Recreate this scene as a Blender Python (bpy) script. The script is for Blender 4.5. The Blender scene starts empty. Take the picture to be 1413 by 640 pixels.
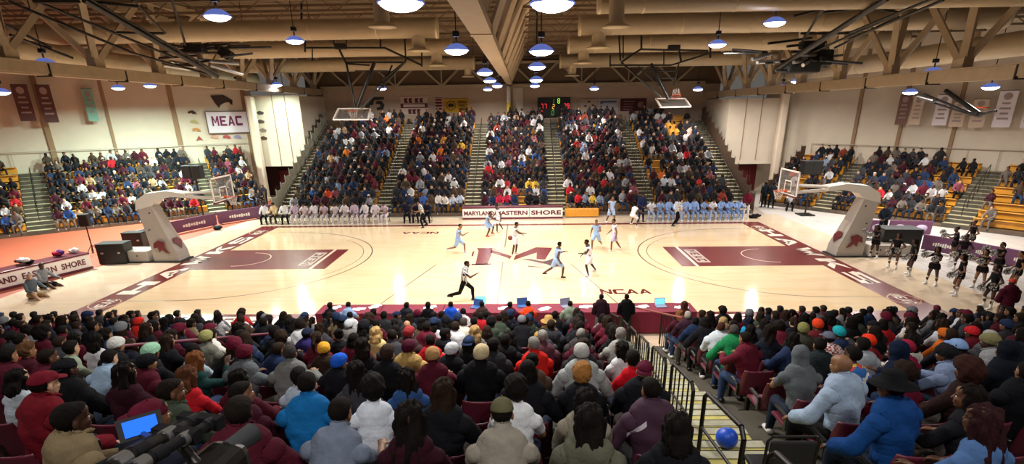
import bpy, math, random
import numpy as np
from mathutils import Matrix, Vector, Euler
random.seed(7); RNG = np.random.RandomState(7)
S = bpy.context.scene
PI = math.pi; V = Vector
# ---------------- camera, world, exposure ----------------
CX, CY, CZ, YAW, PIT, ROL, FPX, PY = 0.989, -17.823, 6.725, -.024, .345, -.014, 747.9, 100.0
cam = bpy.data.cameras.new('camera'); camo = bpy.data.objects.new('camera', cam); S.collection.objects.link(camo)
cam.sensor_width = 36; cam.lens = FPX / 1413 * 36; cam.shift_y = PY / 1413; cam.clip_start = .05; cam.clip_end = 300
camo.matrix_world = Matrix.Translation((CX, CY, CZ)) @ Matrix.Rotation(-YAW, 4, 'Z') @ Matrix.Rotation(PI/2 - PIT, 4, 'X') @ Matrix.Rotation(ROL, 4, 'Z')
S.camera = camo
S.view_settings.view_transform = 'Standard'; S.view_settings.look = 'None'
S.view_settings.gamma = 1; S.view_settings.use_curve_mapping = False
S.view_settings.exposure = 0.0
LAMP_W = 390.0       # high-bay lamps
WORLD_E = 0.11
w = bpy.data.worlds.new('world'); S.world = w; w.use_nodes = True
w.node_tree.nodes['Background'].inputs[0].default_value = (1, .92, .84, 1)
w.node_tree.nodes['Background'].inputs[1].default_value = WORLD_E
S.cycles.use_denoising = True
S.cycles.max_bounces = 6; S.cycles.diffuse_bounces = 3; S.cycles.glossy_bounces = 3; S.cycles.transmission_bounces = 4
S.cycles.sample_clamp_indirect = 6
C = S.collection

# lamps: px, py of the lamp in the photograph, distance Y, colour, strength factor, label
LAMPS = [
 (553, 3, -8.3, 'w', .8, 'large round high-bay lamp nearest the viewer left of the central truss'),
 (762, 4, -8.0, 'w', .8, 'large round high-bay lamp nearest the camera right of the central truss'),
 (300, 22, -1, 'w', 1, 'round high-bay lamp glowing over the left free throw lane, nearest camera'),
 (407, 56, 6, 'w', 1, 'round high-bay lamp between the ducts and the left rigging'),
 (630, 69, -.4, 'w', 1, 'round high-bay lamp with dark ballast left of the central truss'),
 (747, 70, -.7, 'w', 1, 'second high-bay lamp back in the row right of the truss'),
 (741, 92, 6, 'w', 1, 'third high-bay lamp back in the row right of the truss'),
 (740, 110, 13, 'w', 1, 'fourth high-bay lamp back in the row right of the truss'),
 (738, 118, 24, 'w', 1, 'farthest high-bay lamp in the row right of the truss'),
 (669, 100, 8, 'w', 1, 'nearest of four small high-bay lamps left of truss foot'),
 (676, 111, 15, 'w', 1, 'second of four small high-bay lamps left of truss foot'),
 (686, 118, 21, 'w', 1, 'third of four small high-bay lamps left of truss foot'),
 (673, 123, 28, 'w', 1, 'farthest high-bay lamp left of the truss foot by back wall'),
 (990, 61, 7, 'w', 1, 'round high-bay lamp hanging below the right ducts'),
 (1069, 31, 3, 'w', 1, 'round high-bay lamp over right free throw lane, nearest camera'),
 (527, 122, 27.5, 'w', 1, 'high-bay lamp in front of back wall above the folded left backboard'),
 (820, 122, 27.5, 'w', 1, 'high-bay lamp in front of back wall right of the scoreboard'),
 (963, 123, 25, 'w', 1, 'high-bay lamp in front of back wall right of folded backboard'),
 (62, 87, 4, 'w', .5, 'round lamp on the left girder nearest the camera'),
 (163, 121, 16.5, 'g', 3.6, 'greenish wall lamp shining on the left wall, left one of pair'),
 (207, 118, 18, 'g', 3.6, 'greenish wall lamp shining on the left wall, right one of pair'),
 (327, 117, 20, 'w', 1.2, 'round lamp beside the girder above the conference sign'),
 (374, 123, 25.2, 'g', .7, 'round lamp over the left corner column, nearer one'),
 (382, 117, 22, 'w', .7, 'round lamp over the left corner column, higher one'),
 (1101, 112, 16, 'w', 1, 'lamp below black rigging cluster over the right baseline'),
 (1080, 120, 22, 'w', 1, 'smaller lamp behind black rigging cluster on the right'),
 (1164, 112, 14, 'w', .7, 'lamp on the right girder beside the rigging cluster'),
 (1288, 99, 7, 'w', .5, 'lamp on the right girder nearest the camera'),
 (1256, 127, 14, 'w', 1.6, 'lamp in front of the dark banners on right wall'),
 (1367, 120, 10, 'w', 1.8, 'lamp in front of the large white banner on right wall'),
 (1, 127, 8, 'w', 4, 'lamp at the left picture edge beside the dark banners'),
]
# fill lamps added out of view behind the camera to brighten the near stand
FILL_LAMPS = [(-7.5, -13.5, 9.3, 'high-bay lamp over the left part of near stand'), (-1.6, -17.5, 9.3, 'high-bay lamp over the near stand left of the truss, behind camera'), (3.2, -17.0, 9.3, 'high-bay lamp over the near stand right of the truss, behind camera'), (9.5, -13.5, 9.3, 'high-bay lamp over the right part of near stand'),
]

# ---------------- camera helpers (a pixel of the photo -> a point in the hall) ----------------
def ray(px, py):
    u0, v0 = px - 706.5, py - 320 - PY
    cr, sr = math.cos(ROL), math.sin(ROL)
    u = cr*u0 + sr*v0; v = -sr*u0 + cr*v0
    cp, sp = math.cos(PIT), math.sin(PIT)
    x = u/FPX; up = -v/FPX
    y = cp + sp*up; z = -sp + cp*up
    c, s = math.cos(YAW), math.sin(YAW)
    return Vector((c*x + s*y, -s*x + c*y, z))
CAMP = Vector((CX, CY, CZ))
def atZ(px, py, z=0.0):
    d = ray(px, py); return CAMP + d * ((z - CZ)/d.z)
def atY(px, py, Y):
    d = ray(px, py); return CAMP + d * ((Y - CY)/d.y)
def atX(px, py, X):
    d = ray(px, py); return CAMP + d * ((X - CX)/d.x)
def atP(px, py, A, n):     # vertical plane through A with 2D normal n
    d = ray(px, py); t = ((A[0]-CX)*n[0] + (A[1]-CY)*n[1])/(d.x*n[0] + d.y*n[1]); return CAMP + d*t
def toPx(p):
    dx, dy, dz = p[0]-CX, p[1]-CY, p[2]-CZ
    c, s = math.cos(YAW), math.sin(YAW)
    x = c*dx - s*dy; y = s*dx + c*dy
    cp, sp = math.cos(PIT), math.sin(PIT)
    fw = cp*y - sp*dz; up = sp*y + cp*dz
    if fw < .1: return (-9999, -9999, fw)
    u = FPX*x/fw; v = -FPX*up/fw
    cr, sr = math.cos(ROL), math.sin(ROL)
    return (706.5 + cr*u - sr*v, 320 + PY + sr*u + cr*v, fw)

# ---------------- materials ----------------
def srgb(h):
    if isinstance(h, str):
        h = h.lstrip('#'); h = h if len(h) == 6 else ''.join(c*2 for c in h); v = [int(h[i:i+2], 16)/255 for i in (0, 2, 4)]
    else: v = list(h)
    return tuple((c/12.92 if c <= .04045 else ((c+.055)/1.055)**2.4) for c in v) + (1.0,)
MATS = {}
def mat(name, col, rough=.6, metal=0, noise=0, nscale=8, spec=.5, coat=0, bump=0, bscale=40, emit=0, objcol=False, stretch=None, alpha=1, sheen=0):
    if name in MATS: return MATS[name]
    m = bpy.data.materials.new(name); m.use_nodes = True; nt = m.node_tree; N = nt.nodes; L = nt.links
    b = N['Principled BSDF']
    c = srgb(col)
    b.inputs['Base Color'].default_value = c; b.inputs['Roughness'].default_value = rough; b.inputs['Metallic'].default_value = metal
    b.inputs['Specular IOR Level'].default_value = spec
    b.inputs['Coat Weight'].default_value = coat; b.inputs['Coat Roughness'].default_value = .08
    if sheen: b.inputs['Sheen Weight'].default_value = sheen
    tc = N.new('ShaderNodeTexCoord'); mp = N.new('ShaderNodeMapping'); L.new(tc.outputs['Object'], mp.inputs[0])
    if stretch: mp.inputs['Scale'].default_value = stretch
    src = None
    if objcol:
        oi = N.new('ShaderNodeObjectInfo'); src = oi.outputs['Color']
    if noise or bump:
        nz = N.new('ShaderNodeTexNoise'); nz.inputs['Scale'].default_value = nscale; nz.inputs['Detail'].default_value = 4
        L.new(mp.outputs[0], nz.inputs['Vector'])
    if noise:
        mr = N.new('ShaderNodeMapRange'); mr.inputs[1].default_value = .3; mr.inputs[2].default_value = .7
        mr.inputs[3].default_value = 1 - noise; mr.inputs[4].default_value = 1 + noise*.6
        L.new(nz.outputs['Fac'], mr.inputs[0])
        mx = N.new('ShaderNodeVectorMath'); mx.operation = 'SCALE'
        if src: L.new(src, mx.inputs[0])
        else: mx.inputs[0].default_value = c[:3]
        L.new(mr.outputs[0], mx.inputs['Scale']); src = mx.outputs[0]
    if src: L.new(src, b.inputs['Base Color'])
    if bump:
        nb = N.new('ShaderNodeTexNoise'); nb.inputs['Scale'].default_value = bscale; L.new(mp.outputs[0], nb.inputs['Vector'])
        bp = N.new('ShaderNodeBump'); bp.inputs['Strength'].default_value = bump; bp.inputs['Distance'].default_value = .02
        L.new(nb.outputs['Fac'], bp.inputs['Height']); L.new(bp.outputs[0], b.inputs['Normal'])
    if emit:
        b.inputs['Emission Color'].default_value = c; b.inputs['Emission Strength'].default_value = emit
    if alpha < 1: b.inputs['Alpha'].default_value = alpha
    MATS[name] = m; return m
def wood_floor(name, col, col2, rough=.085):
    m = bpy.data.materials.new(name); m.use_nodes = True; nt = m.node_tree; N = nt.nodes; L = nt.links
    b = N['Principled BSDF']; b.inputs['Roughness'].default_value = rough
    b.inputs['Specular IOR Level'].default_value = .5
    tc = N.new('ShaderNodeTexCoord'); mp = N.new('ShaderNodeMapping'); L.new(tc.outputs['Object'], mp.inputs[0])
    br = N.new('ShaderNodeTexBrick'); br.inputs['Scale'].default_value = 1.0
    br.inputs['Brick Width'].default_value = 1.6; br.inputs['Row Height'].default_value = .22; br.inputs['Mortar Size'].default_value = .002
    br.inputs['Color1'].default_value = srgb(col); br.inputs['Color2'].default_value = srgb(col2); br.inputs['Mortar'].default_value = srgb(col2)
    br.inputs['Bias'].default_value = -.3
    L.new(mp.outputs[0], br.inputs['Vector'])
    nz = N.new('ShaderNodeTexNoise'); nz.inputs['Scale'].default_value = .35; nz.inputs['Detail'].default_value = 2; L.new(mp.outputs[0], nz.inputs['Vector'])
    mx = N.new('ShaderNodeMixRGB'); mx.blend_type = 'MULTIPLY'; mx.inputs[2].default_value = srgb('#F0E2D0')
    L.new(nz.outputs['Fac'], mx.inputs[0]); L.new(br.outputs['Color'], mx.inputs[1]); L.new(mx.outputs[0], b.inputs['Base Color'])
    # long soft waviness of a finished wooden floor: stretches lamp reflections
    n2 = N.new('ShaderNodeTexNoise'); n2.inputs['Scale'].default_value = 9; n2.inputs['Detail'].default_value = 1
    m2 = N.new('ShaderNodeMapping'); m2.inputs['Scale'].default_value = (.12, 1.6, 1); L.new(tc.outputs['Object'], m2.inputs[0]); L.new(m2.outputs[0], n2.inputs['Vector'])
    bp = N.new('ShaderNodeBump'); bp.inputs['Strength'].default_value = .18; bp.inputs['Distance'].default_value = .01
    L.new(n2.outputs['Fac'], bp.inputs['Height']); L.new(bp.outputs[0], b.inputs['Normal'])
    MATS[name] = m; return m
M_CLOTH = mat('fabric', '#ffffff', .85, noise=.12, nscale=14, objcol=True, spec=.12, bump=.45, bscale=22)
M_SKIN = mat('skin', '#ffffff', .5, objcol=True, spec=.4)
M_HAIR = mat('hair', '#ffffff', .75, objcol=True, noise=.4, nscale=60, spec=.12, bump=.6, bscale=150)
M_EYE = mat('eye_white', '#e8e2da', .2)
M_IRIS = mat('iris', '#1c120c', .15)
M_LIP = mat('lips', '#7a4038', .45)
M_WALL = mat('painted_block_wall', '#DCCDB8', .75, noise=.05, nscale=1.2)
M_WALLP = mat('wall_pilaster_paint', '#C9B08F', .75, noise=.05, nscale=2)
M_STEEL = mat('cream_painted_steel', '#AF9C80', .55, noise=.08, nscale=3)
M_DUCT = mat('cream_duct_metal', '#C6B595', .4, noise=.05, nscale=2)
M_DECKC = mat('ceiling_deck_paint', '#8E7D67', .8, noise=.12, nscale=2)
M_BLACK = mat('black_metal', '#15130F', .4, noise=.1, nscale=10)
M_DARK = mat('dark_rubber', '#1B1A1A', .7)
M_CHROME = mat('brushed_metal', '#B8B8B8', .3, metal=.9)
M_MAROON = mat('maroon_paint', '#6E1D22', .25, noise=.05, nscale=1.5)
M_MAROONP = mat('maroon_plastic', '#5F1F30', .35, noise=.06)
M_MAROONC = mat('maroon_cloth', '#7A1B33', .8, noise=.08)
M_WHITE = mat('white_paint', '#EDE4DC', .45)
M_WHITEF = mat('white_floor_paint', '#EFE3D2', .25)
M_GREYPAD = mat('grey_vinyl_padding', '#AFA59A', .45, noise=.04, nscale=3)
M_YELLOW = mat('golden_bleacher_plastic', '#D9942E', .4, noise=.08, nscale=3)
M_TREAD = mat('bleacher_deck', '#5A4A3C', .6, noise=.1, nscale=4)
M_STEP = mat('pale_step_edge', '#B9B08E', .5, noise=.1)
M_CONC = mat('dark_concrete_tread', '#4A4438', .8, noise=.15, nscale=3)
M_PURPLE = mat('purple_banner', '#6C4060', .5, noise=.06)
M_TARTAN = mat('orange_rubber_floor', '#A9553C', .55, noise=.05, nscale=2)
M_GREYF = mat('pale_grey_floor', '#C9C2BC', .3, noise=.05, nscale=1)
M_PAPER = mat('white_paper', '#E6E6EA', .7)
M_SCREEN = mat('lit_blue_screen', '#6FC4E8', .3, emit=1.2)
M_SCREENB = mat('lit_deep_blue_screen', '#1E5CD8', .3, emit=1.3)
M_ORANGE = mat('orange_rim_paint', '#D8562A', .4)
M_NET = mat('white_net_cord', '#E4D6CC', .8)
M_GLASS = mat('backboard_glass', '#8f8a84', .05, alpha=.28)

# ---------------- mesh builder ----------------
class MB:
    def __init__(s): s.v = []; s.f = []; s.mi = []; s.mats = []; s.cur = 0; s.sm = []
    def use(s, m):
        if m not in s.mats: s.mats.append(m)
        s.cur = s.mats.index(m); return s
    def add(s, vs, fs, smooth=False):
        o = len(s.v); s.v += [tuple(x) for x in vs]
        for f in fs: s.f.append(tuple(i+o for i in f)); s.mi.append(s.cur); s.sm.append(smooth)
        return s
    def box(s, c, d, rz=0, rx=0, ry=0, bev=0):
        R = Euler((rx, ry, rz)).to_matrix(); h = [x/2 for x in d]; c = Vector(c)
        if bev <= 0:
            vs = [c + R @ Vector((sx*h[0], sy*h[1], sz*h[2])) for sx in (-1, 1) for sy in (-1, 1) for sz in (-1, 1)]
            return s.add(vs, [(0,1,3,2),(4,6,7,5),(0,4,5,1),(2,3,7,6),(0,2,6,4),(1,5,7,3)])
        b = min(bev, min(h)*.95)
        import bmesh
        bm = bmesh.new(); bmesh.ops.create_cube(bm, size=1)
        for v in bm.verts: v.co = Vector((v.co.x*d[0], v.co.y*d[1], v.co.z*d[2]))
        bmesh.ops.bevel(bm, geom=list(bm.edges), offset=b, segments=2, affect='EDGES', profile=.5)
        bm.verts.index_update()
        s.add([c + R @ v.co for v in bm.verts], [[v.index for v in f.verts] for f in bm.faces]); bm.free(); return s
    def tube(s, p0, p1, r0, r1=None, n=10, caps=True):
        r1 = r0 if r1 is None else r1
        p0 = Vector(p0); p1 = Vector(p1); d = p1-p0
        if d.length < 1e-6: return s
        q = d.to_track_quat('Z', 'Y'); vs = []
        for p, r in ((p0, r0), (p1, r1)):
            for i in range(n):
                a = 2*PI*i/n; vs.append(p + q @ Vector((r*math.cos(a), r*math.sin(a), 0)))
        s.add(vs, [(i, (i+1)%n, n+(i+1)%n, n+i) for i in range(n)], True)
        if caps: s.add(vs[:n], [tuple(range(n-1, -1, -1))]); s.add(vs[n:], [tuple(range(n))])
        return s
    def path(s, pts, r, n=8):
        for a, b in zip(pts[:-1], pts[1:]): s.tube(a, b, r, n=n)
        return s
    def beam(s, p0, p1, wd, ht):       # rectangular bar between two points
        p0 = Vector(p0); p1 = Vector(p1); d = (p1-p0); q = d.to_track_quat('Y', 'Z'); vs = []
        for p in (p0, p1):
            for a, b in ((-1,-1),(1,-1),(1,1),(-1,1)): vs.append(p + q @ Vector((a*wd/2, 0, b*ht/2)))
        return s.add(vs, [(0,1,2,3),(7,6,5,4),(0,4,5,1),(1,5,6,2),(2,6,7,3),(3,7,4,0)])
    def lathe(s, prof, c=(0,0,0), n=20, sx=1, sy=1, R=None):
        c = Vector(c); vs = []; R = R or Matrix.Identity(3)
        for r, z in prof:
            for i in range(n):
                a = 2*PI*i/n; vs.append(c + R @ Vector((r*sx*math.cos(a), r*sy*math.sin(a), z)))
        fs = [(k*n+i, k*n+(i+1)%n, (k+1)*n+(i+1)%n, (k+1)*n+i) for k in range(len(prof)-1) for i in range(n)]
        return s.add(vs, fs, True)
    def cap(s, p0, r0, p1, r1, n=12, k=3, ex=1, ey=1, fwd=None):  # closed tapered capsule, elliptic section ex (side) ey (front)
        p0 = Vector(p0); p1 = Vector(p1); d = p1-p0
        if d.length < 1e-4: d = Vector((0,0,1e-4))
        z = d.normalized()
        f = Vector(fwd) if fwd is not None else Vector((0,1,0))
        if abs(z.dot(f)) > .95: f = Vector((0,0,1))
        x = f.cross(z).normalized(); y = z.cross(x)
        rings = []
        for i in range(1, k+1):
            a = PI/2*i/k; rings.append((p0 - z*r0*math.cos(a), r0*math.sin(a)))
        for i in range(k, 0, -1):
            a = PI/2*i/k; rings.append((p1 + z*r1*math.cos(a), r1*math.sin(a)))
        vs = [p0 - z*r0]
        for c, r in rings:
            for i in range(n):
                a = 2*PI*i/n; vs.append(c + x*(r*ex*math.cos(a)) + y*(r*ey*math.sin(a)))
        vs.append(p1 + z*r1); m = len(rings)
        fs = [(0, 1+(i+1)%n, 1+i) for i in range(n)]
        for q in range(m-1):
            for i in range(n): fs.append((1+q*n+i, 1+q*n+(i+1)%n, 1+(q+1)*n+(i+1)%n, 1+(q+1)*n+i))
        fs += [(1+(m-1)*n+i, 1+(m-1)*n+(i+1)%n, len(vs)-1) for i in range(n)]
        return s.add(vs, fs, True)
    def ell(s, c, r, R=None, n=14, k=8):
        c = Vector(c); R = R or Matrix.Identity(3); vs = [c + R @ Vector((0,0,-r[2]))]
        for j in range(1, k):
            t = -PI/2 + PI*j/k
            for i in range(n):
                a = 2*PI*i/n; vs.append(c + R @ Vector((r[0]*math.cos(t)*math.cos(a), r[1]*math.cos(t)*math.sin(a), r[2]*math.sin(t))))
        vs.append(c + R @ Vector((0,0,r[2])))
        fs = [(0, 1+(i+1)%n, 1+i) for i in range(n)]
        for q in range(k-2):
            for i in range(n): fs.append((1+q*n+i, 1+q*n+(i+1)%n, 1+(q+1)*n+(i+1)%n, 1+(q+1)*n+i))
        fs += [(1+(k-2)*n+i, 1+(k-2)*n+(i+1)%n, len(vs)-1) for i in range(n)]
        return s.add(vs, fs, True)
    def prism(s, pts, z0, z1):      # pts 2D polygon
        n = len(pts); vs = [(x, y, z0) for x, y in pts] + [(x, y, z1) for x, y in pts]
        return s.add(vs, [tuple(range(n-1,-1,-1)), tuple(range(n, 2*n))] + [(i, (i+1)%n, n+(i+1)%n, n+i) for i in range(n)])
    def quad(s, pts, th=.01):       # a panel through four 3D corners with thickness
        p = [Vector(x) for x in pts]; n = (p[1]-p[0]).cross(p[2]-p[0]).normalized()*th
        k = len(p)
        return s.add(p + [x-n for x in p], [tuple(range(k)), tuple(range(2*k-1, k-1, -1))] + [(i, k+i, k+(i+1)%k, (i+1)%k) for i in range(k)])
    def mesh(s, name):
        me = bpy.data.meshes.new(name); me.from_pydata([tuple(v) for v in s.v], [], s.f)
        for m in s.mats: me.materials.append(m)
        if s.mats: me.polygons.foreach_set('material_index', s.mi)
        me.polygons.foreach_set('use_smooth', s.sm); me.update(); return me
    def build(s, name, parent=None, m=None, **kw):
        if m is not None: s.mats = [m]; s.mi = [0]*len(s.f)
        return obj(name, s.mesh(name), parent, **kw)
def obj(name, me, parent=None, loc=(0,0,0), rz=0, label=None, cat=None, group=None, kind=None, color=None):
    o = bpy.data.objects.new(name, me); C.objects.link(o); o.location = loc; o.rotation_euler = (0, 0, rz)
    if parent is not None: o.parent = parent
    if label: o['label'] = label
    if cat: o['category'] = cat
    if group: o['group'] = group
    if kind: o['kind'] = kind
    if color: o.color = color
    return o
def thing(name, label, cat, loc=(0,0,0), rz=0, group=None): return obj(name, None, None, loc, rz, label, cat, group)
def struct(name, mb, m=None): return mb.build(name, None, m, kind='structure')
def eval_mesh(me, mods, name):
    o = bpy.data.objects.new('tmp', me); C.objects.link(o)
    for t, kw in mods:
        md = o.modifiers.new(t, t)
        for k, v in kw.items(): setattr(md, k, v)
    dg = bpy.context.evaluated_depsgraph_get()
    r = bpy.data.meshes.new_from_object(o.evaluated_get(dg), depsgraph=dg); r.name = name
    bpy.data.objects.remove(o); return r
FONTCACHE = {}
def text_mesh(txt, size, th=.01, bold=.02, name='lettering'):
    key = (txt, size, th, bold)
    if key in FONTCACHE: return FONTCACHE[key]
    cu = bpy.data.curves.new('t', 'FONT'); cu.body = txt; cu.size = size; cu.extrude = th/2; cu.offset = bold*size
    cu.align_x = 'CENTER'; cu.align_y = 'CENTER'; cu.resolution_u = 3
    o = bpy.data.objects.new('t', cu); C.objects.link(o)
    dg = bpy.context.evaluated_depsgraph_get(); me = bpy.data.meshes.new_from_object(o.evaluated_get(dg), depsgraph=dg)
    bpy.data.objects.remove(o); me.name = name; FONTCACHE[key] = me; return me
def text_on(txt, parent, center, ux, uy, width, height, m, name='lettering', th=.01, bold=.02):
    """lettering fitted into width x height, lying in the plane spanned by ux, uy (world vectors), parented to parent (at origin)"""
    me = text_mesh(txt, 1.0, 0, bold, name).copy()
    co = np.empty(len(me.vertices)*3); me.vertices.foreach_get('co', co); co = co.reshape(-1, 3)
    mn, mx = co.min(0), co.max(0); c = (mn+mx)/2; sc = (width/(mx[0]-mn[0]), height/(mx[1]-mn[1]))
    ux = Vector(ux).normalized(); uy = Vector(uy).normalized(); n = ux.cross(uy).normalized()
    U = np.array(ux); V = np.array(uy); Nn = np.array(n)
    p = np.array(Vector(center)) + ((co[:, :1]-c[0])*sc[0])*U + ((co[:, 1:2]-c[1])*sc[1])*V + Nn*th
    me.vertices.foreach_set('co', p.ravel()); me.materials.clear(); me.materials.append(m); me.update()
    o = obj(name, me, parent)
    if parent is not None: o.matrix_parent_inverse = parent.matrix_basis.inverted()
    return o
ORD = ['zeroth','first','second','third','fourth','fifth','sixth','seventh','eighth','ninth','tenth','eleventh','twelfth','thirteenth','fourteenth','fifteenth','sixteenth','seventeenth','eighteenth','nineteenth','twentieth']
def ordn(i):
    if i <= 20: return ORD[i]
    tens = {2:'twenty', 3:'thirty', 4:'forty', 5:'fifty'}[i//10]
    return tens.replace('ty', 'tieth') if i % 10 == 0 else tens + '-' + ORD[i % 10]
def wpart(name, mb, parent, m=None, **kw):      # a part whose shapes were given in hall coordinates
    o = mb.build(name, parent, m, **kw); o.matrix_parent_inverse = parent.matrix_basis.inverted(); return o
# ================= THE HALL =================
L2, W2 = 14.325, 15.24
V = Vector
# floors
struct('floor', MB().box((0, 4, -.1), (80, 60, .2)), mat('hall_floor', '#A89A8C', .4, noise=.06, nscale=1))
fl = wood_floor('court_maple', '#F3DDBB', '#EBD2AC')
apron = wood_floor('apron_wood', '#E6D6C0', '#DDCDB8')
struct('floor_apron', MB().prism([(-19.6, -2.9), (-19.6, 3), (-17.2, 18.1), (17.6, 18.1), (18.3, -2.9)], 0, .006), apron)
struct('floor_court', MB().box((0, W2/2, .005), (2*L2, W2, .008)), fl)
struct('floor_left_track', MB().prism([(-38, -4), (-19.4, -4), (-18.6, 4.5), (-16.9, 18.0), (-19, 27), (-38, 27)], 0, .005), M_TARTAN)
struct('floor_right_side', MB().prism([(18.0, -4), (38, -4), (38, 27), (18.5, 27), (16.9, 18.0), (17.2, 9)], 0, .005), M_GREYF)
for i in range(9):   # seams between the rolled-out grey floor sheets
    struct('trim_1', MB().box((18.6 + i*.9, 9.0 + .2*i, .0062), (.03, 14, .002), rz=.06), mat('sheet_seam', '#9A938E', .6))

# court markings (children of one object so that they read as the court's paint)
mk = obj('floor_court_markings', None, None, (0, 0, 0), kind='structure')
zl = .0098
def paint(name, polys, m, z=zl, th=.001):
    b = MB()
    for p in polys: b.prism(p, z-th, z)
    return b.build(name, mk, m)
def rect(x0, y0, x1, y1): return [(x0, y0), (x1, y0), (x1, y1), (x0, y1)]
B = 1.15
paint('border_band', [rect(-L2-B, -1.25, -L2, W2+.45), rect(L2, -1.25, L2+B, W2+.45), rect(-L2, -1.25, L2, 0), rect(-L2, W2, L2, W2+.45)], M_MAROON)
k0, k1 = 7.62-1.83, 7.62+1.83; ftx = L2-5.79
paint('key_paint', [rect(-L2, k0, -ftx+.45, k1), rect(ftx-.45, k0, L2, k1)], M_MAROON)
M_LINE = mat('grey_court_line', '#6E5A4A', .3)
def arc(cx, cy, r, a0, a1, wd=.065, n=40):
    out = []
    for i in range(n):
        a, b_ = a0+(a1-a0)*i/n, a0+(a1-a0)*(i+1)/n
        out.append([(cx+r*math.cos(a), cy+r*math.sin(a)), (cx+r*math.cos(b_), cy+r*math.sin(b_)), (cx+(r+wd)*math.cos(b_), cy+(r+wd)*math.sin(b_)), (cx+(r+wd)*math.cos(a), cy+(r+wd)*math.sin(a))])
    return out
lines = [rect(-.035, 0, .035, 6.9), rect(-.035, 9.6, .035, W2)]
for s in (-1, 1):
    bx = s*(L2-1.6)
    a0, a1 = (-PI/2, PI/2) if s < 0 else (PI/2, 3*PI/2)
    lines += arc(bx, 7.62, 6.1, a0, a1); lines += [rect(min(s*L2, bx), 7.62-6.15, max(s*L2, bx), 7.62-6.1), rect(min(s*L2, bx), 7.62+6.1, max(s*L2, bx), 7.62+6.15)]
    lines += arc(bx+(.5 if s < 0 else -.5), 7.62, 5.2, a0*.55 if s < 0 else PI-PI*.275, a1*.55 if s < 0 else PI+PI*.275, .035)
for s in (-1, 1): lines += [[(s*4.6, 0), (s*4.6+.05, 0), (s*3.1+.05, W2*.42), (s*3.1, W2*.42)]]
paint('court_line', lines, M_LINE)
wl = []
for s in (-1, 1):
    x = s*(ftx+.25); wl += [rect(x-.07, k0, x+.07, k1)]
    wl += arc(s*(L2-1.6), 7.62, 1.22, -PI/2 if s < 0 else PI/2, PI/2 if s < 0 else 3*PI/2, .05, 20)
paint('white_line', wl, mat('cream_court_line', '#E8C9B4', .3), z=.0104)
# block letters: strokes on a unit cell, drawn as quads
GLY = {
 'H': [[(0,0),(.28,0),(.28,1),(0,1)], [(.72,0),(1,0),(1,1),(.72,1)], [(.28,.4),(.72,.4),(.72,.62),(.28,.62)]],
 'A': [[(0,0),(.26,0),(.62,1),(.38,1)], [(.74,0),(1,0),(.62,1),(.5,.75)], [(.22,.2),(.78,.2),(.72,.38),(.28,.38)]],
 'W': [[(0,1),(.22,1),(.38,0),(.2,0)], [(.2,0),(.38,0),(.56,.8),(.44,.8)], [(.44,.8),(.56,.8),(.8,0),(.62,0)], [(.62,0),(.8,0),(1,1),(.78,1)]],
 'K': [[(0,0),(.28,0),(.28,1),(0,1)], [(.28,.38),(.45,.5),(1,1),(.66,1),(.28,.62)], [(.36,.56),(.55,.66),(1,0),(.66,0)]],
 'S': [[(.05,0),(.95,0),(.95,.2),(.05,.2)], [(.72,.2),(1,.2),(1,.55),(.72,.55)], [(.05,.4),(.95,.4),(.95,.6),(.05,.6)], [(0,.6),(.28,.6),(.28,.82),(0,.82)], [(.05,.8),(.95,.8),(.95,1),(.05,1)]],
 'N': [[(0,0),(.24,0),(.24,1),(0,1)], [(.76,0),(1,0),(1,1),(.76,1)], [(0,1),(.26,1),(1,0),(.74,0)]],
 'C': [[(0,.1),(.28,.1),(.28,.9),(0,.9)], [(.08,0),(1,0),(1,.24),(.08,.24)], [(.08,.76),(1,.76),(1,1),(.08,1)]],
 'M': [[(0,0),(.22,0),(.22,1),(0,1)], [(.78,0),(1,0),(1,1),(.78,1)], [(0,1),(.24,1),(.56,.3),(.44,.3)], [(.76,1),(1,1),(.56,.3),(.44,.3)]],
 'E': [[(0,0),(.28,0),(.28,1),(0,1)], [(.28,0),(1,0),(1,.2),(.28,.2)], [(.28,.4),(.8,.4),(.8,.6),(.28,.6)], [(.28,.8),(1,.8),(1,1),(.28,1)]],
 'R': [[(0,0),(.28,0),(.28,1),(0,1)], [(.28,.8),(.9,.8),(.9,1),(.28,1)], [(.7,.5),(1,.5),(1,.9),(.7,.9)], [(.28,.4),(.9,.4),(.9,.6),(.28,.6)], [(.4,.4),(.68,.4),(1,0),(.72,0)]],
 'L': [[(0,0),(.28,0),(.28,1),(0,1)], [(.28,0),(1,0),(1,.22),(.28,.22)]],
 'Y': [[(.36,0),(.64,0),(.64,.5),(.36,.5)], [(0,1),(.3,1),(.6,.4),(.4,.4)], [(.7,1),(1,1),(.6,.4),(.4,.4)]],
 'D': [[(0,0),(.28,0),(.28,1),(0,1)], [(.28,0),(.8,0),(.95,.2),(.28,.2)], [(.28,.8),(.95,.8),(.8,1),(.28,1)], [(.72,.15),(1,.25),(1,.75),(.72,.85)]],
 'T': [[(.36,0),(.64,0),(.64,.8),(.36,.8)], [(0,.78),(1,.78),(1,1),(0,1)]],
 'O': [[(0,.1),(.28,.1),(.28,.9),(0,.9)], [(.72,.1),(1,.1),(1,.9),(.72,.9)], [(.08,0),(.92,0),(.92,.22),(.08,.22)], [(.08,.78),(.92,.78),(.92,1),(.08,1)]],
 'G': [[(0,.1),(.28,.1),(.28,.9),(0,.9)], [(.08,0),(1,0),(1,.22),(.08,.22)], [(.08,.78),(1,.78),(1,1),(.08,1)], [(.72,.2),(1,.2),(1,.5),(.72,.5)], [(.5,.4),(.8,.4),(.8,.55),(.5,.55)]],
 ' ': [],
}
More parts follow.
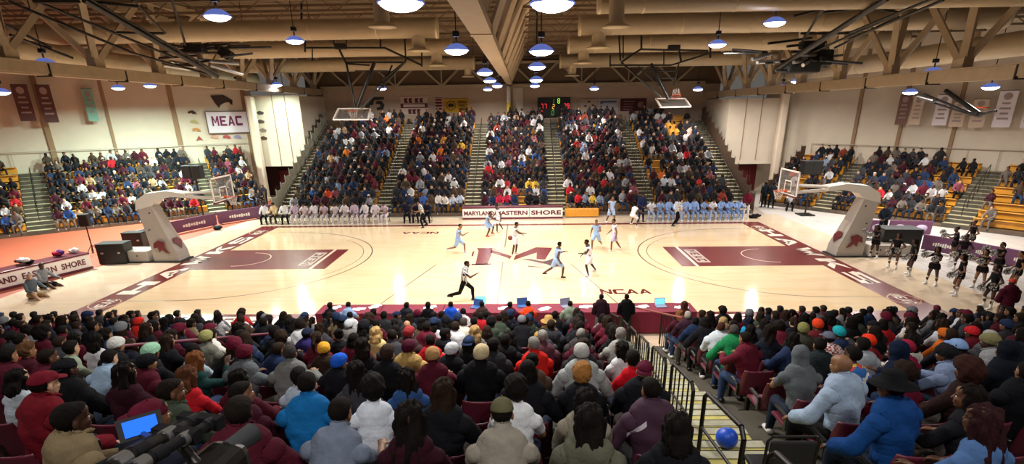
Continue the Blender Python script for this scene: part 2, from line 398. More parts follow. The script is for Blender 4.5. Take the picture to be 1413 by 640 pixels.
def letters(txt, org, ux, uy, adv, h, wfrac=.8):
    """polygons (2D) of a word starting at org, running along ux, letter height along uy"""
    out = []
    for i, ch in enumerate(txt):
        for q in GLY[ch]:
            out.append([(org[0]+ux[0]*(i*adv+a*adv*wfrac)+uy[0]*b*h, org[1]+ux[1]*(i*adv+a*adv*wfrac)+uy[1]*b*h) for a, b in q])
    return out
def fixwind(polys):
    r = []
    for p in polys:
        a = sum(p[i][0]*p[(i+1)%len(p)][1]-p[(i+1)%len(p)][0]*p[i][1] for i in range(len(p)))
        r.append(p if a > 0 else p[::-1])
    return r
# end bands: HAWKS between two small conference marks, read from the court side
paint('lettering', fixwind(letters('HAWKS', (-L2-.2, 2.3), (0, 1), (-1, 0), 2.15, .75)), M_WHITEF, z=.0104)
paint('lettering', fixwind(letters('HAWKS', (L2+.2, 13.4), (0, -1), (1, 0), 2.15, .75)), M_WHITEF, z=.0104)
paint('lettering', fixwind(letters('MARYLAND EASTERN SHORE', (-11.6, -1.05), (1, 0), (0, 1), .98, .8)), M_WHITEF, z=.0104)
for s in (-1, 1):
    for yy in (1.2, 13.9):
        out = letters('MEAC', (s*(L2+.35), yy - .6*(-s if s > 0 else 1)), (0, 1 if s < 0 else -1), (-1 if s < 0 else 1, 0), .3, .42)
        paint('conference_mark', fixwind(out) , M_WHITEF, z=.0104)
        ar = arc(s*(L2+.57), yy + (0 if s < 0 else 0), .5, 0, 2*PI, .05, 20)
        paint('conference_mark', ar, mat('faded_gold_paint', '#B98F6A', .3), z=.0104)
paint('lettering', fixwind(letters('NCAA', (3.95, 2.0), (1, 0), (0, 1), .5, .55, .9)), M_MAROON)
paint('lettering', fixwind(letters('NCAA', (-4.0, 13.6), (-1, 0), (0, -1), .55, .5, .9)), M_MAROON)
for s in (-1, 1):
    x = s*(ftx+.75)
    paint('conference_mark', [rect(x-.3, 7.62-1.2, x+.3, 7.62+1.2)], mat('grey_mark', '#B6A69C', .3), z=.0104)
    paint('conference_mark', fixwind(letters('MEAC', (x-.2*s, 7.62+1.1*s), (0, -s), (s, 0), .55, .4)), M_MAROON, z=.0108)
# centre emblem: a large slab-serif M with a hawk's head in front
def emb(pts): return [(ex(p)) for p in pts]
ex = lambda p: tuple(atZ(640 + p[0]/10.09, 320 + p[1]/10.09, 0)[:2])
Mred = [[(180,225),(390,225),(390,300),(330,455),(160,460),(205,262)], [(390,225),(670,335),(640,380),(590,355),(370,290)],
        [(1000,215),(1225,220),(1225,240),(1130,390),(1010,380),(1015,290)], [(1000,215),(1015,290),(690,395),(720,330)],
        [(110,445),(390,440),(380,462),(100,464)], [(120,280),(150,262),(130,340),(105,342)]]
paint('emblem', fixwind([emb(p) for p in Mred]), M_MAROON)
hawk = [[(800,380),(930,375),(1100,410),(1160,400),(1240,370),(1300,400),(1380,480),(1240,492),(1150,450),(1000,420)], [(880,430),(900,470),(1080,490),(1150,480),(1100,495),(900,492)]]
paint('emblem', fixwind([emb(p) for p in hawk]), mat('dark_brown_paint', '#4A2420', .3), z=.0108)
paint('emblem', fixwind([emb([(960,432),(1120,430),(1110,468),(970,468)])]), mat('dusty_pink_paint', '#C98C82', .3), z=.0108)
paint('emblem', fixwind([emb(p) for p in [[(400,340),(640,430),(650,455),(400,360)], [(640,455),(830,375),(830,360),(650,430)], [(390,240),(700,330),(690,345),(390,250)]]]), mat('pale_gold_line', '#C9AE8C', .3), z=.0108)

# ---------------- walls ----------------
AL, DL, NL = V((-23.67, 17.34)), V((.785, .62)), V((-.62, .785))     # left side stand: front line, along, away from court
AR, DR, NR = V((22.2, 17.3)), V((.64, -.77)), V((.77, .64))
HW = 12.0
def wall_line(A, d, n, t0, t1, off, th=.3, z0=0, z1=HW):
    a = A + d*t0 + n*off; b = A + d*t1 + n*off; c = b + n*th; e = a + n*th
    pts = [tuple(a), tuple(b), tuple(c), tuple(e)]
    ar = sum(pts[i][0]*pts[(i+1)%4][1]-pts[(i+1)%4][0]*pts[i][1] for i in range(4))
    return MB().prism(pts if ar > 0 else pts[::-1], z0, z1)
struct('wall_left', wall_line(AL, DL, NL, -30, 8.9, 6.3), M_WALL)
struct('wall_right', wall_line(AR, DR, NR, -10.2, 30, 6.3), M_WALL)
struct('wall_back', MB().box((0, 33.015, 6), (36, .3, 12)), mat('back_wall_paint', '#BDA48F', .8, noise=.04, nscale=1))
struct('wall_left_corner', MB().box((-18.6, 27.15, 2.65+2.68), (4.3, .3, 5.36)), M_WALL)
struct('wall_right_corner', MB().box((18.9, 27.15, 2.4+2.45), (4.0, .3, 4.9)), M_WALL)
struct('wall_left_recess', MB().box((-16.6, 30.1, 3.98), (.25, 5.5, 7.96)), M_WALL)
struct('wall_right_recess', MB().box((17.0, 30.1, 3.65), (.25, 5.5, 7.3)), M_WALL)
M_DOORW = mat('maroon_brick', '#4A1C1C', .7, noise=.2, nscale=12)
struct('wall_left_lobby', MB().box((-19.2, 29.4, 1.5), (5.5, .2, 3)), M_DOORW)
struct('wall_right_lobby', MB().box((19.4, 29.4, 1.5), (5, .2, 3)), M_DOORW)
struct('wall_left_far', MB().box((-39.9, 5, 6), (.2, 60, 12)), M_WALL)
struct('wall_right_far', MB().box((39.9, 5, 6), (.2, 60, 12)), M_WALL)
# seams and pilasters on the side walls
def pil(n_, A, d, n, t, off=6.3, wd=.35, dp=.14, z0=0, m=None):
    c = A + d*t + n*(off-dp/2); struct('trim_%d' % n_, MB().box((c.x, c.y, (HW+z0)/2), (wd, dp, HW-z0), rz=math.atan2(d.y, d.x)), m or M_WALLP)
for k, t in enumerate((-11.5, -.7, -4.2, 3.35, 8.3)): pil(2, AL, DL, NL, t, wd=.3 if k != 1 else .18, m=mat('wall_seam', '#9C7C5E', .8))
for k, t in enumerate((-3.2, -.4, 2.6, 7.4, 12, 17)): pil(3, AR, DR, NR, t, wd=.22, m=MATS['wall_seam'])
for x in (-18.6, -17.6): struct('trim_4', MB().box((x, 26.98, 6.5), (.05, .05, 7.6)), MATS['wall_seam'])
for x in (18.2, 19.4): struct('trim_5', MB().box((x, 26.98, 6.5), (.05, .05, 7.6)), MATS['wall_seam'])
# round-edged white corner columns
for x, nm, side in ((-20.0, 'left', 'wooden-walled left end stand'), (20.75, 'right', 'grey floor at the right')):
    o = MB().box((0, 0, 4.0), (.56, .56, 8.0), bev=.12).box((0, 0, .12), (.75, .75, .24), bev=.03).build('column', None, mat('cream_column_paint', '#E0CDB6', .5), label='tall cream square column at the %s far corner of the hall' % nm, cat='column')
    o.location = (x, 26.3, 0)
# maroon doors under the corner walls
for x, nm in ((-19.0, 'left'), (18.2, 'right'), (19.9, 'right')):
    r = thing('double_door', 'maroon double doors in the %s lobby opening, %s' % (nm, 'beside the far stand' if x != 19.9 else 'next to the right corner column'), 'door', (x, 29.25, 0))
    MB().box((0, 0, 1.1), (1.9, .08, 2.2)).build('door_frame', r, mat('dark_maroon', '#3A1218', .5))
    for s in (-1, 1):
        d = MB().box((s*.44, -.06, 1.05), (.84, .05, 2.05), bev=.01).build('door_leaf', r, mat('maroon_door_paint', '#7A2226', .4))
        MB().box((s*.1, -.11, 1.05), (.04, .05, .5), bev=.01).build('push_bar', d, M_CHROME)
# back wall column pair with the white and yellow pole
r = thing('support_column', 'slim white column with yellow checked padding under the central truss', 'column', (-.25, 31.9, 0))
MB().lathe([(0, 0), (.16, 0), (.16, 5.6), (0, 5.6)], (0, 0, 0)).build('base_post', r, M_WHITE)
MB().lathe([(.17, 5.6), (.2, 5.62), (.2, 7.3), (.17, 7.32)], (0, 0, 0)).build('padding', r, mat('yellow_padding', '#D8B93A', .5))
cb = MB()
for i in range(7): cb.lathe([(.203, 5.7+i*.24), (.205, 5.8+i*.24)], (0, 0, 0), n=8)
cb.build('check_band', r, M_BLACK)
MB().lathe([(0, 7.3), (.17, 7.3), (.17, 8.6), (0, 8.6)], (0, 0, 0)).build('upper_post', r, mat('bright_white_paint', '#F4F0EA', .4))
struct('trim_6', MB().box((.55, 32.9, 6), (.9, .25, 12)), MATS['wall_left'] if 'wall_left' in MATS else M_WALL)

# ---------------- ceiling ----------------
DECK = 11.6
mb = MB().use(M_DECKC)
mb.box((0, 4, DECK+.15), (80, 62, .3))
for i in range(200):                         # ribs of the corrugated deck
    y = -19.5 + i*.27; mb.box((0, y, DECK-.03), (78, .09, .06))
struct('ceiling', mb)
M_PURLIN = mat('brown_joist_steel', '#75614C', .6, noise=.1)
for i in range(19):
    y = -16 + i*2.7; b = MB().use(M_PURLIN)
    for z in (DECK-.1, DECK-.75): b.box((0, y, z), (76, .1, .1))
    for k in range(76):
        x = -38 + k; b.beam((x, y, DECK-.75 if k % 2 else DECK-.1), (x+1, y, DECK-.1 if k % 2 else DECK-.75), .04, .04)
    b.build('roof_joist', None, label='light steel roof joist spanning the hall, %s from the back wall' % ordn(19-i), cat='joist')
def space_truss(name, label, x, z0, y0, y1, first, step, wb=.5, out=1.3):
    r = thing(name, label, 'truss', (x, (y0+y1)/2, z0))
    b = MB().box((x, (y0+y1)/2, z0+.32), (wb, y1-y0, .34)).box((x, (y0+y1)/2, z0+.12), (wb*.75, y1-y0, .06)).box((x, (y0+y1)/2, z0+.52), (wb*1.15, y1-y0, .05))
    wpart('bottom_chord', b, r, M_STEEL)
    for s in (-1, 1): wpart('top_chord', MB().box((x+s*out, (y0+y1)/2, DECK-.25), (.22, y1-y0, .3)), r, M_STEEL)
    y = first
    while y < y1-1.8:
        g = MB().box((x, y, z0+.85), (wb*.7, .55, .75))
        wpart('gusset', g, r, M_STEEL)
        for s in (-1, 1):
            for q in (-1, 1):
                wpart('web_strut', MB().beam((x+s*.12, y+q*.12, z0+.9), (x+s*out, y+q*step*.42, DECK-.3), .22, .2), r, M_STEEL)
        b = MB().use(M_BLACK).box((x, y+step*.32, z0+.3), (wb*1.1, .06, .5))
        wpart('clamp_band', b, r)
        y += step
space_truss('girder_truss', 'long cream steel truss with a box chord running back along the left side', -16.4, 8.02, -12, 32.2, -6.2, 4.05)
space_truss('girder_truss', 'long cream steel truss with a box chord running back along the right side', 16.6, 7.35, -12, 32.2, -4.4, 3.95)
# central truss: wide flat bottom chord in the middle of the roof
r = thing('girder_truss', 'central cream steel truss running back over the middle of the court', 'truss', (0, 10, 8.6))
wpart('bottom_chord', MB().box((-.12, 2.2, 8.75), (.56, 30, .22)).box((-.12, 24.3, 8.78), (.46, 15.6, .2)), r, M_STEEL)
wpart('splice_plate', MB().box((-.12, -1.5, 8.75), (.6, .5, .26)), r, M_STEEL)
for s in (-1, 1): wpart('top_chord', MB().box((-.12+s*1.3, 9.8, DECK-.3), (.26, 44.8, .34)), r, M_STEEL)
for i in range(10):
    y = -8 + i*4.0
    for s in (-1, 1):
        for q in (-1, 1):
            if s == 1 or i % 2 == 0 or q == 1:
                wpart('web_strut', MB().beam((-.12+s*.15, y, 8.8), (-.12+s*1.3, y+q*1.9, DECK-.3), .2, .16), r, M_STEEL)
# end truss in front of the back wall
r = thing('end_truss', 'cream W-braced truss across the top of the back wall', 'truss', (0, 32.4, 8.5))
wpart('chord', MB().box((0, 32.4, 8.65), (33, .3, .3)), r, M_STEEL); wpart('chord', MB().box((0, 32.4, 10.5), (33, .25, .2)), r, M_STEEL)
for i in range(8):
    x0 = -16 + i*4.0
    wpart('web_strut', MB().beam((x0, 32.4, 10.5), (x0+2, 32.4, 8.7), .16, .16), r, M_STEEL)
    wpart('web_strut', MB().beam((x0+2, 32.4, 8.7), (x0+4, 32.4, 10.5), .16, .16), r, M_STEEL)
    wpart('post', MB().beam((x0+2, 32.4, 10.5), (x0+2, 32.4, 8.7), .1, .1), r, M_STEEL)
struct('wall_back_fascia', MB().box((0, 32.8, 10.2), (36, .1, 3.2)), mat('brown_wall_panelling', '#6E5A46', .8))

# ducts running across, one pair for each row
def duct(x0, x1, y, z, rad, label, drops):
    r = thing('air_duct', label, 'duct', ((x0+x1)/2, y, z))
    b = MB(); q = Matrix.Rotation(PI/2, 3, 'Y')
    b.lathe([(0, x0), (rad*1.05, x0), (rad*1.05, x0+.12), (rad, x0+.12), (rad, x1-.12), (rad*1.05, x1-.12), (rad*1.05, x1), (0, x1)], (0, y, z), n=24, R=q)
    wpart('duct_run', b, r, M_DUCT)
    x = x0 + 1.5
    while x < x1:
        wpart('joint_ring', MB().lathe([(rad*1.0, x-.03), (rad*1.04, x), (rad*1.0, x+.03)], (0, y, z), n=24, R=q), r, M_DUCT)
        wpart('hanger_rod', MB().tube((x, y, z+rad), (x, y, DECK-.1), .015, n=6), r, M_BLACK)
        x += 3.0
    for (dx, zz, rr) in drops:
        d = MB().tube((dx, y, z-rad*.5), (dx, y, zz), rr, n=20); wpart('drop_duct', d, r, M_DUCT)
        wpart('diffuser', MB().lathe([(rr*.9, zz+.12), (rr*1.7, zz+.05), (rr*1.8, zz), (rr*.6, zz-.02), (0, zz-.02)], (dx, y, 0), n=24), r, M_DUCT)
rows = [(10.0, 8, 700, 822, .33, 'nearest'), (10.2, 38, 604, 795, .42, 'second'), (10.05, 65, 624, 780, .42, 'third'), (9.85, 87, 655, 769, .42, 'farthest')]
for i, (z, py, pl, pr, rad, nm) in enumerate(rows):
    a = atZ(pl if i else 600, py, z); b_ = atZ(pr, py+ (2 if i else 0), z)
    y = a.y
    dl = [(a.x-.9, z-1.15, .3)] if i in (1, 2) else []
    dr = [(b_.x+1.0, z-1.15, .3)] if i in (1, 2) else []
    if i:
        duct(-22, a.x, y, z, rad, '%s cream round air duct from camera, left half of hall' % nm, [(a.x-.9, z-.95, .3)] if i < 3 else [(a.x-.5, z-.9, .25)])
    duct(b_.x, 22, y, z, rad, '%s cream round air duct from camera, right half of hall' % nm, [(b_.x+.9, z-.95, .3)] if i else [])
for p, yy in (((528, 38), 1.0), ((850, 38), 1.2)):
    q = atY(*p, yy)
    r = thing('drop_duct', 'vertical round air outlet hanging from the ceiling, %s of the central truss' % ('left' if p[0] < 700 else 'right'), 'duct', (q.x, q.y, q.z))
    MB().lathe([(.24, .05), (.24, DECK-q.z-.08)], n=20).build('pipe', r, M_DUCT)
    MB().lathe([(.24, .12), (.42, .04), (.44, 0), (.15, -.02), (0, -.02)], n=24).build('diffuser', r, M_DUCT)
# side ducts between truss and wing walls
for s, x, z in ((-1, -19.3, 9.2), (1, 19.6, 8.8)):
    r = thing('air_duct', 'long round air duct behind the %s truss' % ('left' if s < 0 else 'right'), 'duct', (x, 8, z))
    q = Matrix.Rotation(-PI/2, 3, 'X')
    wpart('duct_run', MB().lathe([(0, -6), (.45, -6), (.45, 26), (0, 26)], (x, 0, z), n=24, R=q), r, M_DUCT)
    for k in range(8): wpart('joint_ring', MB().lathe([(.45, -5+4*k), (.48, -4.95+4*k), (.45, -4.9+4*k)], (x, 0, z), n=24, R=q), r, M_DUCT)

# ---------------- lamps ----------------
M_LENS = {'w': mat('lamp_lens', '#F4F2FF', .3, emit=14), 'g': mat('lamp_lens_green', '#E2FFF4', .3, emit=9)}
M_HOUS = mat('lamp_reflector_halo', '#6A84E0', .35, spec=.6, emit=.55)  # blue halo round the lamps put into the reflector as colour and weak glow
def lamp_meshes(k):
    dome = MB().lathe([(.08, .17), (.14, .16), (.22, .12), (.32, .05), (.36, 0), (.37, 0), (.37, -.02), (.35, -.02)], n=24).mesh('reflector'); dome.materials.append(M_HOUS)
    lens = MB().lathe([(.345, -.005), (.32, -.05), (.25, -.095), (.14, -.125), (0, -.135)], n=24).mesh('lens'); lens.materials.append(M_LENS[k])
    bal = MB().box((0, 0, .42), (.2, .18, .16), bev=.03).tube((0, 0, .16), (0, 0, .36), .03).mesh('ballast'); bal.materials.append(M_BLACK)
    return dome, lens, bal
LM = {k: lamp_meshes(k) for k in 'wg'}
for i, (px, py, Y, k, pw, lab) in enumerate(LAMPS + [(None, b_[:3], 0, 'w', .34, b_[3]) for b_ in FILL_LAMPS]):  # lamps in view first, then the added fill lamps
    p = atY(px, py, Y) if px is not None else V(py); px = 2 if px is None else px
    if px > 1 and p.z > DECK-.8: p.z = DECK-.8
    o = thing('high_bay_lamp', lab, 'lamp', p, group='high-bay lamps under the roof')
    obj('reflector', LM[k][0], o); obj('lens', LM[k][1], o); obj('ballast', LM[k][2], o)
    st = MB().tube((0, 0, .5), (0, 0, max(.6, DECK-p.z-.08)), .018, n=6).build('stem', o, M_BLACK)
    ld = bpy.data.lights.new('lamp_light', 'AREA'); ld.shape = 'DISK'; ld.size = .6; ld.energy = LAMP_W*pw
    ld.color = (1, .955, .89) if k == 'w' else (.75, 1, .88); ld.spread = math.radians(165)
    lo = bpy.data.objects.new('lamp_light', ld); C.objects.link(lo); lo.parent = o; lo.location = (0, 0, -.16)
# ================= STANDS =================
SEATS_FAR = []     # (position of the floor under the sitter, facing angle, stand name, row)
def stand(name, label, org, d, n, t0, t1, rows, dep, rise, z0, aisles, step_hl, endrail=()):
    """bleachers: rows run along d, climb along n; aisles = [(ta, tb)]"""
    org, d, n = V(org), V(d).normalized(), V(n).normalized()
    mid = org + d*(t0+t1)/2
    r = thing(name, label, 'bleachers', (mid.x, mid.y, 0))
    rz = math.atan2(d.y, d.x)
    def P(t, k, z): q = org + d*t + n*k; return V((q.x, q.y, z))
    deck = MB()
    for i in range(rows):
        z = z0 + rise*i; c = P((t0+t1)/2, i*dep+dep/2, 0)
        deck.box((c.x, c.y, z/2 - .02), (t1-t0, dep, z-.04), rz=rz)
    wpart('deck', deck, r, M_TREAD)
    ed = [t0] + [x for a in aisles for x in a] + [t1]
    secs = [(ed[2*i], ed[2*i+1]) for i in range(len(ed)//2)]
    for i in range(rows):
        z = z0 + rise*i
        for (a, b_) in secs:
            if b_-a < .3: continue
            c = P((a+b_)/2, i*dep+dep*.66, 0)
            wpart('seat_board', MB().box((c.x, c.y, z+.40), (b_-a, .27, .05), rz=rz, bev=.02).box((c.x+n.x*.02, c.y+n.y*.02, z+.2), (b_-a, .03, .36), rz=rz), r, M_YELLOW)
    for (a, b_) in aisles:
        s = MB(); prof = [(-.3, 0.01)]
        for i in range(rows):
            z = z0 + rise*i + .012; k0_ = i*dep
            if i: prof += [(k0_-dep*.42, z-rise*.5), (k0_-.01, z-rise*.5)]
            prof += [(k0_-.01, z)]
        prof += [(rows*dep-.02, z0+rise*(rows-1)+.012)]
        prof[0] = (-.01, 0.01)
        # turn the walk line into steps: riser then tread
        pts = [prof[0]]
        for (ka, za), (kb, zb) in zip(prof[:-1], prof[1:]):
            if abs(zb-za) > 1e-4 and abs(kb-ka) > .02: pts.append((ka + (kb-ka)*1.0, za))
            pts.append((kb, zb))
        vs = []
        for k_, z_ in pts: vs += [P(a+.03, k_, z_), P(b_-.03, k_, z_)]
        for j in range(len(pts)-1):
            s.use(M_STEP if abs(pts[j+1][1]-pts[j][1]) < .01 else M_CONC).add([vs[2*j], vs[2*j+1], vs[2*j+3], vs[2*j+2]], [(0, 1, 2, 3)])
        wpart('aisle_steps', s, r)
        h = MB(); tp = []
        for i in range(1, rows-1):
            p = P((a+b_)/2, i*dep+.1, z0+rise*i); h.tube(p, p+V((0,0,.85)), .018, n=6); tp.append(p+V((0,0,.85)))
        h.path(tp, .02, n=6); wpart('aisle_handrail', h, r, M_BLACK)
    for (t, m_, slats) in endrail:
        h = MB(); zt = 1.05
        for i in range(rows):
            z = z0+rise*i; p0 = P(t, i*dep, z); p1 = P(t, (i+1)*dep, z)
            h.quad([p0+V((0,0,-.1)), p1+V((0,0,-.1)), p1+V((0,0,zt)), p0+V((0,0,zt))], .03)
            h.tube(p0+V((0,0,-z)), p0+V((0,0,zt+.12)), .03, n=6)
        wpart('end_rail_panel', h, r, m_)
    for (a, b_) in secs:
        for i in range(rows):
            k = int((b_-a)/.54)
            for j in range(k):
                t = a + (j+.5)*(b_-a)/k; c = P(t, i*dep+dep*.6, z0+rise*i)
                SEATS_FAR.append((c, math.atan2(-n.y, -n.x)-PI/2, name, i, t))
    return r
M_RAILG = mat('grey_rail_panel', '#8E8A7C', .5)
M_RAILB = mat('brown_rail_panel', '#4E3A2C', .6)
stand('far_bleachers', 'wide bank of bleachers full of spectators behind the far benches', (0, 18.55), (1, 0), (0, 1), -15.9, 16.2, 15, .86, .385, .25,
      [(-15.9, -14.9), (-9.2, -8.0), (-3.1, -1.85), (2.6, 3.9), (8.8, 10.0), (14.9, 16.2)], M_STEP, [(-15.95, M_RAILG, 1), (16.25, M_RAILB, 1)])
stand('side_bleachers', 'angled bleachers of yellow seat boards on the left behind the orange track', AL, DL, NL, -15, 7.2, 8, .74, .42, .25,
      [(-6.3, -4.9), (3.5, 4.7)], M_STEP, [(7.3, M_RAILB, 1)])
stand('side_bleachers', 'angled bleachers with many empty yellow seat boards on the right', AR, DR, NR, -6.2, 15, 8, .74, .36, .25,
      [(-2.7, -1.4), (4.6, 5.9)], M_STEP, [(-6.3, M_RAILB, 1)])
# back rail of side stands (glass-like panel with top tube)
for s, (A, d, n, a, b_, z) in (('left', (AL, DL, NL, -16, 8, 4.25)), ('right', (AR, DR, NR, -6, 16, 3.75))):
    r = thing('guard_rail', 'thin guard rail along the wall above the top row of %s bleachers' % s, 'railing', (A.x + n.x*6.1, A.y+n.y*6.1, 3.2))
    p = A + d*a + n*6.1; q = A + d*b_ + n*6.1
    wpart('top_tube', MB().tube((p.x, p.y, z+.25), (q.x, q.y, z+.25), .025), r, mat('pale_rail_paint', '#BDAE9A', .5))
    k = 0
    while k < (b_-a):
        c = p + d*k; wpart('post', MB().tube((c.x, c.y, z-1), (c.x, c.y, z+.25), .02, n=6), r, MATS['pale_rail_paint']); k += 1.6

# ---------------- near stand ----------------
NR_ROWS = 13; RD = .925; RR = .281
def rowY(r): return -3.6 - RD*r
def rowZ(r): return .12 + RR*r
def aisleX(r): return 3.5 - .088*r           # left edge of the stair aisle at row r
AW = 1.22
mb = MB().use(M_CONC)
for r_ in range(NR_ROWS+2):
    mb.box((0, rowY(r_)-.0, rowZ(r_)/2), (44, RD, rowZ(r_)))
mb.box((0, rowY(NR_ROWS+1)-2.4, rowZ(NR_ROWS+1)/2), (44, 4, rowZ(NR_ROWS+1)))
struct('floor_near_stand', mb)
M_YSTEP = mat('yellow_marked_step', '#B9AE62', .7, noise=.2, nscale=5); M_GSTEP = mat('pale_worn_step', '#A9A68E', .7, noise=.2, nscale=6)
r = thing('stair_flight', 'pale and yellow worn steps of the aisle climbing through the near crowd', 'stairs', (3, -9, 0))
for i in range(NR_ROWS+1):
    x = aisleX(i)+AW/2
    for nm, y0_, y1_, z_ in (('tread', rowY(i)-RD*.06, rowY(i)+RD*.49, rowZ(i)+.012), ('half_step', rowY(i)-RD*.5, rowY(i)-RD*.06, rowZ(i)+RR*.5+.015)):
        b = MB().use(M_YSTEP).box((x, (y0_+y1_)/2, (rowZ(i)+z_)/2), (AW, y1_-y0_, max(.012, z_-rowZ(i))))
        b.use(M_GSTEP).box((x, y1_-.09, z_+.006), (AW, .14, .014)).use(M_DARK).box((x, y1_+.004, z_-.03), (AW, .012, .07))
        wpart(nm, b, r)
# aisle railing of black tube
r = thing('stair_railing', 'black tube railing with loops running down the middle of stair aisle', 'railing', (3.5, -9, 1.5))
for i in range(0, NR_ROWS+1, 2):
    x = aisleX(i)+.30; x2 = aisleX(i+1)+.30
    p = V((x, rowY(i)+.2, rowZ(i))); q = V((x2, rowY(i+1)-.1, rowZ(i+1)))
    h = .95
    b = MB()
    b.path([p, p+V((0,0,h-.08)), p+V((0,-.08,h)), q+V((0,.08,h)), q+V((0,0,h-.08)), q], .024)
    wpart('rail_loop', b, r, M_BLACK)
    wpart('mid_rail', MB().tube(p+V((0,0,.5)), q+V((0,0,.5)), .016), r, M_BLACK)
    if i < 9:
        for t_ in (.2, .4, .6, .8):
            c_ = p.lerp(q, t_); wpart('picket', MB().tube(c_, c_+V((0,0,h)), .011, n=6), r, M_BLACK)
    for pp in (p, q): wpart('base_flange', MB().lathe([(0,.015),(.06,.012),(.07,0)], pp), r, M_CHROME)
r = thing('guard_rail', 'black picket guard rail at the foot of the stair aisle', 'railing', (4.2, -3.0, 0))
for x in (3.5, 4.95):
    wpart('handrail', MB().path([(x, -3.15, .2), (x, -3.15, 1.15), (x-.05, -4.6, 1.6)], .024), r, M_BLACK)
    for k in range(7): wpart('picket', MB().tube((x, -3.2-.2*k, .15+.06*k), (x, -3.2-.2*k, 1.15+.065*k), .012, n=6), r, M_BLACK)
wpart('brick_red_handrail', MB().tube((4.1, -3.6, 1.5), (4.6, -6.2, 2.2), .022), r, mat('brick_red_tube', '#8A3A30', .5))
# second railing, hidden mostly by the crowd on the left
r = thing('stair_railing', 'maroon sloping handrail in the left half of near crowd', 'railing', (-4, -8, 1))
a_, b2 = V((-5.3, -10.3, 0)), V((-4.3, -7.4, 0))
za, zb = rowZ(7)+.1, rowZ(4)+.1
wpart('handrail', MB().tube((a_.x, a_.y, rowZ(8)+1.0), (b2.x, b2.y, rowZ(4)+1.12), .03), r, mat('maroon_tube', '#5E2230', .4))
for tt, rr_ in ((0, 8), (.5, 6), (1, 4)):
    c = a_.lerp(b2, tt); wpart('post', MB().tube((c.x, c.y, rowZ(rr_)-.02), (c.x, c.y, rowZ(rr_)+1.05), .02), r, M_BLACK)

# stadium seat (maroon plastic shell on a bracket)
def seat_meshes():
    b = MB(); n = 8
    # curved back shell
    prof = [(-.235, .0), (-.18, .03), (-.09, .045), (0, .05), (.09, .045), (.18, .03), (.235, 0)]
    vs = []; H = [.0, .05, .2, .34, .42, .45]
    for side in (0, 1):
        for hz in H:
            for (x, c) in prof:
                k = 1 if hz < .4 else .93
                vs.append((x*k, -.0 - c - .018*side - hz*.22, .44+hz))
    m = len(prof); q = len(H); fs = []
    for j in range(q-1):
        for i in range(m-1):
            a = j*m+i; fs.append((a, a+1, a+1+m, a+m)); o = q*m; fs.append((o+a, o+a+m, o+a+1+m, o+a+1))
    o = q*m
    for i in range(m-1): fs.append(((q-1)*m+i, (q-1)*m+i+1, o+(q-1)*m+i+1, o+(q-1)*m+i)); fs.append((i+1, i, o+i, o+i+1))
    for j in range(q-1): fs.append((j*m, (j+1)*m, o+(j+1)*m, o+j*m)); fs.append((j*m+m-1, o+j*m+m-1, o+(j+1)*m+m-1, (j+1)*m+m-1))
    b.add(vs, fs, True); back = b.mesh('backrest')
    s = MB().box((0, .2, .42), (.46, .42, .045), bev=.02).box((0, .4, .405), (.46, .04, .05), bev=.02).mesh('seat')
    br = MB().box((0, .12, .2), (.06, .08, .4), bev=.01).box((0, .12, .015), (.18, .2, .03), bev=.008).beam((0, -.02, .3), (0, -.1, .62), .05, .03).mesh('bracket')
    ar = MB().box((-.26, .1, .62), (.05, .3, .03), bev=.012).beam((-.26, -.03, .44), (-.26, -.03, .62), .03, .05).mesh('armrest')
    for me, m_ in ((back, M_MAROONP), (s, M_MAROONP), (br, M_BLACK), (ar, M_BLACK)): me.materials.append(m_)
    return back, s, br, ar
SEATM = seat_meshes()
def add_seat(p, rz, label):
    o = thing('stadium_seat', label, 'seat', p, rz, 'maroon stadium seats of the near stand')
    for nme, me in zip(('backrest', 'seat', 'bracket', 'armrest'), SEATM): obj(nme, me, o)
    return o

# ================= COURTSIDE THINGS =================
# scorers' table: long run of tables under a maroon cloth
def table(name, label, x0, x1, y0, y1, h, cl, cat='table'):
    r = thing(name, label, cat, ((x0+x1)/2, (y0+y1)/2, 0))
    wpart('tabletop', MB().box(((x0+x1)/2, (y0+y1)/2, h-.02), (x1-x0, y1-y0, .04), bev=.01), r, M_DARK)
    b = MB(); n = int((x1-x0)/.12); vs = []
    for i in range(n+1):
        x = x0-.01+(x1-x0+.02)*i/n; w_ = .015*math.sin(i*2.1)
        for y, s in ((y1+.02, 1), (y0-.02, -1)): vs += [(x, y, h+.004), (x, y+s*w_, .04)]
    fs = []
    for i in range(n): a = i*4; fs += [(a, a+4, a+5, a+1), (a+2, a+3, a+7, a+6)]
    b.add(vs, fs, True).box(((x0+x1)/2, (y0+y1)/2, h+.006), (x1-x0+.04, y1-y0+.04, .012)).box((x0-.01, (y0+y1)/2, h/2), (.012, y1-y0, h-.04)).box((x1+.01, (y0+y1)/2, h/2), (.012, y1-y0, h-.04))
    wpart('tablecloth_skirt', b, r, cl)
    for x in (x0+.3, (x0+x1)/2, x1-.3):
        wpart('leg', MB().tube((x, (y0+y1)/2, 0), (x, (y0+y1)/2, h-.04), .025), r, M_BLACK)
    return r
TY0, TY1 = -1.95, -1.15
xs = [-5.6, -3.6, -1.6, .4, 2.4, 4.4, 6.35]
for i in range(6):
    table('scorers_table', 'maroon-draped courtside table, %s from the left in the near row' % ordn(i+1), xs[i]+.01, xs[i+1]-.01, TY0, TY1, .74, M_MAROONC)
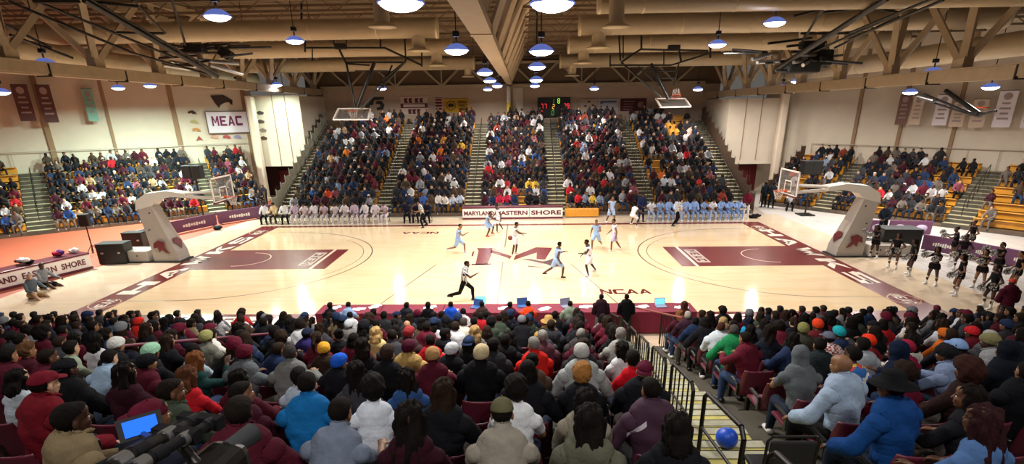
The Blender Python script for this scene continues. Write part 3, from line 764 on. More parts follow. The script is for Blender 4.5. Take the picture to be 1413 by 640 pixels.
def laptop(x, y, z, rz, label, scr, lid):
    o = thing('laptop', label, 'laptop', (x, y, z), rz)
    MB().box((0, 0, .012), (.34, .24, .02), bev=.005).build('keyboard_base', o, lid)
    sc = MB().box((0, .15, .125), (.34, .012, .23), rx=-.25, bev=.004).build('lid', o, lid)
    MB().box((0, .143, .125), (.31, .006, .2), rx=-.25).build('screen', sc, scr)
M_LAPB = mat('blue_laptop_shell', '#3A5F9A', .4); M_LAPG = mat('grey_laptop_shell', '#8C8FA8', .4)
TZ = .758
laptop(6.35-1.0, -1.5, TZ, .1, 'open laptop with bright cyan screen on the right end table', M_SCREEN, M_LAPG)
laptop(2.35, -1.45, TZ, .3, 'grey open laptop between the two men at the courtside table', M_LAPG, M_LAPG)
laptop(-.55, -1.5, TZ, -.4, 'dark blue open laptop left of the man in orange', M_LAPB, M_LAPB)
laptop(.95, -1.4, TZ, .2, 'deep blue open laptop right of the man in orange', M_LAPB, M_LAPB)
laptop(.05-.5, -1.25, TZ, 0, 'pale blue laptop behind the half-court line on the table', M_SCREEN, M_LAPG)
for i, (x, y, a, nm) in enumerate([(-5.2, -1.5, .3, 'left end of first courtside table'), (-4.4, -1.6, -.2, 'first courtside table in front of the blue shirt'), (-3.9, -1.4, .5, 'right end of first courtside table'),
        (-2.1, -1.5, .2, 'third table behind the suited man'), (-1.4, -1.75, -.3, 'table beside royal blue jacket'), (.3, -1.6, .1, 'table left of the orange shirt'), (1.6, -1.7, .4, 'table right of the orange shirt'),
        (2.9, -1.5, -.2, 'table before the standing couple'), (3.4, -1.75, .3, 'table between the two standing people'), (4.7, -1.55, .1, 'table right of the standing people'), (5.9, -1.6, -.4, 'right end table beside the laptop')]):
    o = MB().box((0, 0, .002), (.3, .21, .004)).box((.12, .08, .006), (.3, .21, .004), rz=.2).build('paper_sheets', None, M_PAPER, label='loose white papers lying on the %s' % nm, cat='paper')
    o.location = (x, y, TZ); o.rotation_euler.z = a
# ad boards of the far table
def adboard(a, b_, h, txt, label, depth=.5, face=M_WHITE, trim=M_MAROONP, ink=M_MAROONP, name='advertising_table', bare=False):
    a, b_ = V((a[0], a[1], 0)), V((b_[0], b_[1], 0)); d = (b_-a).normalized(); n = V((-d.y, d.x, 0)); L_ = (b_-a).length; rz = math.atan2(d.y, d.x)
    r = thing(name, label, 'table', a); m_ = (a+b_)/2
    wpart('front_panel', MB().box((m_.x, m_.y, h*.5), (L_, .05, h*.72), rz=rz, bev=.01), r, face)
    wpart('base_rail', MB().box((m_.x-n.x*.01, m_.y-n.y*.01, h*.07), (L_+.02, .09, h*.14), rz=rz, bev=.01), r, trim)
    wpart('tabletop', MB().box((m_.x+n.x*depth/2, m_.y+n.y*depth/2, h*.93), (L_+.04, depth+.1, h*.1), rz=rz, bev=.02), r, trim)
    for t in (.15, L_-.15):
        q = a + d*t + n*(depth-.1); wpart('leg', MB().tube(q, q+V((0,0,h*.88)), .03), r, M_BLACK)
    if txt: text_on(txt, r, m_ + V((0,0,h*.5)) - n*.04, d, (0,0,1), L_*.9, h*.34, ink, bold=.03, th=.002)
    return r
a, b_ = (-3.0, 17.35), (3.55, 17.45)
for i in range(3):
    p = V(a).lerp(V(b_), i/3); q = V(a).lerp(V(b_), (i+1)/3-.004)
    adboard(p, q, .82, ['MARYLAND', 'EASTERN', 'SHORE'][i], 'white courtside board on the far sideline, %s of three' % ['left one', 'middle one', 'right one'][i])
o = MB().use(M_YELLOW).box((0, 0, .3), (2.2, .4, .5), bev=.03).build('bench_front_board', None, label='yellow wooden board front right of the white far-side boards', cat='board'); o.location = (4.8, 17.9, 0)
# press table with lettering on the left
p0, p1 = atZ(0, 402), atZ(128, 370)
adA = p0 + (p0-p1)*.35
adboard(adA[:2], p1[:2], .78, 'MARYLAND  EASTERN  SHORE', 'long press table lettered in maroon standing on the orange track at left', depth=.8)
dd = (p1-adA).normalized(); nn = V((-dd.y, dd.x, 0))
r = thing('bag', 'purple and red jacket bundle lying on the left press table', 'bag', adA + dd*((p1-adA).length*.80) + nn*.4 + V((0,0,.78)))
# table-top things
def lump(name, o, cols, sd, sc=.22):
    rr = random.Random(sd)
    for i, c in enumerate(cols):
        b = MB().ell((rr.uniform(-.15, .15), rr.uniform(-.1, .1), .09+.05*i), (sc*rr.uniform(.8, 1.2), sc*.6, .1), n=16, k=10)
        for k, v in enumerate(b.v): b.v[k] = (v[0]+.02*math.sin(30*v[1]+k), v[1], max(0, v[2]+.02*math.sin(25*v[0]+i)))
        b.build(name, o, M_CLOTH, color=srgb(c))
lump('folded_cloth', r, ['#4A2A66', '#B03048', '#5A3A7A'], 1)
r = thing('bag', 'black shoulder bag with white trim on the left press table', 'bag', adA + dd*((p1-adA).length*.52) + nn*.4 + V((0,0,.78)))
lump('folded_cloth', r, ['#1C1C22', '#24242C', '#D8D4D0'], 2, .28)
r = thing('bag', 'crumpled white bag at the right end of the left press table', 'bag', adA + dd*((p1-adA).length*.93) + nn*.4 + V((0,0,.78)))
lump('folded_cloth', r, ['#D8CCC4', '#E8E0DA'], 3, .2)

# purple barrier panels
def barrier(a, b_, h, label, marks=1):
    a, b_ = V((a[0], a[1], 0)), V((b_[0], b_[1], 0)); d = (b_-a).normalized(); n = V((-d.y, d.x, 0)); L_ = (b_-a).length; rz = math.atan2(d.y, d.x); m_ = (a+b_)/2
    r = thing('barrier_panel', label, 'barrier', m_)
    wpart('panel', MB().box((m_.x, m_.y, h/2+.03), (L_, .09, h-.06), rz=rz, bev=.03), r, M_PURPLE)
    for t in (.2, L_-.2):
        q = a + d*t; wpart('foot', MB().box((q.x, q.y, .02), (.5, .08, .04), rz=rz+PI/2, bev=.01), r, M_BLACK)
    s = -1 if (V((CX, CY, 0))-m_).dot(n) < 0 else 1
    if marks == 1: 
        bb = MB()
        for k in range(9): bb.box(m_ + d*(-L_*.22 + k*L_*.055) + n*s*.05 + V((0,0,h*.5)), (L_*.04, .008, h*(.16+.05*(k % 3))), rz=rz)
        wpart('lettering', bb, r, M_WHITE)
    if marks == 2:
        bb = MB()
        for tt in (-.25, .25): bb.lathe([(0, .004), (.2, .004), (.2, -.004), (0, -.004)], m_ + d*(L_*tt) + n*s*.05 + V((0,0,h*.5)), n=20, sx=1.5, R=Matrix.Rotation(rz, 3, 'Z') @ Matrix.Rotation(PI/2, 3, 'X'))
        wpart('round_mark', bb, r, mat('pale_lilac_paint', '#C9B4D0', .5))
    return r
lb = [((236, 325), (300, 311)), ((302, 310), (360, 301)), ((360, 300), (380, 297))]
for (a, b_), nm in zip(lb, ('nearest the left goal', 'in the middle of the row', 'touching the home bench')):
    barrier(atZ(*a), atZ(*b_), .8, 'purple padded barrier panel at left, %s' % nm, 1 if nm[0] != 't' else 0)
barrier(atZ(190, 338), atZ(228, 330), .8, 'purple barrier panel behind the left goal base', 0)
rb = [((1172, 322), (1222, 324)), ((1224, 324), (1283, 325)), ((1270, 345), (1330, 356)), ((1332, 356), (1380, 366)), ((1382, 366), (1440, 380))]
for k, (a, b_) in enumerate(rb):
    barrier(atZ(*a), atZ(*b_), .8, 'purple padded barrier panel at right, %s counted from the goal' % ordn(k+1), 2 if k < 2 else 1)

# portable goals
def hoop(x0, s, label):
    """x0: baseline side; s=-1 left goal, +1 right goal. Base outside, board towards court"""
    g = thing('basketball_goal', label, 'goal', (x0*1.0, 7.62, 0)); y = 7.62
    px = lambda u: s*u    # u measured outward from the centre of the court
    e = px(L2-1.22)       # backboard plane
    b = MB()
    # tapering vertical tower, padded
    vs = []
    for (ua, ub, wd, z) in ((15.62, 16.85, .45, .05), (15.68, 16.85, .45, .5), (16.12, 17.0, .38, 1.6), (16.5, 17.2, .32, 2.75)):
        vs += [(px(ua), y-wd, z), (px(ub), y-wd, z), (px(ub), y+wd, z), (px(ua), y+wd, z)]
    fs = [(0,1,2,3), (12,15,14,13)]
    for k in range(3):
        for i in range(4): a = k*4+i; c = k*4+(i+1)%4; fs.append((a, a+4, c+4, c) if s > 0 else (a, c, c+4, a+4))
    b.add(vs, fs); wpart('tower_padding', b, g, M_GREYPAD)
    wpart('base_box', MB().box((px(18.05), y, .3), (1.9, 1.0, .55), bev=.05), g, M_GREYPAD)
    wpart('base_plinth', MB().box((px(17.1), y, .04), (3.2, 1.1, .06), bev=.01), g, M_DARK)
    # curved boom cover
    pr = [(17.25, 2.5), (17.15, 2.95), (16.6, 3.28), (15.6, 3.38), (14.8, 3.25), (14.75, 3.08), (15.5, 3.1), (16.2, 2.95), (16.45, 2.7)]
    vs = [(px(u), y-.33, z) for u, z in pr] + [(px(u), y+.33, z) for u, z in pr]; n = len(pr)
    wpart('boom_cover', MB().add(vs, [tuple(range(n)) if s < 0 else tuple(range(n-1,-1,-1)), tuple(range(2*n-1,n-1,-1)) if s < 0 else tuple(range(n, 2*n))] + [(i, n+i, n+(i+1)%n, (i+1)%n) if s < 0 else ((i+1)%n, n+(i+1)%n, n+i, i) for i in range(n)]), g, mat('white_goal_cover', '#D9D3C8', .5))
    arm = MB()
    for dy in (-.2, .2): arm.tube((px(15), y+dy, 3.22), (e+s*.1, y+dy*1.1, 3.3), .05); arm.tube((px(15.2), y+dy, 3.1), (e+s*.1, y+dy*1.1, 2.95), .04)
    wpart('boom_arm', arm, g, mat('white_goal_steel', '#CFC8BE', .4))
    bd = wpart('backboard', MB().box((e, y, 3.43), (.02, 1.8, 1.05)), g, M_GLASS)
    fr = MB()
    for z in (2.9, 3.96): fr.box((e, y, z), (.05, 1.86, .06))
    for dy in (-.9, .9): fr.box((e, y+dy, 3.43), (.05, .06, 1.1))
    o = wpart('board_frame', fr, g, M_WHITE)
    sq = MB()
    for z in (3.05, 3.5): sq.box((e-s*.015, y, z), (.01, .61, .05))
    for dy in (-.3, .3): sq.box((e-s*.015, y+dy, 3.28), (.01, .05, .45))
    wpart('target_square', sq, g, M_WHITE)
    wpart('board_padding', MB().box((e, y, 2.86), (.09, 1.9, .08), bev=.02), g, mat('maroon_padding', '#5A2028', .5))
    rim = MB(); cx = e-s*.38
    for i in range(28):
        a0, a1 = 2*PI*i/28, 2*PI*(i+1)/28; rim.tube((cx+.23*math.cos(a0), y+.23*math.sin(a0), 3.05), (cx+.23*math.cos(a1), y+.23*math.sin(a1), 3.05), .012, n=6, caps=False)
    rim.box((e-s*.08, y, 3.05), (.16, .12, .1), bev=.02); wpart('rim', rim, g, M_ORANGE)
    net = MB(); K = 12
    for i in range(K):
        for sg in (-1, 1):
            pts = []
            for j in range(6):
                rr = .225 - .1*min(1, j/4) ; a = 2*PI*(i + sg*j*.5)/K; pts.append((cx+rr*math.cos(a), y+rr*math.sin(a), 3.04-.075*j))
            net.path(pts, .005, n=4)
    wpart('net', net, g, M_NET)
    # hawk marks on the pads (maroon silhouettes on the two faces seen)
    mk_ = MB(); 
    def side(pts, yy): return [(px(u), yy, z) for u, z in pts]
    h = [(15.95, .45), (16.15, .75), (16.1, 1.0), (16.4, 1.1), (16.65, .95), (16.7, .7), (16.5, .75), (16.45, .5), (16.3, .65), (16.15, .5)]
    q = side(h, y-.512); mk_.quad(q if s > 0 else q[::-1], .004)
    f = [(15.64, .95), (15.64, .95)]
    wpart('hawk_mark', mk_, g, M_MAROON)
    mk2 = MB(); xx = lambda z: px(15.6 + (z-.5)*.41) - s*.012
    zz = [(.15, .75), (.3, .95), (.1, 1.15), (-.2, 1.15), (-.3, .95), (-.1, .8), (0, .6)]
    q = [(xx(z), y+dy, z) for dy, z in zz]; mk2.quad(q if s < 0 else q[::-1], .004)
    wpart('hawk_mark', mk2, g, M_MAROON)
    bolts = MB()
    for u, z in ((16.5, 2.4), (16.7, 1.6), (16.9, .9), (17.6, .35)): bolts.box((px(u), y-.5, z), (.06, .03, .06))
    wpart('bolt', bolts, g, M_DARK)
    return g
hoop(-16, -1, 'portable basketball goal with grey padded tower on the left baseline')
hoop(16, 1, 'portable basketball goal with grey padded tower on the right baseline')

# speaker stand, equipment cases, hanging loudspeakers
def case(name, label, p, size, rz, lid=M_BLACK, cat='case'):
    r = thing(name, label, cat, p, rz)
    MB().box((0, 0, size[2]/2+.03), size, bev=.03).build('body', r, lid)
    MB().box((0, 0, size[2]+.03), (size[0]+.03, size[1]+.03, .06), bev=.02).build('lid', r, M_DARK)
    for sx in (-1, 1):
        MB().box((sx*size[0]*.3, -size[1]/2-.015, size[2]*.6), (.12, .03, .08), bev=.01).build('latch', r, M_CHROME)
        for sy in (-1, 1): MB().ell((sx*(size[0]/2-.1), sy*(size[1]/2-.1), .04), (.04, .04, .04)).build('caster', r, M_DARK)
    return r
case('equipment_case', 'large black equipment case left of the left goal base', atZ(156, 365) + V((0,.35,0)), (1.25, .75, .95), .12)
case('equipment_case', 'black scorer cart standing behind the large black case', atZ(185, 346)+V((0,.3,0)), (1.0, .6, .9), .1)
case('covered_cart', 'large black covered cart behind the cheerleaders at right', atZ(1238, 352)+V((.2,.6,0)), (1.7, 1.0, 1.15), -.1, cat='cart')
case('equipment_case', 'low dark case lying behind the right goal base', atZ(1195, 350)+V((.4,1.0,0)), (1.3, .6, .45), -.5)
def speaker_on_pole(p, h, sz, label, rz=0):
    r = thing('loudspeaker', label, 'loudspeaker', p, rz)
    MB().tube((0,0,.1), (0,0,h), .03).build('pole', r, M_BLACK)
    for k in range(3):
        a = k*2*PI/3; MB().tube((0,0,.55), (.45*math.cos(a), .45*math.sin(a), .02), .018).build('tripod_leg', r, M_BLACK)
    bx_ = MB().box((0, 0, h+sz[2]/2), sz, bev=.04).build('cabinet', r, M_DARK)
    MB().box((0, -sz[1]/2-.01, h+sz[2]/2), (sz[0]*.86, .02, sz[2]*.9), bev=.008).build('grille', bx_, M_BLACK)
    return r
pp = atZ(130, 352)
speaker_on_pole(pp, 1.5, (.42, .36, .62), 'small black loudspeaker on a pole beside the black equipment case', .3)
for (px_, py_, Yb, s_, nm) in ((268, 246, 18.2, .55, 'left'), (1118, 240, 17.8, .5, 'right')):
    q = atY(px_, py_, Yb); r = thing('loudspeaker', 'pair of big black loudspeakers on a mast before the %s bleachers' % nm, 'loudspeaker', (q.x, q.y, 0))
    MB().tube((.1, 0, .05), (.1, 0, q.z), .05).build('mast', r, M_BLACK)
    MB().box((.1, 0, .04), (.9, .9, .08), bev=.02).build('base_plate', r, M_BLACK)
    for sx in (-1, 1):
        c = MB().box((sx*.32, 0, q.z+.42), (.58, .5, .85), rz=-sx*.12, bev=.04).build('cabinet', r, M_DARK)
        MB().box((sx*.32, -.27, q.z+.42), (.5, .03, .76), rz=-sx*.12).build('grille', c, M_BLACK)

# ---------------- retractable rigging under the roof ----------------
def bar(r, a, b_, Ya, Yb, rad=.05, nm='mast_tube', m_=None):
    return wpart(nm, MB().tube(atY(*a, Ya), atY(*b_, Yb), rad), r, m_ or M_BLACK)
r = thing('retractable_goal', 'black folded practice goal rigging under the left part of roof', 'goal', atY(290, 70, 5))
for a, b_, ya, yb, rd in [((12,2),(183,73),1,3.5,.045), ((46,0),(240,79),1,4.5,.045), ((116,0),(300,106),.5,6,.09), ((116,-6),(300,100),.5,6,.04), ((183,0),(228,46),2,4,.04), ((236,-4),(256,62),3,5,.045),
        ((116,1),(191,9),1.0,1.6,.05), ((160,45),(226,46),2.6,3.6,.045), ((46,2),(110,2),1,1.2,.05), ((183,73),(300,106),3.5,6,.04)]: bar(r, a, b_, ya, yb, rd)
rr = random.Random(5)
for k in range(16):
    x, y = rr.uniform(245, 318), rr.uniform(60, 92); bar(r, (x, y), (x+rr.uniform(20, 60)*rr.choice((-1, 1)), y+rr.uniform(-6, 10)), 5.2, 6.2, .045)
wpart('winch_box', MB().box(atY(270, 68, 5.4), (.7, .5, .3), bev=.04), r, M_DARK)
wpart('winch_box', MB().box(atY(312, 74, 6), (.5, .4, .35), ry=.6, bev=.05), r, M_DARK)
for k, (a, b_) in enumerate((((235,85),(270,92)), ((272,82),(330,88)), ((290,90),(335,103)), ((225,90),(262,96)))): bar(r, a, b_, 5.6, 6.4, .07, 'steel_strut', M_CHROME)
r = thing('retractable_goal', 'black folded practice goal rigging under the right part of roof', 'goal', atY(1100, 80, 6))
for a, b_, ya, yb, rd in [((1225,-3),(1073,94),1.5,7,.10), ((1143,0),(1104,62),3,6,.045), ((1240,23),(1152,66),3,6,.04), ((1240,19),(1122,72),3,6,.04), ((1302,0),(1173,54),1,4,.045), ((1290,-3),(1173,45),1,4,.045),
        ((1137,17),(1190,11),4,4.2,.04), ((1200,10),(1240,17),3.6,3.4,.04), ((1105,46),(1172,46),6,6,.045), ((1095,22),(1137,12),5,5,.04)]: bar(r, a, b_, ya, yb, rd)
for k in range(16):
    x, y = rr.uniform(1045, 1140), rr.uniform(58, 98); bar(r, (x, y), (x+rr.uniform(15, 60)*rr.choice((-1, 1)), y+rr.uniform(-8, 6)), 6, 7.4, .05)
for c, sz in (((1120,62),(.9,.5,.3)), ((1105,92),(1.3,.8,.5)), ((1132,80),(.8,.6,.6))): wpart('winch_box', MB().box(atY(*c, 6.6), sz, bev=.08), r, M_DARK)
for k, (a, b_) in enumerate((((1038,82),(1065,74)), ((1045,86),(1075,84)), ((1100,76),(1125,76)), ((1095,86),(1110,84)), ((1108,90),(1118,84)))): bar(r, a, b_, 6, 6.3, .07, 'steel_strut', M_CHROME)
def hung_goal(label, quad, Yb, masts, frame, rimc, flip):
    r = thing('retractable_goal', label, 'goal', atY(*quad[0], Yb))
    P4 = [atY(x, y, Yb + dy) for (x, y), dy in zip(quad, (1.05, 1.05, 0, 0))]     # far pair then near pair: board swung up
    wpart('backboard', MB().quad(P4, .02), r, M_GLASS)
    f = MB()
    for i in range(4): f.beam(P4[i], P4[(i+1) % 4], .07, .07)
    wpart('board_frame', f, r, M_WHITE)
    c = atY(*rimc, Yb + .4); R_ = Matrix.Rotation(flip, 3, 'X'); rim = MB()
    for i in range(24):
        a0, a1 = 2*PI*i/24, 2*PI*(i+1)/24; rim.tube(c + R_ @ V((.23*math.cos(a0), .23*math.sin(a0), 0)), c + R_ @ V((.23*math.cos(a1), .23*math.sin(a1), 0)), .018, n=6, caps=False)
    wpart('rim', rim, r, M_ORANGE)
    net = MB()
    for i in range(12):
        a0 = 2*PI*i/12; net.tube(c + R_ @ V((.22*math.cos(a0), .22*math.sin(a0), 0)), c + R_ @ V((.12*math.cos(a0+.4), .12*math.sin(a0+.4), -.35)), .007, n=4)
    wpart('net', net, r, M_NET)
    for a, b_, rd in masts: bar(r, a, b_, Yb+.5, Yb+.2, rd)
    for a, b_, rd in frame: bar(r, a, b_, Yb+.6, Yb+.6, rd, 'frame_tube')
    wpart('winch_box', MB().box(atY(*( (470, 64) if quad[0][0] < 700 else (930, 66)), Yb+.6), (.55, .3, .25), bev=.04), r, M_DARK)
hung_goal('black-masted hanging goal folded up before the far left bleachers', [(467,150), (511,150), (508,165), (460,165)], 10,
    [((517,85),(493,148),.09), ((478,88),(490,148),.05), ((560,84),(500,148),.05), ((541,90),(528,122),.04), ((560,84),(528,110),.04)],
    [((421,66),(531,66),.045), ((531,66),(582,90),.05), ((478,86),(560,86),.045), ((421,46),(421,72),.045), ((416,36),(416,0),.05), ((525,46),(525,66),.04), ((464,60),(478,88),.05), ((478,88),(510,90),.04), ((461,46),(461,62),.03), ((477,46),(478,60),.03), ((431,66),(431,84),.03), ((582,70),(582,92),.04), ((490,98),(536,98),.03), ((558,46),(560,84),.04)], (487, 153), 0.0)
hung_goal('hanging goal with orange rim folded up before the far right bleachers', [(905,136), (945,136), (953,147), (912,148)], 10,
    [((898,88),(922,136),.09), ((857,86),(912,134),.05), ((882,92),(926,136),.03)],
    [((884,68),(977,70),.045), ((884,68),(857,86),.05), ((842,90),(926,90),.045), ((842,76),(842,92),.04), ((885,46),(885,68),.05), ((886,8),(885,30),.06), ((988,10),(986,32),.06), ((854,46),(856,84),.04), ((860,46),(860,80),.03), ((937,68),(940,86),.05), ((926,90),(977,74),.04), ((916,68),(916,90),.03), ((885,98),(935,98),.03), ((895,108),(932,108),.03), ((937,86),(930,118),.03), ((980,60),(980,80),.05)], (933, 133), PI*.9)
r = thing('retractable_goal', 'hanging goal with black mast before the championship banners at right', 'goal', atX(1350, 150, 21))
for a, b_, rd in [((1305,125),(1352,158),.1), ((1275,130),(1345,158),.05), ((1352,158),(1375,153),.06), ((1270,136),(1340,158),.04)]:
    wpart('mast_tube', MB().tube(atX(*a, 21), atX(*b_, 21.2), rd), r, M_BLACK)
wpart('rim', MB().lathe([(.2,0),(.23,.02),(.23,-.04)], atX(1356, 148, 21.1)), r, M_ORANGE)
wpart('winch_box', MB().box(atX(1349, 157, 21.2), (.3, .3, .2), bev=.04), r, M_DARK)
wpart('steel_strut', MB().tube(atX(1268, 133, 21), atX(1290, 139, 21), .12), r, M_CHROME)
# conduit lines on the ribs
r = thing('conduit_run', 'dark electrical conduit hanging along the left girder', 'pipe', atX(150, 110, -17.2))
for a, b_ in (((150,111),(425,124)), ((0,30),(70,66)), ((14,48),(100,80))): wpart('pipe', MB().tube(atX(*a, -17.2), atX(*b_, -17.2), .05), r, M_BLACK)

# ---------------- banners and signs ----------------
def banner(A, n, corners, label, m_, lines=4, ink=None, name='banner', off=.1, badge=True):
    """hung cloth with printed bars; corners given as photo pixels tl,tr,br,bl, on a plane off metres before the wall"""
    A2 = (A[0]-n[0]*off, A[1]-n[1]*off)
    pc = [atP(x, y, A2, n) for x, y in corners]
    # straighten: vertical sides, level edges
    zt = (pc[0].z+pc[1].z)/2; zb = (pc[2].z+pc[3].z)/2; l = (pc[0]+pc[3])/2; q = (pc[1]+pc[2])/2
    tl, tr, br, bl = V((l.x,l.y,zt)), V((q.x,q.y,zt)), V((q.x,q.y,zb)), V((l.x,l.y,zb))
    r = thing(name, label, 'banner', (tl+br)/2)
    wpart('cloth', MB().quad([bl, br, tr, tl], .012), r, m_)
    wpart('hanging_rod', MB().tube(tl+V((0,0,.02)), tr+V((0,0,.02)), .02), r, M_BLACK)
    ux = (tr-tl).normalized(); W_ = (tr-tl).length; H_ = zt-zb; nn = V((n[0], n[1], 0))
    for k in range(lines):
        c = (tl+tr)/2 + V((0,0,-H_*(.34+.56*k/lines))) - nn*.02
        wd = W_*(.62 if k % 2 else .45)
        wpart('printed_line', MB().quad([c-ux*wd/2-V((0,0,.05)), c+ux*wd/2-V((0,0,.05)), c+ux*wd/2+V((0,0,.05)), c-ux*wd/2+V((0,0,.05))], .004), r, ink or M_MAROON)
    if badge:
        c = (tl+tr)/2 + V((0,0,-H_*.15)) - nn*.02
        wpart('badge', MB().quad([c + ux*(W_*.25*math.cos(a)) + V((0,0,H_*.1*math.sin(a))) for a in [i*PI/6 for i in range(12)]], .004), r, ink or M_MAROON)
    return r, tl, tr, br, bl
M_BAN_D = mat('dark_maroon_banner', '#5B3A38', .8); M_BAN_G = mat('teal_banner', '#7FB09E', .8); M_BAN_W = mat('white_banner', '#E8DDE2', .8); M_BAN_T = mat('tan_banner', '#CDB6A0', .8); M_BAN_R = mat('reddish_brown_banner', '#7C5A50', .8)
M_INKL = mat('faded_print', '#A08C88', .8)
wl_ = (AL.x+NL.x*6.3, AL.y+NL.y*6.3); wr_ = (AR.x+NR.x*6.3, AR.y+NR.y*6.3)
nl, nr = (NL.x, NL.y), (NR.x, NR.y)
banner(wl_, nl, [(14,117), (38,117), (50,167), (28,167)], 'dark maroon championship banner nearest the left picture edge', M_BAN_D, 4, M_INKL, off=1.2)
banner(wl_, nl, [(46,117), (68,118), (82,169), (62,169)], 'dark maroon championship banner, right one of the left pair', M_BAN_D, 4, M_INKL, off=1.2)
banner(wl_, nl, [(112,122), (127,123), (137,167), (122,167)], 'small pale teal championship banner on the left wall', M_BAN_G, 3, M_INKL, off=.8)
for cs, m_, lb in (([(1243,131),(1260,131),(1250,172),(1234,172)], M_BAN_R, 'brown championship banner, leftmost on the right wall'),
        ([(1262,131),(1277,133),(1269,172),(1253,172)], M_BAN_T, 'pale brown banner second from left on the right wall'),
        ([(1296,130),(1315,132),(1305,173),(1284,173)], M_BAN_W, 'white championship banner third from left on right wall'),
        ([(1317,140),(1335,142),(1328,175),(1308,175)], M_BAN_T, 'tan championship banner fourth from left on right wall'),
        ([(1345,140),(1368,134),(1356,176),(1334,176)], M_BAN_T, 'tan banner behind the hanging rim on the right wall'),
        ([(1382,126),(1409,124),(1391,176),(1366,175)], M_BAN_W, 'large bright white championship banner on the right wall'),
        ([(1420,135),(1440,135),(1420,176),(1405,176)], M_BAN_W, 'white championship banner cut by the right picture edge')):
    banner(wr_, nr, cs, lb, m_, 4, M_INKL, off=1.0)
# conference sign and the row of small team marks on the left wall
def wall_panel(A, n, corners, off, m_, name, label, frame=None, th=.05):
    r, tl, tr, br, bl = banner(A, n, corners, label, m_, 0, None, name, off, False)
    r['category'] = 'sign'
    return r, tl, tr, br, bl
r, tl, tr, br, bl = wall_panel(wl_, nl, [(283,154), (340,153), (345,183), (288,184)], .15, mat('white_sign_face', '#EFE6EE', .4), 'wall_sign', 'white conference sign with purple letters on the left wall')
ux = (tr-tl).normalized(); nn = V((NL.x, NL.y, 0)); W_ = (tr-tl).length; H_ = tl.z-bl.z; cc = (tl+br)/2
def text_glyph(txt, r, c, ux, w_, h_, m_, name='lettering', off=.02, nn=nn):
    b = MB(); adv = w_/len(txt)
    for i, ch in enumerate(txt):
        for q in GLY[ch]:
            b.quad([c + ux*(-w_/2 + i*adv + a*adv*.86) + V((0,0,(bb-.5)*h_)) - nn*off for a, bb in q], .004)
    return wpart(name, b, r, m_)
text_glyph('MEAC', r, cc+V((0,0,.1)), ux, W_*.76, H_*.45, mat('purple_lettering', '#7A2358', .5))
fb = MB()
for a, b_ in ((tl,tr),(tr,br),(br,bl),(bl,tl)): fb.beam(a, b_, .06, .08)
wpart('frame', fb, r, mat('brown_sign_frame', '#7A5E50', .5))
def mark(px_, py_, w_, h_, col, label, shape=0, A=wl_, n=nl):
    c = atP(px_, py_, (A[0]-n[0]*.06, A[1]-n[1]*.06), n); uu = V((n[1], -n[0], 0)).normalized()
    if uu.x < 0: uu = -uu
    if shape == 0: pts = [(-.5,.1),(-.3,.4),(.1,.5),(.4,.2),(.5,-.3),(.3,-.1),(.1,-.2),(-.1,.05),(-.35,-.1)]
    elif shape == 1: pts = [(-.5,.45),(.1,.5),(.5,.1),(.45,-.3),(.3,-.05),(.1,-.1),(-.1,-.25),(-.2,-.5),(-.35,-.1)]
    else: pts = [(-.4,-.4),(0,.5),(.4,-.4),(0,-.15)]
    o = MB().quad([uu*(x*w_) + V((0,0,z*h_)) for x, z in pts], .02).build('team_mark', None, mat('mark_'+col, '#'+col, .7), label=label, cat='emblem'); o.location = c
mark(306.5, 140, 1.5, .95, '3A2A2A', 'dark hawk emblem above the conference sign', 1)
for (x, y, col, nm) in ((265,156,'4A2E22','uppermost of four'), (268,169,'B8B070','second of four'), (271,180,'C98A4A','third of four'), (275,191,'A04A3A','lowest of four')):
    mark(x, y, .6, .4, col, 'small team mark left of the conference sign, %s' % nm, 0 if y < 190 else 2)
for (x, y, col, nm) in ((296,190,'D8A08A','left of three'), (313,190,'B04A50','middle of three'), (328,190,'9A94B8','right of three')):
    mark(x, y, .6, .45, col, 'small team mark below the conference sign, %s' % nm)
for (x, y, col, nm) in ((358,156,'4A3A3A','uppermost'), (359,168,'5A4A48','second'), (362,180,'8A7A70','third'), (363,191,'5A4438','lowest')):
    q = atY(x, y, 26.9)
    o = MB().quad([(-.3,0,.05),(-.1,0,-.12),(.25,0,-.1),(.32,0,.05),(0,0,.18)], .02).build('team_mark', None, mat('mark_'+col, '#'+col, .7), label='small team mark right of conference sign, %s of four' % nm, cat='emblem'); o.location = (max(q.x, -20.0), 26.97, q.z)
# back wall signs
WB = (0, 32.96); nb = (0, 1)
mbk = mat('maroon_lettering', '#5A1A24', .7); M_BWW = mat('yellow_banner', '#D9A21C', .6)
nnb = V((0, 1, 0)); uxb = V((1, 0, 0))
r, tl, tr, br, bl = wall_panel(WB, nb, [(612,136), (647,136), (647,155), (612,155)], .1, M_BWW, 'sponsor_banner', 'yellow sponsor banner with round black buffalo logo on back wall')
cc = (tl+br)/2; W_ = tr.x-tl.x; H_ = tl.z-bl.z
wpart('round_logo', MB().quad([V((tl.x+W_*.3+H_*.36*math.cos(a), 32.8, cc.z+H_*.36*math.sin(a))) for a in [i*PI/10 for i in range(20)]], .01), r, M_BLACK)
wpart('inner_disc', MB().quad([V((tl.x+W_*.3+H_*.31*math.cos(a), 32.785, cc.z+H_*.31*math.sin(a))) for a in [i*PI/10 for i in range(20)]], .01), r, M_BWW)
wpart('buffalo_mark', MB().quad([V((tl.x+W_*.3+x*H_*.5, 32.77, cc.z+z*H_*.4)) for x, z in [(-.5,0),(-.3,.35),(.1,.4),(.5,.1),(.45,-.2),(.3,-.1),(.25,-.5),(.1,-.2),(-.15,-.2),(-.2,-.5),(-.35,-.2)]], .01), r, M_BLACK)
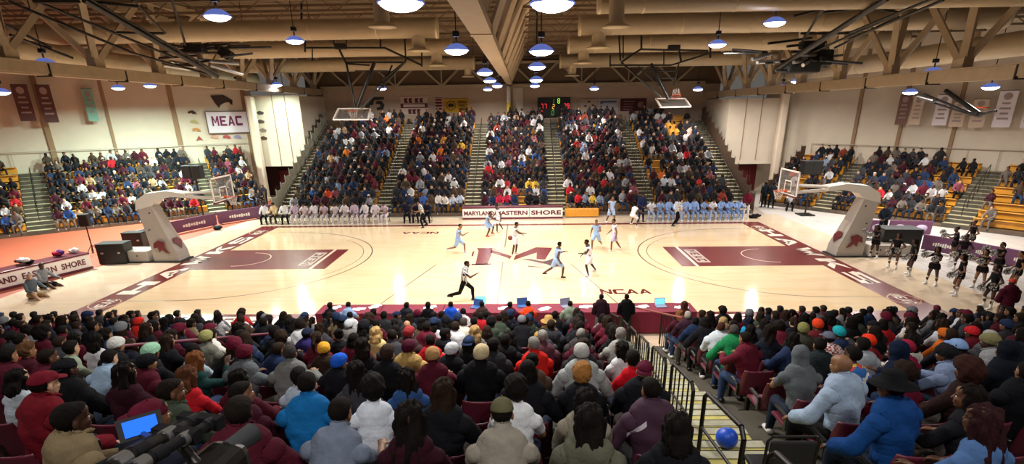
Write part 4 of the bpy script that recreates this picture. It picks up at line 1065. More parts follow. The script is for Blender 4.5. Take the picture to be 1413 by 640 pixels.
for k, wd in enumerate(('BUFFALO', 'WILD', 'WINGS')): text_on(wd, r, (tl.x+W_*.76, 32.8, cc.z+H_*(.26-.26*k)), (1,0,0), (0,0,1), W_*.34, H_*.2, M_BLACK, th=.01)
r, tl, tr, br, bl = wall_panel(WB, nb, [(600,135), (611,135), (611,155), (600,155)], .1, mat('pink_panel', '#D8A890', .8), 'sponsor_banner', 'small pale panel with dark red print left of yellow banner')
for k in range(4): wpart('printed_line', MB().box(((tl.x+tr.x)/2, 32.82, tl.z-.15-.25*k), ((tr.x-tl.x)*.8, .02, .14)), r, mbk)
r, tl, tr, br, bl = wall_panel(WB, nb, [(553,133), (590,133), (590,158), (553,158)], .1, mat('pale_pink_banner', '#DEC2B0', .8), 'sponsor_banner', 'pale back wall banner with maroon lettering over a ribbon')
cc = (tl+br)/2; W_ = tr.x-tl.x; H_ = tl.z-bl.z
for sx in (-.2, .2):
    for dx in (-.085, .085): wpart('block_letter', MB().quad([V((cc.x+(sx+dx+x)*W_, 32.8, cc.z+(.28+z)*H_)) for x, z in ((-.07,-.13),(.05,-.13),(.07,-.08),(.02,0),(.07,.08),(.05,.13),(-.07,.13))], .01), r, mbk)
wpart('ribbon', MB().quad([V((cc.x+x*W_, 32.8, cc.z+z*H_)) for x, z in [(-.5,.12),(.5,.12),(.42,0),(.5,-.12),(-.5,-.12),(-.42,0)]], .01), r, mbk) if False else None
rb_ = MB(); [rb_.quad([V((cc.x+x*W_, 32.8, cc.z+z*H_)) for x, z in q], .01) for q in ([(-.45,.12),(.45,.12),(.45,.07),(-.45,.07)], [(-.4,-.08),(.4,-.08),(.4,-.13),(-.4,-.13)], [(-.5,.12),(-.4,.12),(-.4,-.13),(-.5,-.13)], [(.4,.12),(.5,.12),(.5,-.13),(.4,-.13)])]
wpart('ribbon', rb_, r, mbk)
for dx in (-.16, .0, .16): wpart('block_letter', MB().quad([V((cc.x+(dx+x)*W_, 32.8, cc.z+(-.33+z)*H_)) for x, z in ((-.07,-.13),(.05,-.13),(.03,0),(.07,.13),(-.07,.13))], .01), r, mbk)
def backmark(x, y, w_, h_, label, m_, pts):
    q = atY(x, y, 32.9); r = thing('wall_emblem', label, 'emblem', (q.x, 32.855, q.z))
    for pp_ in pts: MB().quad([V((a*w_, 0, c*h_)) for a, c in pp_], .02).build('shape', r, m_)
backmark(517, 143, 1.6, 1.1, 'black stylised letters painted on back wall above left bleachers', M_BLACK,
    [[(-.5,-.1),(-.35,.3),(-.1,.5),(.55,.5),(.55,.3),(0,.25),(-.1,-.1)], [(-.6,-.5),(-.35,-.5),(-.25,-.05),(-.5,-.05)], [(.15,.2),(.4,.2),(.55,-.1),(.45,-.45),(.1,-.5),(.1,-.3),(.3,-.25),(.3,-.05),(.05,0)]])
r, tl, tr, br, bl = wall_panel(WB, nb, [(801,136), (824,136), (824,156), (801,156)], .1, mat('pale_tan_banner', '#CDB6A0', .8), 'sponsor_banner', 'pale banner with small logos right of the scoreboard')
for dx, dz in ((.0, -.25), (.35, -.55), (-.3, -.6), (0, -.9)): wpart('small_logo', MB().box(((tl.x+tr.x)/2+dx, 32.82, tl.z+dz), (.22, .02, .14)), r, mbk)
r, tl, tr, br, bl = wall_panel(WB, nb, [(826,136), (853,136), (853,156), (826,156)], .1, mat('grey_white_banner', '#C9C0C4', .8), 'sponsor_banner', 'grey-white banner with blue line of print on back wall')
wpart('printed_line', MB().box(((tl.x+tr.x)/2+.1, 32.82, tl.z-.25), (1.2, .02, .16)), r, mat('slate_blue_print', '#5E6C86', .7)); wpart('small_logo', MB().box((tl.x+.25, 32.82, tl.z-.3), (.22, .02, .26)), r, MATS['slate_blue_print'])
r, tl, tr, br, bl = wall_panel(WB, nb, [(856,136), (892,136), (892,153), (856,153)], .1, mat('dark_maroon_sign', '#5A2426', .7), 'sponsor_banner', 'dark maroon banner with pale print on back wall')
for k in range(4): wpart('printed_line', MB().box((tl.x+.75, 32.82, tl.z-.22-.22*k), (1.0-.1*(k % 2), .02, .06)), r, mat('pink_print', '#B08078', .7))
wpart('round_seal', MB().lathe([(0,.01),(.28,.01),(.28,-.01),(0,-.01)], (tr.x-.5, 32.82, (tl.z+bl.z)/2), R=Matrix.Rotation(PI/2, 3, 'X')), r, MATS['pink_print'])
# scoreboard
q = atY(764.5, 148, 32.6); r = thing('scoreboard', 'black scoreboard with red, amber and green digits on back wall', 'scoreboard', (q.x, 32.69, q.z))
sw, sh = 2.85, 1.6
MB().box((0, .05, 0), (sw, .22, sh), bev=.03).build('cabinet', r, mat('scoreboard_black', '#10120E', .5))
SEG = {'a': ((.5, 1), (.6, .13)), 'g': ((.5, .5), (.6, .13)), 'd': ((.5, 0), (.6, .13)), 'b': ((.9, .75), (.16, .42)), 'c': ((.9, .25), (.16, .42)), 'f': ((.1, .75), (.16, .42)), 'e': ((.1, .25), (.16, .42))}
DIG = {'0': 'abcdef', '1': 'bc', '2': 'abged', '6': 'afgedc', '7': 'abc', '8': 'abcdefg', '9': 'abcdfg'}
def digit(ch, x, z, w_, h_, col):
    b = MB()
    for s_ in DIG[ch]: (cx_, cz_), (a, c) = SEG[s_]; b.box((x+(cx_-.5)*w_, -.075, z+(cz_-.5)*h_), (a*w_, .02, c*h_ if c > .2 else c*h_))
    b.build('digit', r, col)
gr = mat('led_green', '#9BE03A', .5, emit=1.6); rd_ = mat('led_red', '#F0303A', .5, emit=1.6); am = mat('led_amber', '#F0C040', .5, emit=1.4); dg = mat('led_dark_green', '#3E9A3A', .5, emit=.9)
for ch, x, z, c in (('1', -.12, .5, dg), ('8', .4, .52, gr), ('7', -1.05, .1, rd_), ('7', -.75, .1, rd_), ('2', -.05, .05, am), ('7', .95, .1, rd_), ('9', 1.22, .1, rd_), ('2', -1.1, -.45, rd_), ('6', 1.15, -.45, rd_), ('0', -.1, -.45, dg), ('1', .35, -.45, dg)): digit(ch, x, z, .22, .36, c)
# sign hung on the lobby rail, right
r = thing('hanging_sign', 'tilted pink-white sign beside the right lobby doors', 'sign', (17.35, 26.6, 1.6), -.2)
MB().box((0, 0, 0), (1.0, .03, .8), ry=.35, bev=.01).build('board', r, mat('rose_sign', '#B8848C', .6))
for k in range(3): MB().box((.02*k, -.02, .2-.2*k), (.7, .01, .09), ry=.35).build('printed_line', r, M_WHITE)
# ================= PEOPLE =================
def dirv(f, a, side):      # f forward flexion from hanging down, a outward tilt (degrees)
    f, a = math.radians(f), math.radians(a)
    return V((side*math.sin(a), math.cos(a)*math.sin(f), -math.cos(a)*math.cos(f)))
def make_raw(P, build='m'):
    """P: pose dict. Returns (MB of closed shapes, segment list, head matrix). Facing +Y, feet near z=0."""
    m = build == 'm'
    b = MB(); seg = []
    def add(tag, p0, r0, p1, r1, ex=1, ey=1, fwd=None, n=14):
        b.cap(p0, r0, p1, r1, n=n, ex=ex, ey=ey, fwd=fwd); seg.append((tag, V(p0), V(p1), r0, r1))
    pel = V(P.get('pelvis', (0, 0, .93))); lean = P.get('lean', 0); tw = math.radians(P.get('twist', 0)); sl = math.radians(P.get('side', 0))
    # spine
    pts = [pel + V((0, 0, -.03))]; angs = []
    N = 6; L_ = .53*(1 if m else .95)
    for i in range(N):
        a = math.radians(lean*(.35+.75*i/(N-1))); angs.append(a)
        pts.append(pts[-1] + V((math.sin(sl)*(L_/N), math.sin(a)*(L_/N), math.cos(a)*(L_/N))))
    SW = .19 if m else .165
    Rt = Matrix.Rotation(tw, 3, 'Z')
    a = angs[-1]; up = V((math.sin(sl), math.sin(a), math.cos(a))).normalized(); side = (Rt @ V((1, 0, 0))).normalized(); fw = up.cross(side)*-1; fw = side.cross(up)*-1 if False else up.cross(side)
    fw = -fw if fw.y < 0 and abs(tw) < 1.5 else fw
    rad = [(.150, .112), (.142, .105), (.132, .102), (.150, .114), (.182, .122), (.172, .11)] if m else [(.158, .115), (.132, .098), (.118, .092), (.135, .11), (.150, .110), (.142, .095)]
    for i in range(N):
        rx, ry = rad[i]; rx2, ry2 = rad[min(i+1, N-1)]
        ad = (pts[i+1]-pts[i]).normalized()
        fwd_ = side.cross(ad)
        f_ = ad.cross(side) if False else (side.cross(ad)*-1)
        b.cap(pts[i], ry, pts[i+1], ry2, n=18, k=4, ex=rx/ry, ey=1, fwd=f_); seg.append(('torso' if i > 0 else 'pelvis', pts[i], pts[i+1], rx*.9, rx2*.9))
    neck = pts[-1]; top = neck
    sh_c = pts[-1] - up*.075
    sh = {s: sh_c + side*s*SW + V(P.get('shrug', (0, 0, 0))) for s in (-1, 1)}
    add('torso', sh[-1]+up*.0, .062 if m else .052, sh[1], .062 if m else .052)
    for s in (-1, 1): add('torso', sh[s]*.8+neck*.2+up*.004, .052, neck+up*.01, .052)
    # neck and head
    hy, hp, hr = [math.radians(v) for v in P.get('head', (0, 0, 0))]       # yaw, pitch (+down), roll
    Rh = Matrix.Rotation(hy, 3, 'Z') @ Matrix.Rotation(-(hp), 3, 'X') @ Matrix.Rotation(hr, 3, 'Y')
    n1 = neck + up*.06 + V((0, .012, .015)); hc = n1 + Rh @ V((0, .025, .115)) 
    add('neck', neck-up*.03, .06 if m else .05, n1 + Rh @ V((0, .005, .03)), .055 if m else .047)
    HM = Matrix.Translation(hc) @ Rh.to_4x4()
    HS = 1.0; HM = HM @ Matrix.Scale(HS, 4)
    def H(p): return hc + (Rh @ V(p))*HS
    def he(c, r, tag='head'): b.ell(H(c), tuple(x*HS for x in r), R=Rh, n=20, k=12); seg.append((tag, H(c), H(c)+V((0,0,1e-4)), min(r), min(r)))
    he((0, -.012, .035), (.074, .096, .088)); he((0, .028, -.03), (.061, .072, .086)); he((0, .05, -.075), (.038, .044, .036))
    he((0, .02, .06), (.066, .08, .055))
    for s in (-1, 1):
        he((s*.076, -.005, -.008), (.010, .019, .031)); he((s*.036, .072, -.022), (.02, .022, .022))
        add('head', H((s*.012, .090, .026)), .010, H((s*.042, .078, .024)), .010, n=8)
    add('head', H((0, .094, .012)), .009, H((0, .112, -.024)), .0135, n=8)
    add('head', H((-.02, .094, -.055)), .0085, H((.02, .094, -.055)), .0085, n=8)
    J = {'sh': sh, 'neck': neck, 'up': up, 'HM': HM, 'hc': hc, 'Rh': Rh, 'side': side}
    # arms
    k = 1 if m else .93
    for s, key in ((-1, 'armL'), (1, 'armR')):
        f1, a1, f2, a2 = P.get(key, (5, 10, 15, 5))[:4]
        d1 = Rt @ dirv(f1, a1, s); d2 = Rt @ dirv(f2, a2, s)
        el = sh[s] + d1*.285*k; wr = el + d2*.25*k
        add('uarm', sh[s], .052*k, el, .042*k); add('farm', el, .042*k, wr, .029*k)
        # hand: palm, four unequal fingers, thumb
        hd = d2; cur = P.get('curl', 40)
        ref = V((0, 0, -1)) if abs(hd.z) < .8 else V((0, 1, 0)) if P.get('palm_in', 0) == 0 else V((1, 0, 0))
        nx = hd.cross(ref).normalized()*s if abs(hd.z) < .8 else (V((0,1,0)) - hd*hd.y).normalized()   # spread direction across the palm
        pn = hd.cross(nx).normalized()     # palm normal
        if pn.dot(V((-s*.8, 0, -.6))) < 0: pn = -pn
        pc = wr + hd*.05
        b.cap(wr+hd*.01, .024, wr+hd*.075, .03, n=12, ex=1.35, ey=.55, fwd=pn); seg.append(('hand', wr, wr+hd*.09, .03, .035))
        for q, (ln, off) in enumerate(((.07, -.032), (.078, -.011), (.073, .011), (.058, .031))):
            c = math.radians(cur*(.8+.1*q)); base = wr + hd*.085 + nx*off
            p1 = base + (hd*math.cos(c*.6) + pn*math.sin(c*.6))*ln*.5; p2 = p1 + (hd*math.cos(c*1.6) + pn*math.sin(c*1.6))*ln*.5
            add('hand', base, .0088, p1, .0082, n=8); add('hand', p1, .0082, p2, .007, n=8)
        tb = wr + hd*.03 - nx*.032; t1 = tb + (hd*.6 - nx*.7 + pn*.3).normalized()*.038; t2 = t1 + (hd*.9 - nx*.2 + pn*.35).normalized()*.03
        add('hand', tb, .012, t1, .0105, n=8); add('hand', t1, .0105, t2, .009, n=8)
        J['wr%d' % s] = wr; J['hd%d' % s] = hd; J['el%d' % s] = el
    # legs
    for s, key in ((-1, 'legL'), (1, 'legR')):
        f1, a1, f2, a2 = P.get(key, (0, 4, 0, 2))[:4]
        foot = P.get('foot' + key[-1], 0)
        hip = pel + V((s*.09, 0, -.03))
        kn = hip + dirv(f1, a1, s)*.42*k; an = kn + dirv(f2, a2, s)*.42*k
        add('thigh', hip, .088 if m else .092, kn, .057); add('shin', kn, .056, kn.lerp(an, .35), .055); add('shin', kn.lerp(an, .35), .055, an, .036)
        fa = math.radians(foot); fd = (Rt @ V((s*.15, math.cos(fa), math.sin(fa)))).normalized()
        add('foot', an + V((0, 0, -.03)) - fd*.04, .036, an + fd*.13 + V((0, 0, -.05)), .026, ex=1.3)
        J['an%d' % s] = an
    J['low'] = min(J['an-1'].z, J['an1'].z) - .085
    return b, seg, J
def seg_tables(seg):
    return (np.array([list(s[1]) for s in seg]), np.array([list(s[2]) for s in seg]), np.array([s[3] for s in seg]), np.array([s[4] for s in seg]), [s[0] for s in seg])
def classify(co, seg):
    A, B_, ra, rb, tg = seg_tables(seg); best = np.full(len(co), 1e9); idx = np.zeros(len(co), int); tt = np.zeros(len(co))
    for i in range(len(A)):
        d = B_[i]-A[i]; L2_ = max(d @ d, 1e-9); t = np.clip(((co-A[i]) @ d)/L2_, 0, 1); p = A[i]+t[:, None]*d
        q = np.linalg.norm(co-p, axis=1) - (ra[i]+(rb[i]-ra[i])*t)
        m_ = q < best; best[m_] = q[m_]; idx[m_] = i; tt[m_] = t[m_]
    return idx, tt
def mesh_arrays(me):
    n = len(me.vertices); co = np.empty(n*3); me.vertices.foreach_get('co', co); co = co.reshape(-1, 3)
    no = np.empty(n*3); me.vertices.foreach_get('normal', no); no = no.reshape(-1, 3)
    me.calc_loop_triangles(); t = np.empty(len(me.loop_triangles)*3, np.int32); me.loop_triangles.foreach_get('vertices', t)
    return co, no, t.reshape(-1, 3)
def from_arrays(name, co, tri, m_=None, smooth=True, chk=True):
    me = bpy.data.meshes.new(name); me.vertices.add(len(co)); me.vertices.foreach_set('co', np.asarray(co, np.float32).ravel())
    me.loops.add(len(tri)*3); me.loops.foreach_set('vertex_index', np.asarray(tri, np.int32).ravel())
    me.polygons.add(len(tri)); me.polygons.foreach_set('loop_start', np.arange(0, len(tri)*3, 3, dtype=np.int32))
    try: me.polygons.foreach_set('loop_total', np.full(len(tri), 3, np.int32))
    except Exception: pass
    if smooth: me.polygons.foreach_set('use_smooth', np.ones(len(tri), bool))
    if m_: me.materials.append(m_)
    me.update(calc_edges=True)
    if chk: me.validate()
    return me
def remesh(mb, vox, dec, name='body', smooth=4):
    me = mb.mesh('raw')
    mods = [('REMESH', dict(mode='VOXEL', voxel_size=vox, use_smooth_shade=True)), ('SMOOTH', dict(factor=.5, iterations=smooth))]
    if dec < 1: mods.append(('DECIMATE', dict(ratio=dec)))
    r = eval_mesh(me, mods, name); bpy.data.meshes.remove(me); r.materials.clear(); return r
def folds(co, amp, f=1.0, ph=0):
    x, y, z = co[:, 0]*f, co[:, 1]*f, co[:, 2]*f
    return amp*(np.sin(31*z+9*x+ph+4*np.sin(11*x+7*y)) * .5 + np.sin(23*y-17*x+13*z+1.7+ph)*.5 + .4*np.sin(57*x+41*z+ph))
def shell(name, co, no, tri, vmask, off, amp, m_, f=1.0, inner=.004):
    """cloth over the faces whose three corners are in vmask: pushed out by off, hem turned back to the skin"""
    fm = vmask[tri].all(1); t = tri[fm]
    if len(t) == 0: return None
    used = np.unique(t); mp = -np.ones(len(co), int); mp[used] = np.arange(len(used)); t2 = mp[t]
    o = off if np.isscalar(off) else off[used]
    P = co[used] + no[used]*(o + folds(co[used], amp, f))[:, None]
    # boundary edges
    e = np.vstack([t2[:, [0, 1]], t2[:, [1, 2]], t2[:, [2, 0]]]); key = np.sort(e, 1); u, inv, cnt = np.unique(key, axis=0, return_inverse=True, return_counts=True)
    inv = inv.ravel(); be = e[cnt[inv] == 1]; bv = np.unique(be); mp2 = -np.ones(len(P), int); mp2[bv] = len(P)+np.arange(len(bv))
    Q = co[used][bv] - no[used][bv]*inner
    t3 = np.vstack([t2, np.stack([be[:, 1], be[:, 0], mp2[be[:, 0]]], 1), np.stack([be[:, 1], mp2[be[:, 0]], mp2[be[:, 1]]], 1)])
    return from_arrays(name, np.vstack([P, Q]), t3, m_)
M_SHOE = mat('shoe_leather', '#ffffff', .5, objcol=True)
M_STRIPE = bpy.data.materials.new('black_white_stripes'); M_STRIPE.use_nodes = True
def _st():
    nt = M_STRIPE.node_tree; b = nt.nodes['Principled BSDF']; b.inputs['Roughness'].default_value = .8
    tc = nt.nodes.new('ShaderNodeTexCoord'); wv = nt.nodes.new('ShaderNodeTexWave'); wv.inputs['Scale'].default_value = 7; wv.bands_direction = 'X'
    cr = nt.nodes.new('ShaderNodeValToRGB'); cr.color_ramp.interpolation = 'CONSTANT'; cr.color_ramp.elements[1].position = .5
    cr.color_ramp.elements[0].color = (.02, .02, .02, 1); cr.color_ramp.elements[1].color = (.8, .8, .82, 1)
    nt.links.new(tc.outputs['Object'], wv.inputs[0]); nt.links.new(wv.outputs['Fac'], cr.inputs[0]); nt.links.new(cr.outputs[0], b.inputs[0])
_st()
def pattern_mat(name, c1, c2, scale, kind='check'):
    m = bpy.data.materials.new(name); m.use_nodes = True; nt = m.node_tree; b = nt.nodes['Principled BSDF']; b.inputs['Roughness'].default_value = .85
    tc = nt.nodes.new('ShaderNodeTexCoord')
    if kind == 'check':
        ck = nt.nodes.new('ShaderNodeTexChecker'); ck.inputs['Scale'].default_value = scale; ck.inputs['Color1'].default_value = srgb(c1); ck.inputs['Color2'].default_value = srgb(c2); out = ck.outputs[0]
    else:
        ck = nt.nodes.new('ShaderNodeTexVoronoi'); ck.inputs['Scale'].default_value = scale
        cr = nt.nodes.new('ShaderNodeValToRGB'); cr.color_ramp.interpolation = 'CONSTANT'
        for p_, c in ((0, c1), (.35, c2), (.6, '#E8C860'), (.8, '#E8E4DC')):
            e = cr.color_ramp.elements.new(p_) if p_ not in (0,) else cr.color_ramp.elements[0]; e.color = srgb(c)
        sp = nt.nodes.new('ShaderNodeSeparateColor'); nt.links.new(ck.outputs['Color'], sp.inputs[0]); nt.links.new(sp.outputs[0], cr.inputs[0]); out = cr.outputs[0]
    nt.links.new(tc.outputs['Object'], ck.inputs['Vector']); nt.links.new(out, b.inputs[0]); return m
def _panel():
    m = bpy.data.materials.new('plum_jacket_white_panels'); m.use_nodes = True; nt = m.node_tree; N = nt.nodes; L = nt.links; b = N['Principled BSDF']; b.inputs['Roughness'].default_value = .8
    tc = N.new('ShaderNodeTexCoord'); sp = N.new('ShaderNodeSeparateXYZ'); L.new(tc.outputs['Object'], sp.inputs[0])
    def M(op, a, c):
        n = N.new('ShaderNodeMath'); n.operation = op
        for i, v in enumerate((a, c)):
            if v is None: continue
            if isinstance(v, (int, float)): n.inputs[i].default_value = v
            else: L.new(v, n.inputs[i])
        return n.outputs[0]
    ax = M('ABSOLUTE', sp.outputs[0], None); k1 = M('SUBTRACT', M('MULTIPLY', ax, .9), M('SUBTRACT', 1.12, sp.outputs[2]))   # slanting edge
    f = M('MULTIPLY', M('LESS_THAN', M('ABSOLUTE', M('SUBTRACT', k1, .0), None), .022), M('MULTIPLY', M('GREATER_THAN', ax, .09), M('LESS_THAN', ax, .24)))
    mx = N.new('ShaderNodeMixRGB'); mx.inputs[1].default_value = srgb('#3A1A30'); mx.inputs[2].default_value = srgb('#C4BCC4'); L.new(f, mx.inputs[0]); L.new(mx.outputs[0], b.inputs[0]); return m
M_PANEL = _panel()
M_PLAID = pattern_mat('red_white_plaid', '#8E3A40', '#D8CCC4', 26)
M_FLORAL = pattern_mat('colourful_print', '#2A6AB8', '#C84A3A', 14, 'v')
# ---- head coverings in head space (shared) ----
def head_base():
    b, seg, J = make_raw({'pelvis': (0, 0, 0)}, 'm')
    b = MB(); Rh = Matrix.Identity(3)
    for c, r in (((0, -.012, .035), (.074, .096, .088)), ((0, .028, -.03), (.061, .072, .086)), ((0, .02, .06), (.066, .08, .055)), ((0, -.02, -.06), (.052, .052, .05))): b.ell(c, r, n=24, k=16)
    me = remesh(b, .009, 1, 'hb', 3); r = mesh_arrays(me); bpy.data.meshes.remove(me); return r
HB = head_base()
def hair_shell(name, cond, off, amp, f, m_=None):
    co, no, tri = HB; return shell(name, co, no, tri, cond(co), off, amp, m_ or M_HAIR, f, inner=.01)
hairline = lambda c: (c[:, 2] > .055 - .2*np.minimum(0, c[:, 1]+.0)*0 + np.clip((c[:, 1]-.02)*.55, -.2, .1)) & (c[:, 2] > -.5) | ((c[:, 1] < -.015) & (c[:, 2] > -.055))
def hair_long(name, length, wid, n=26, depth=.03, seed=0, wave=.012):
    rr = random.Random(seed); b = MB()
    co, no, tri = HB; sel = hairline(co)
    b.ell((0, -.015, .04), (.09, .108, .098), n=20, k=12)
    b.cap((0, -.065, .0), .08, (0, -.10, -length*.55), wid*.75, n=16, ex=1.15, ey=.6, fwd=(0, 1, 0)); b.cap((0, -.10, -length*.5), wid*.75, (0, -.095, -length), wid*.45, n=16, ex=1.2, ey=.5, fwd=(0, 1, 0))
    for s in (-1, 1): b.cap((s*.075, -.01, .02), .03, (s*.085, -.02, -length*.6), .026, n=10)
    me = remesh(b, .012, .6, name, 2); co, no, tri = mesh_arrays(me); bpy.data.meshes.remove(me)
    # cut the face free
    face = (co[:, 1] > .035) & (co[:, 2] < .065) & (abs(co[:, 0]) < .078)
    co = co + no*(folds(co*np.array([3.2, 3.2, .7]), wave))[:, None]
    t = tri[~face[tri].any(1)]
    return from_arrays(name, co, t, M_HAIR)
HAIRS = {}
HAIRS['short'] = hair_shell('hair', hairline, .009, .0015, 6)
HAIRS['crop'] = hair_shell('hair', lambda c: hairline(c) & (c[:, 2] > -.03), .005, .0008, 8)
HAIRS['curly'] = hair_shell('hair', hairline, .03, .006, 3)
HAIRS['afro'] = hair_shell('hair', lambda c: hairline(c), .062, .008, 3)
HAIRS['long'] = hair_long('hair', .30, .11)
HAIRS['longer'] = hair_long('hair', .42, .12, wave=.016)
HAIRS['bob'] = hair_long('hair', .15, .12)
def bun():
    b = MB(); b.ell((0, -.012, .04), (.082, .103, .096), n=20, k=12); b.ell((0, -.09, .105), (.045, .045, .04), n=16, k=10)
    me = remesh(b, .01, .8, 'bun', 1); co, no, tri = mesh_arrays(me); bpy.data.meshes.remove(me); co = co + no*folds(co, .002, 5)[:, None]
    keep = (hairline(co) | (co[:, 2] > .07) | (co[:, 1] < -.06))
    return from_arrays('hair', co, tri[keep[tri].all(1)], M_HAIR)
HAIRS['bun'] = bun()
def pony():
    b = MB(); b.ell((0, -.012, .038), (.082, .103, .094), n=20, k=12); b.cap((0, -.11, .05), .03, (0, -.16, -.03), .035); b.cap((0, -.16, -.03), .035, (0, -.14, -.2), .012)
    me = remesh(b, .01, .8, 'pony', 1); co, no, tri = mesh_arrays(me); bpy.data.meshes.remove(me); co = co + no*folds(co, .003, 4)[:, None]
    keep = (hairline(co) | (co[:, 2] > .075) | (co[:, 1] < -.06))
    return from_arrays('hair', co, tri[keep[tri].all(1)], M_HAIR)
HAIRS['ponytail'] = pony()
def locs():
    b = MB(); rr = random.Random(3)
    for i in range(70):
        a = rr.uniform(-PI*1.12, PI*.12) if True else 0; z0 = rr.uniform(.02, .1); rad_ = .075*math.sqrt(max(.05, 1-((z0-.035)/.1)**2))
        p0 = V((rad_*math.cos(a), rad_*1.25*math.sin(a)-.01, z0)); p1 = V((.098*math.cos(a), .115*math.sin(a)-.02, -.02)); p2 = V((.1*math.cos(a)+rr.uniform(-.02, .02), .11*math.sin(a)-.025, -rr.uniform(.12, .26)))
        b.tube(p0, p1, .011, n=6); b.tube(p1, p2, .011, .007, n=6)
    b.ell((0, -.015, .05), (.084, .104, .088), n=18, k=10)
    me = b.mesh('hair'); me.materials.append(M_HAIR); return me
HAIRS['locs'] = locs()
HATS = {}
def beanie():
    me = hair_shell('beanie', lambda c: (c[:, 2] > .012 + c[:, 1]*.25), .02, .0015, 4, M_CLOTH); return me
HATS['beanie'] = beanie()
def cap_mesh():
    b = MB(); co, no, tri = HB
    s = shell('cap', co, no, tri, (co[:, 2] > .045 + co[:, 1]*.12), .013, 0, M_CLOTH, inner=.006); c2, n2, t2 = mesh_arrays(s)
    b.add([tuple(x) for x in c2], [tuple(x) for x in t2], True)
    br = []; n = 12
    for i in range(n+1):
        a = PI*.14 + PI*.72*i/n; br.append((.078*math.cos(a), .085*math.sin(a)+.005, .062)); 
    for i in range(n+1):
        a = PI*.14 + PI*.72*i/n; br.append((.085*math.cos(a), .09+.085*math.sin(a), .045+.006*math.sin(a)))
    br += [(x, y, z-.006) for x, y, z in br]; k = n+1
    fs = []
    for i in range(n): fs += [(i, i+1, k+i+1, k+i), (2*k+i, 3*k+i, 3*k+i+1, 2*k+i+1), (k+i, k+i+1, 3*k+i+1, 3*k+i)]
    b.add(br, fs, True); b.ell((0, -.005, .14), (.008, .008, .006), n=8, k=4)
    me = b.mesh('cap'); me.materials.append(M_CLOTH); return me
HATS['cap'] = cap_mesh()
def backcap():
    me = HATS['cap'].copy(); me.name = 'cap'; co = np.empty(len(me.vertices)*3); me.vertices.foreach_get('co', co); co = co.reshape(-1, 3); co[:, 0] *= -1; co[:, 1] *= -1; co[:, 1] -= .02; me.vertices.foreach_set('co', co.ravel()); return me
HATS['backcap'] = backcap()
def hoodup():
    b = MB(); b.ell((0, -.02, .035), (.105, .125, .12), n=22, k=14); b.cap((0, -.03, -.02), .095, (0, -.04, -.13), .10, n=18, ex=1.05)
    me = remesh(b, .012, .7, 'hood', 2); co, no, tri = mesh_arrays(me); bpy.data.meshes.remove(me)
    co = co + no*folds(co, .005, 1)[:, None]; f = (co[:, 1] > .045) & (co[:, 2] < .085)
    t = tri[~f[tri].any(1)]; return from_arrays('hood', co, t, M_CLOTH)
HATS['hood'] = hoodup()
def brimhat():
    b = MB().lathe([(0, .17), (.06, .168), (.082, .15), (.09, .07), (.16, .05), (.165, .042), (.09, .055), (0, .06)], (0, -.01, 0), n=24, sy=1.15); me = b.mesh('brimmed_hat'); me.materials.append(M_CLOTH); return me
HATS['brimhat'] = brimhat()
ALLHEAD = dict(HAIRS); ALLHEAD.update(HATS)

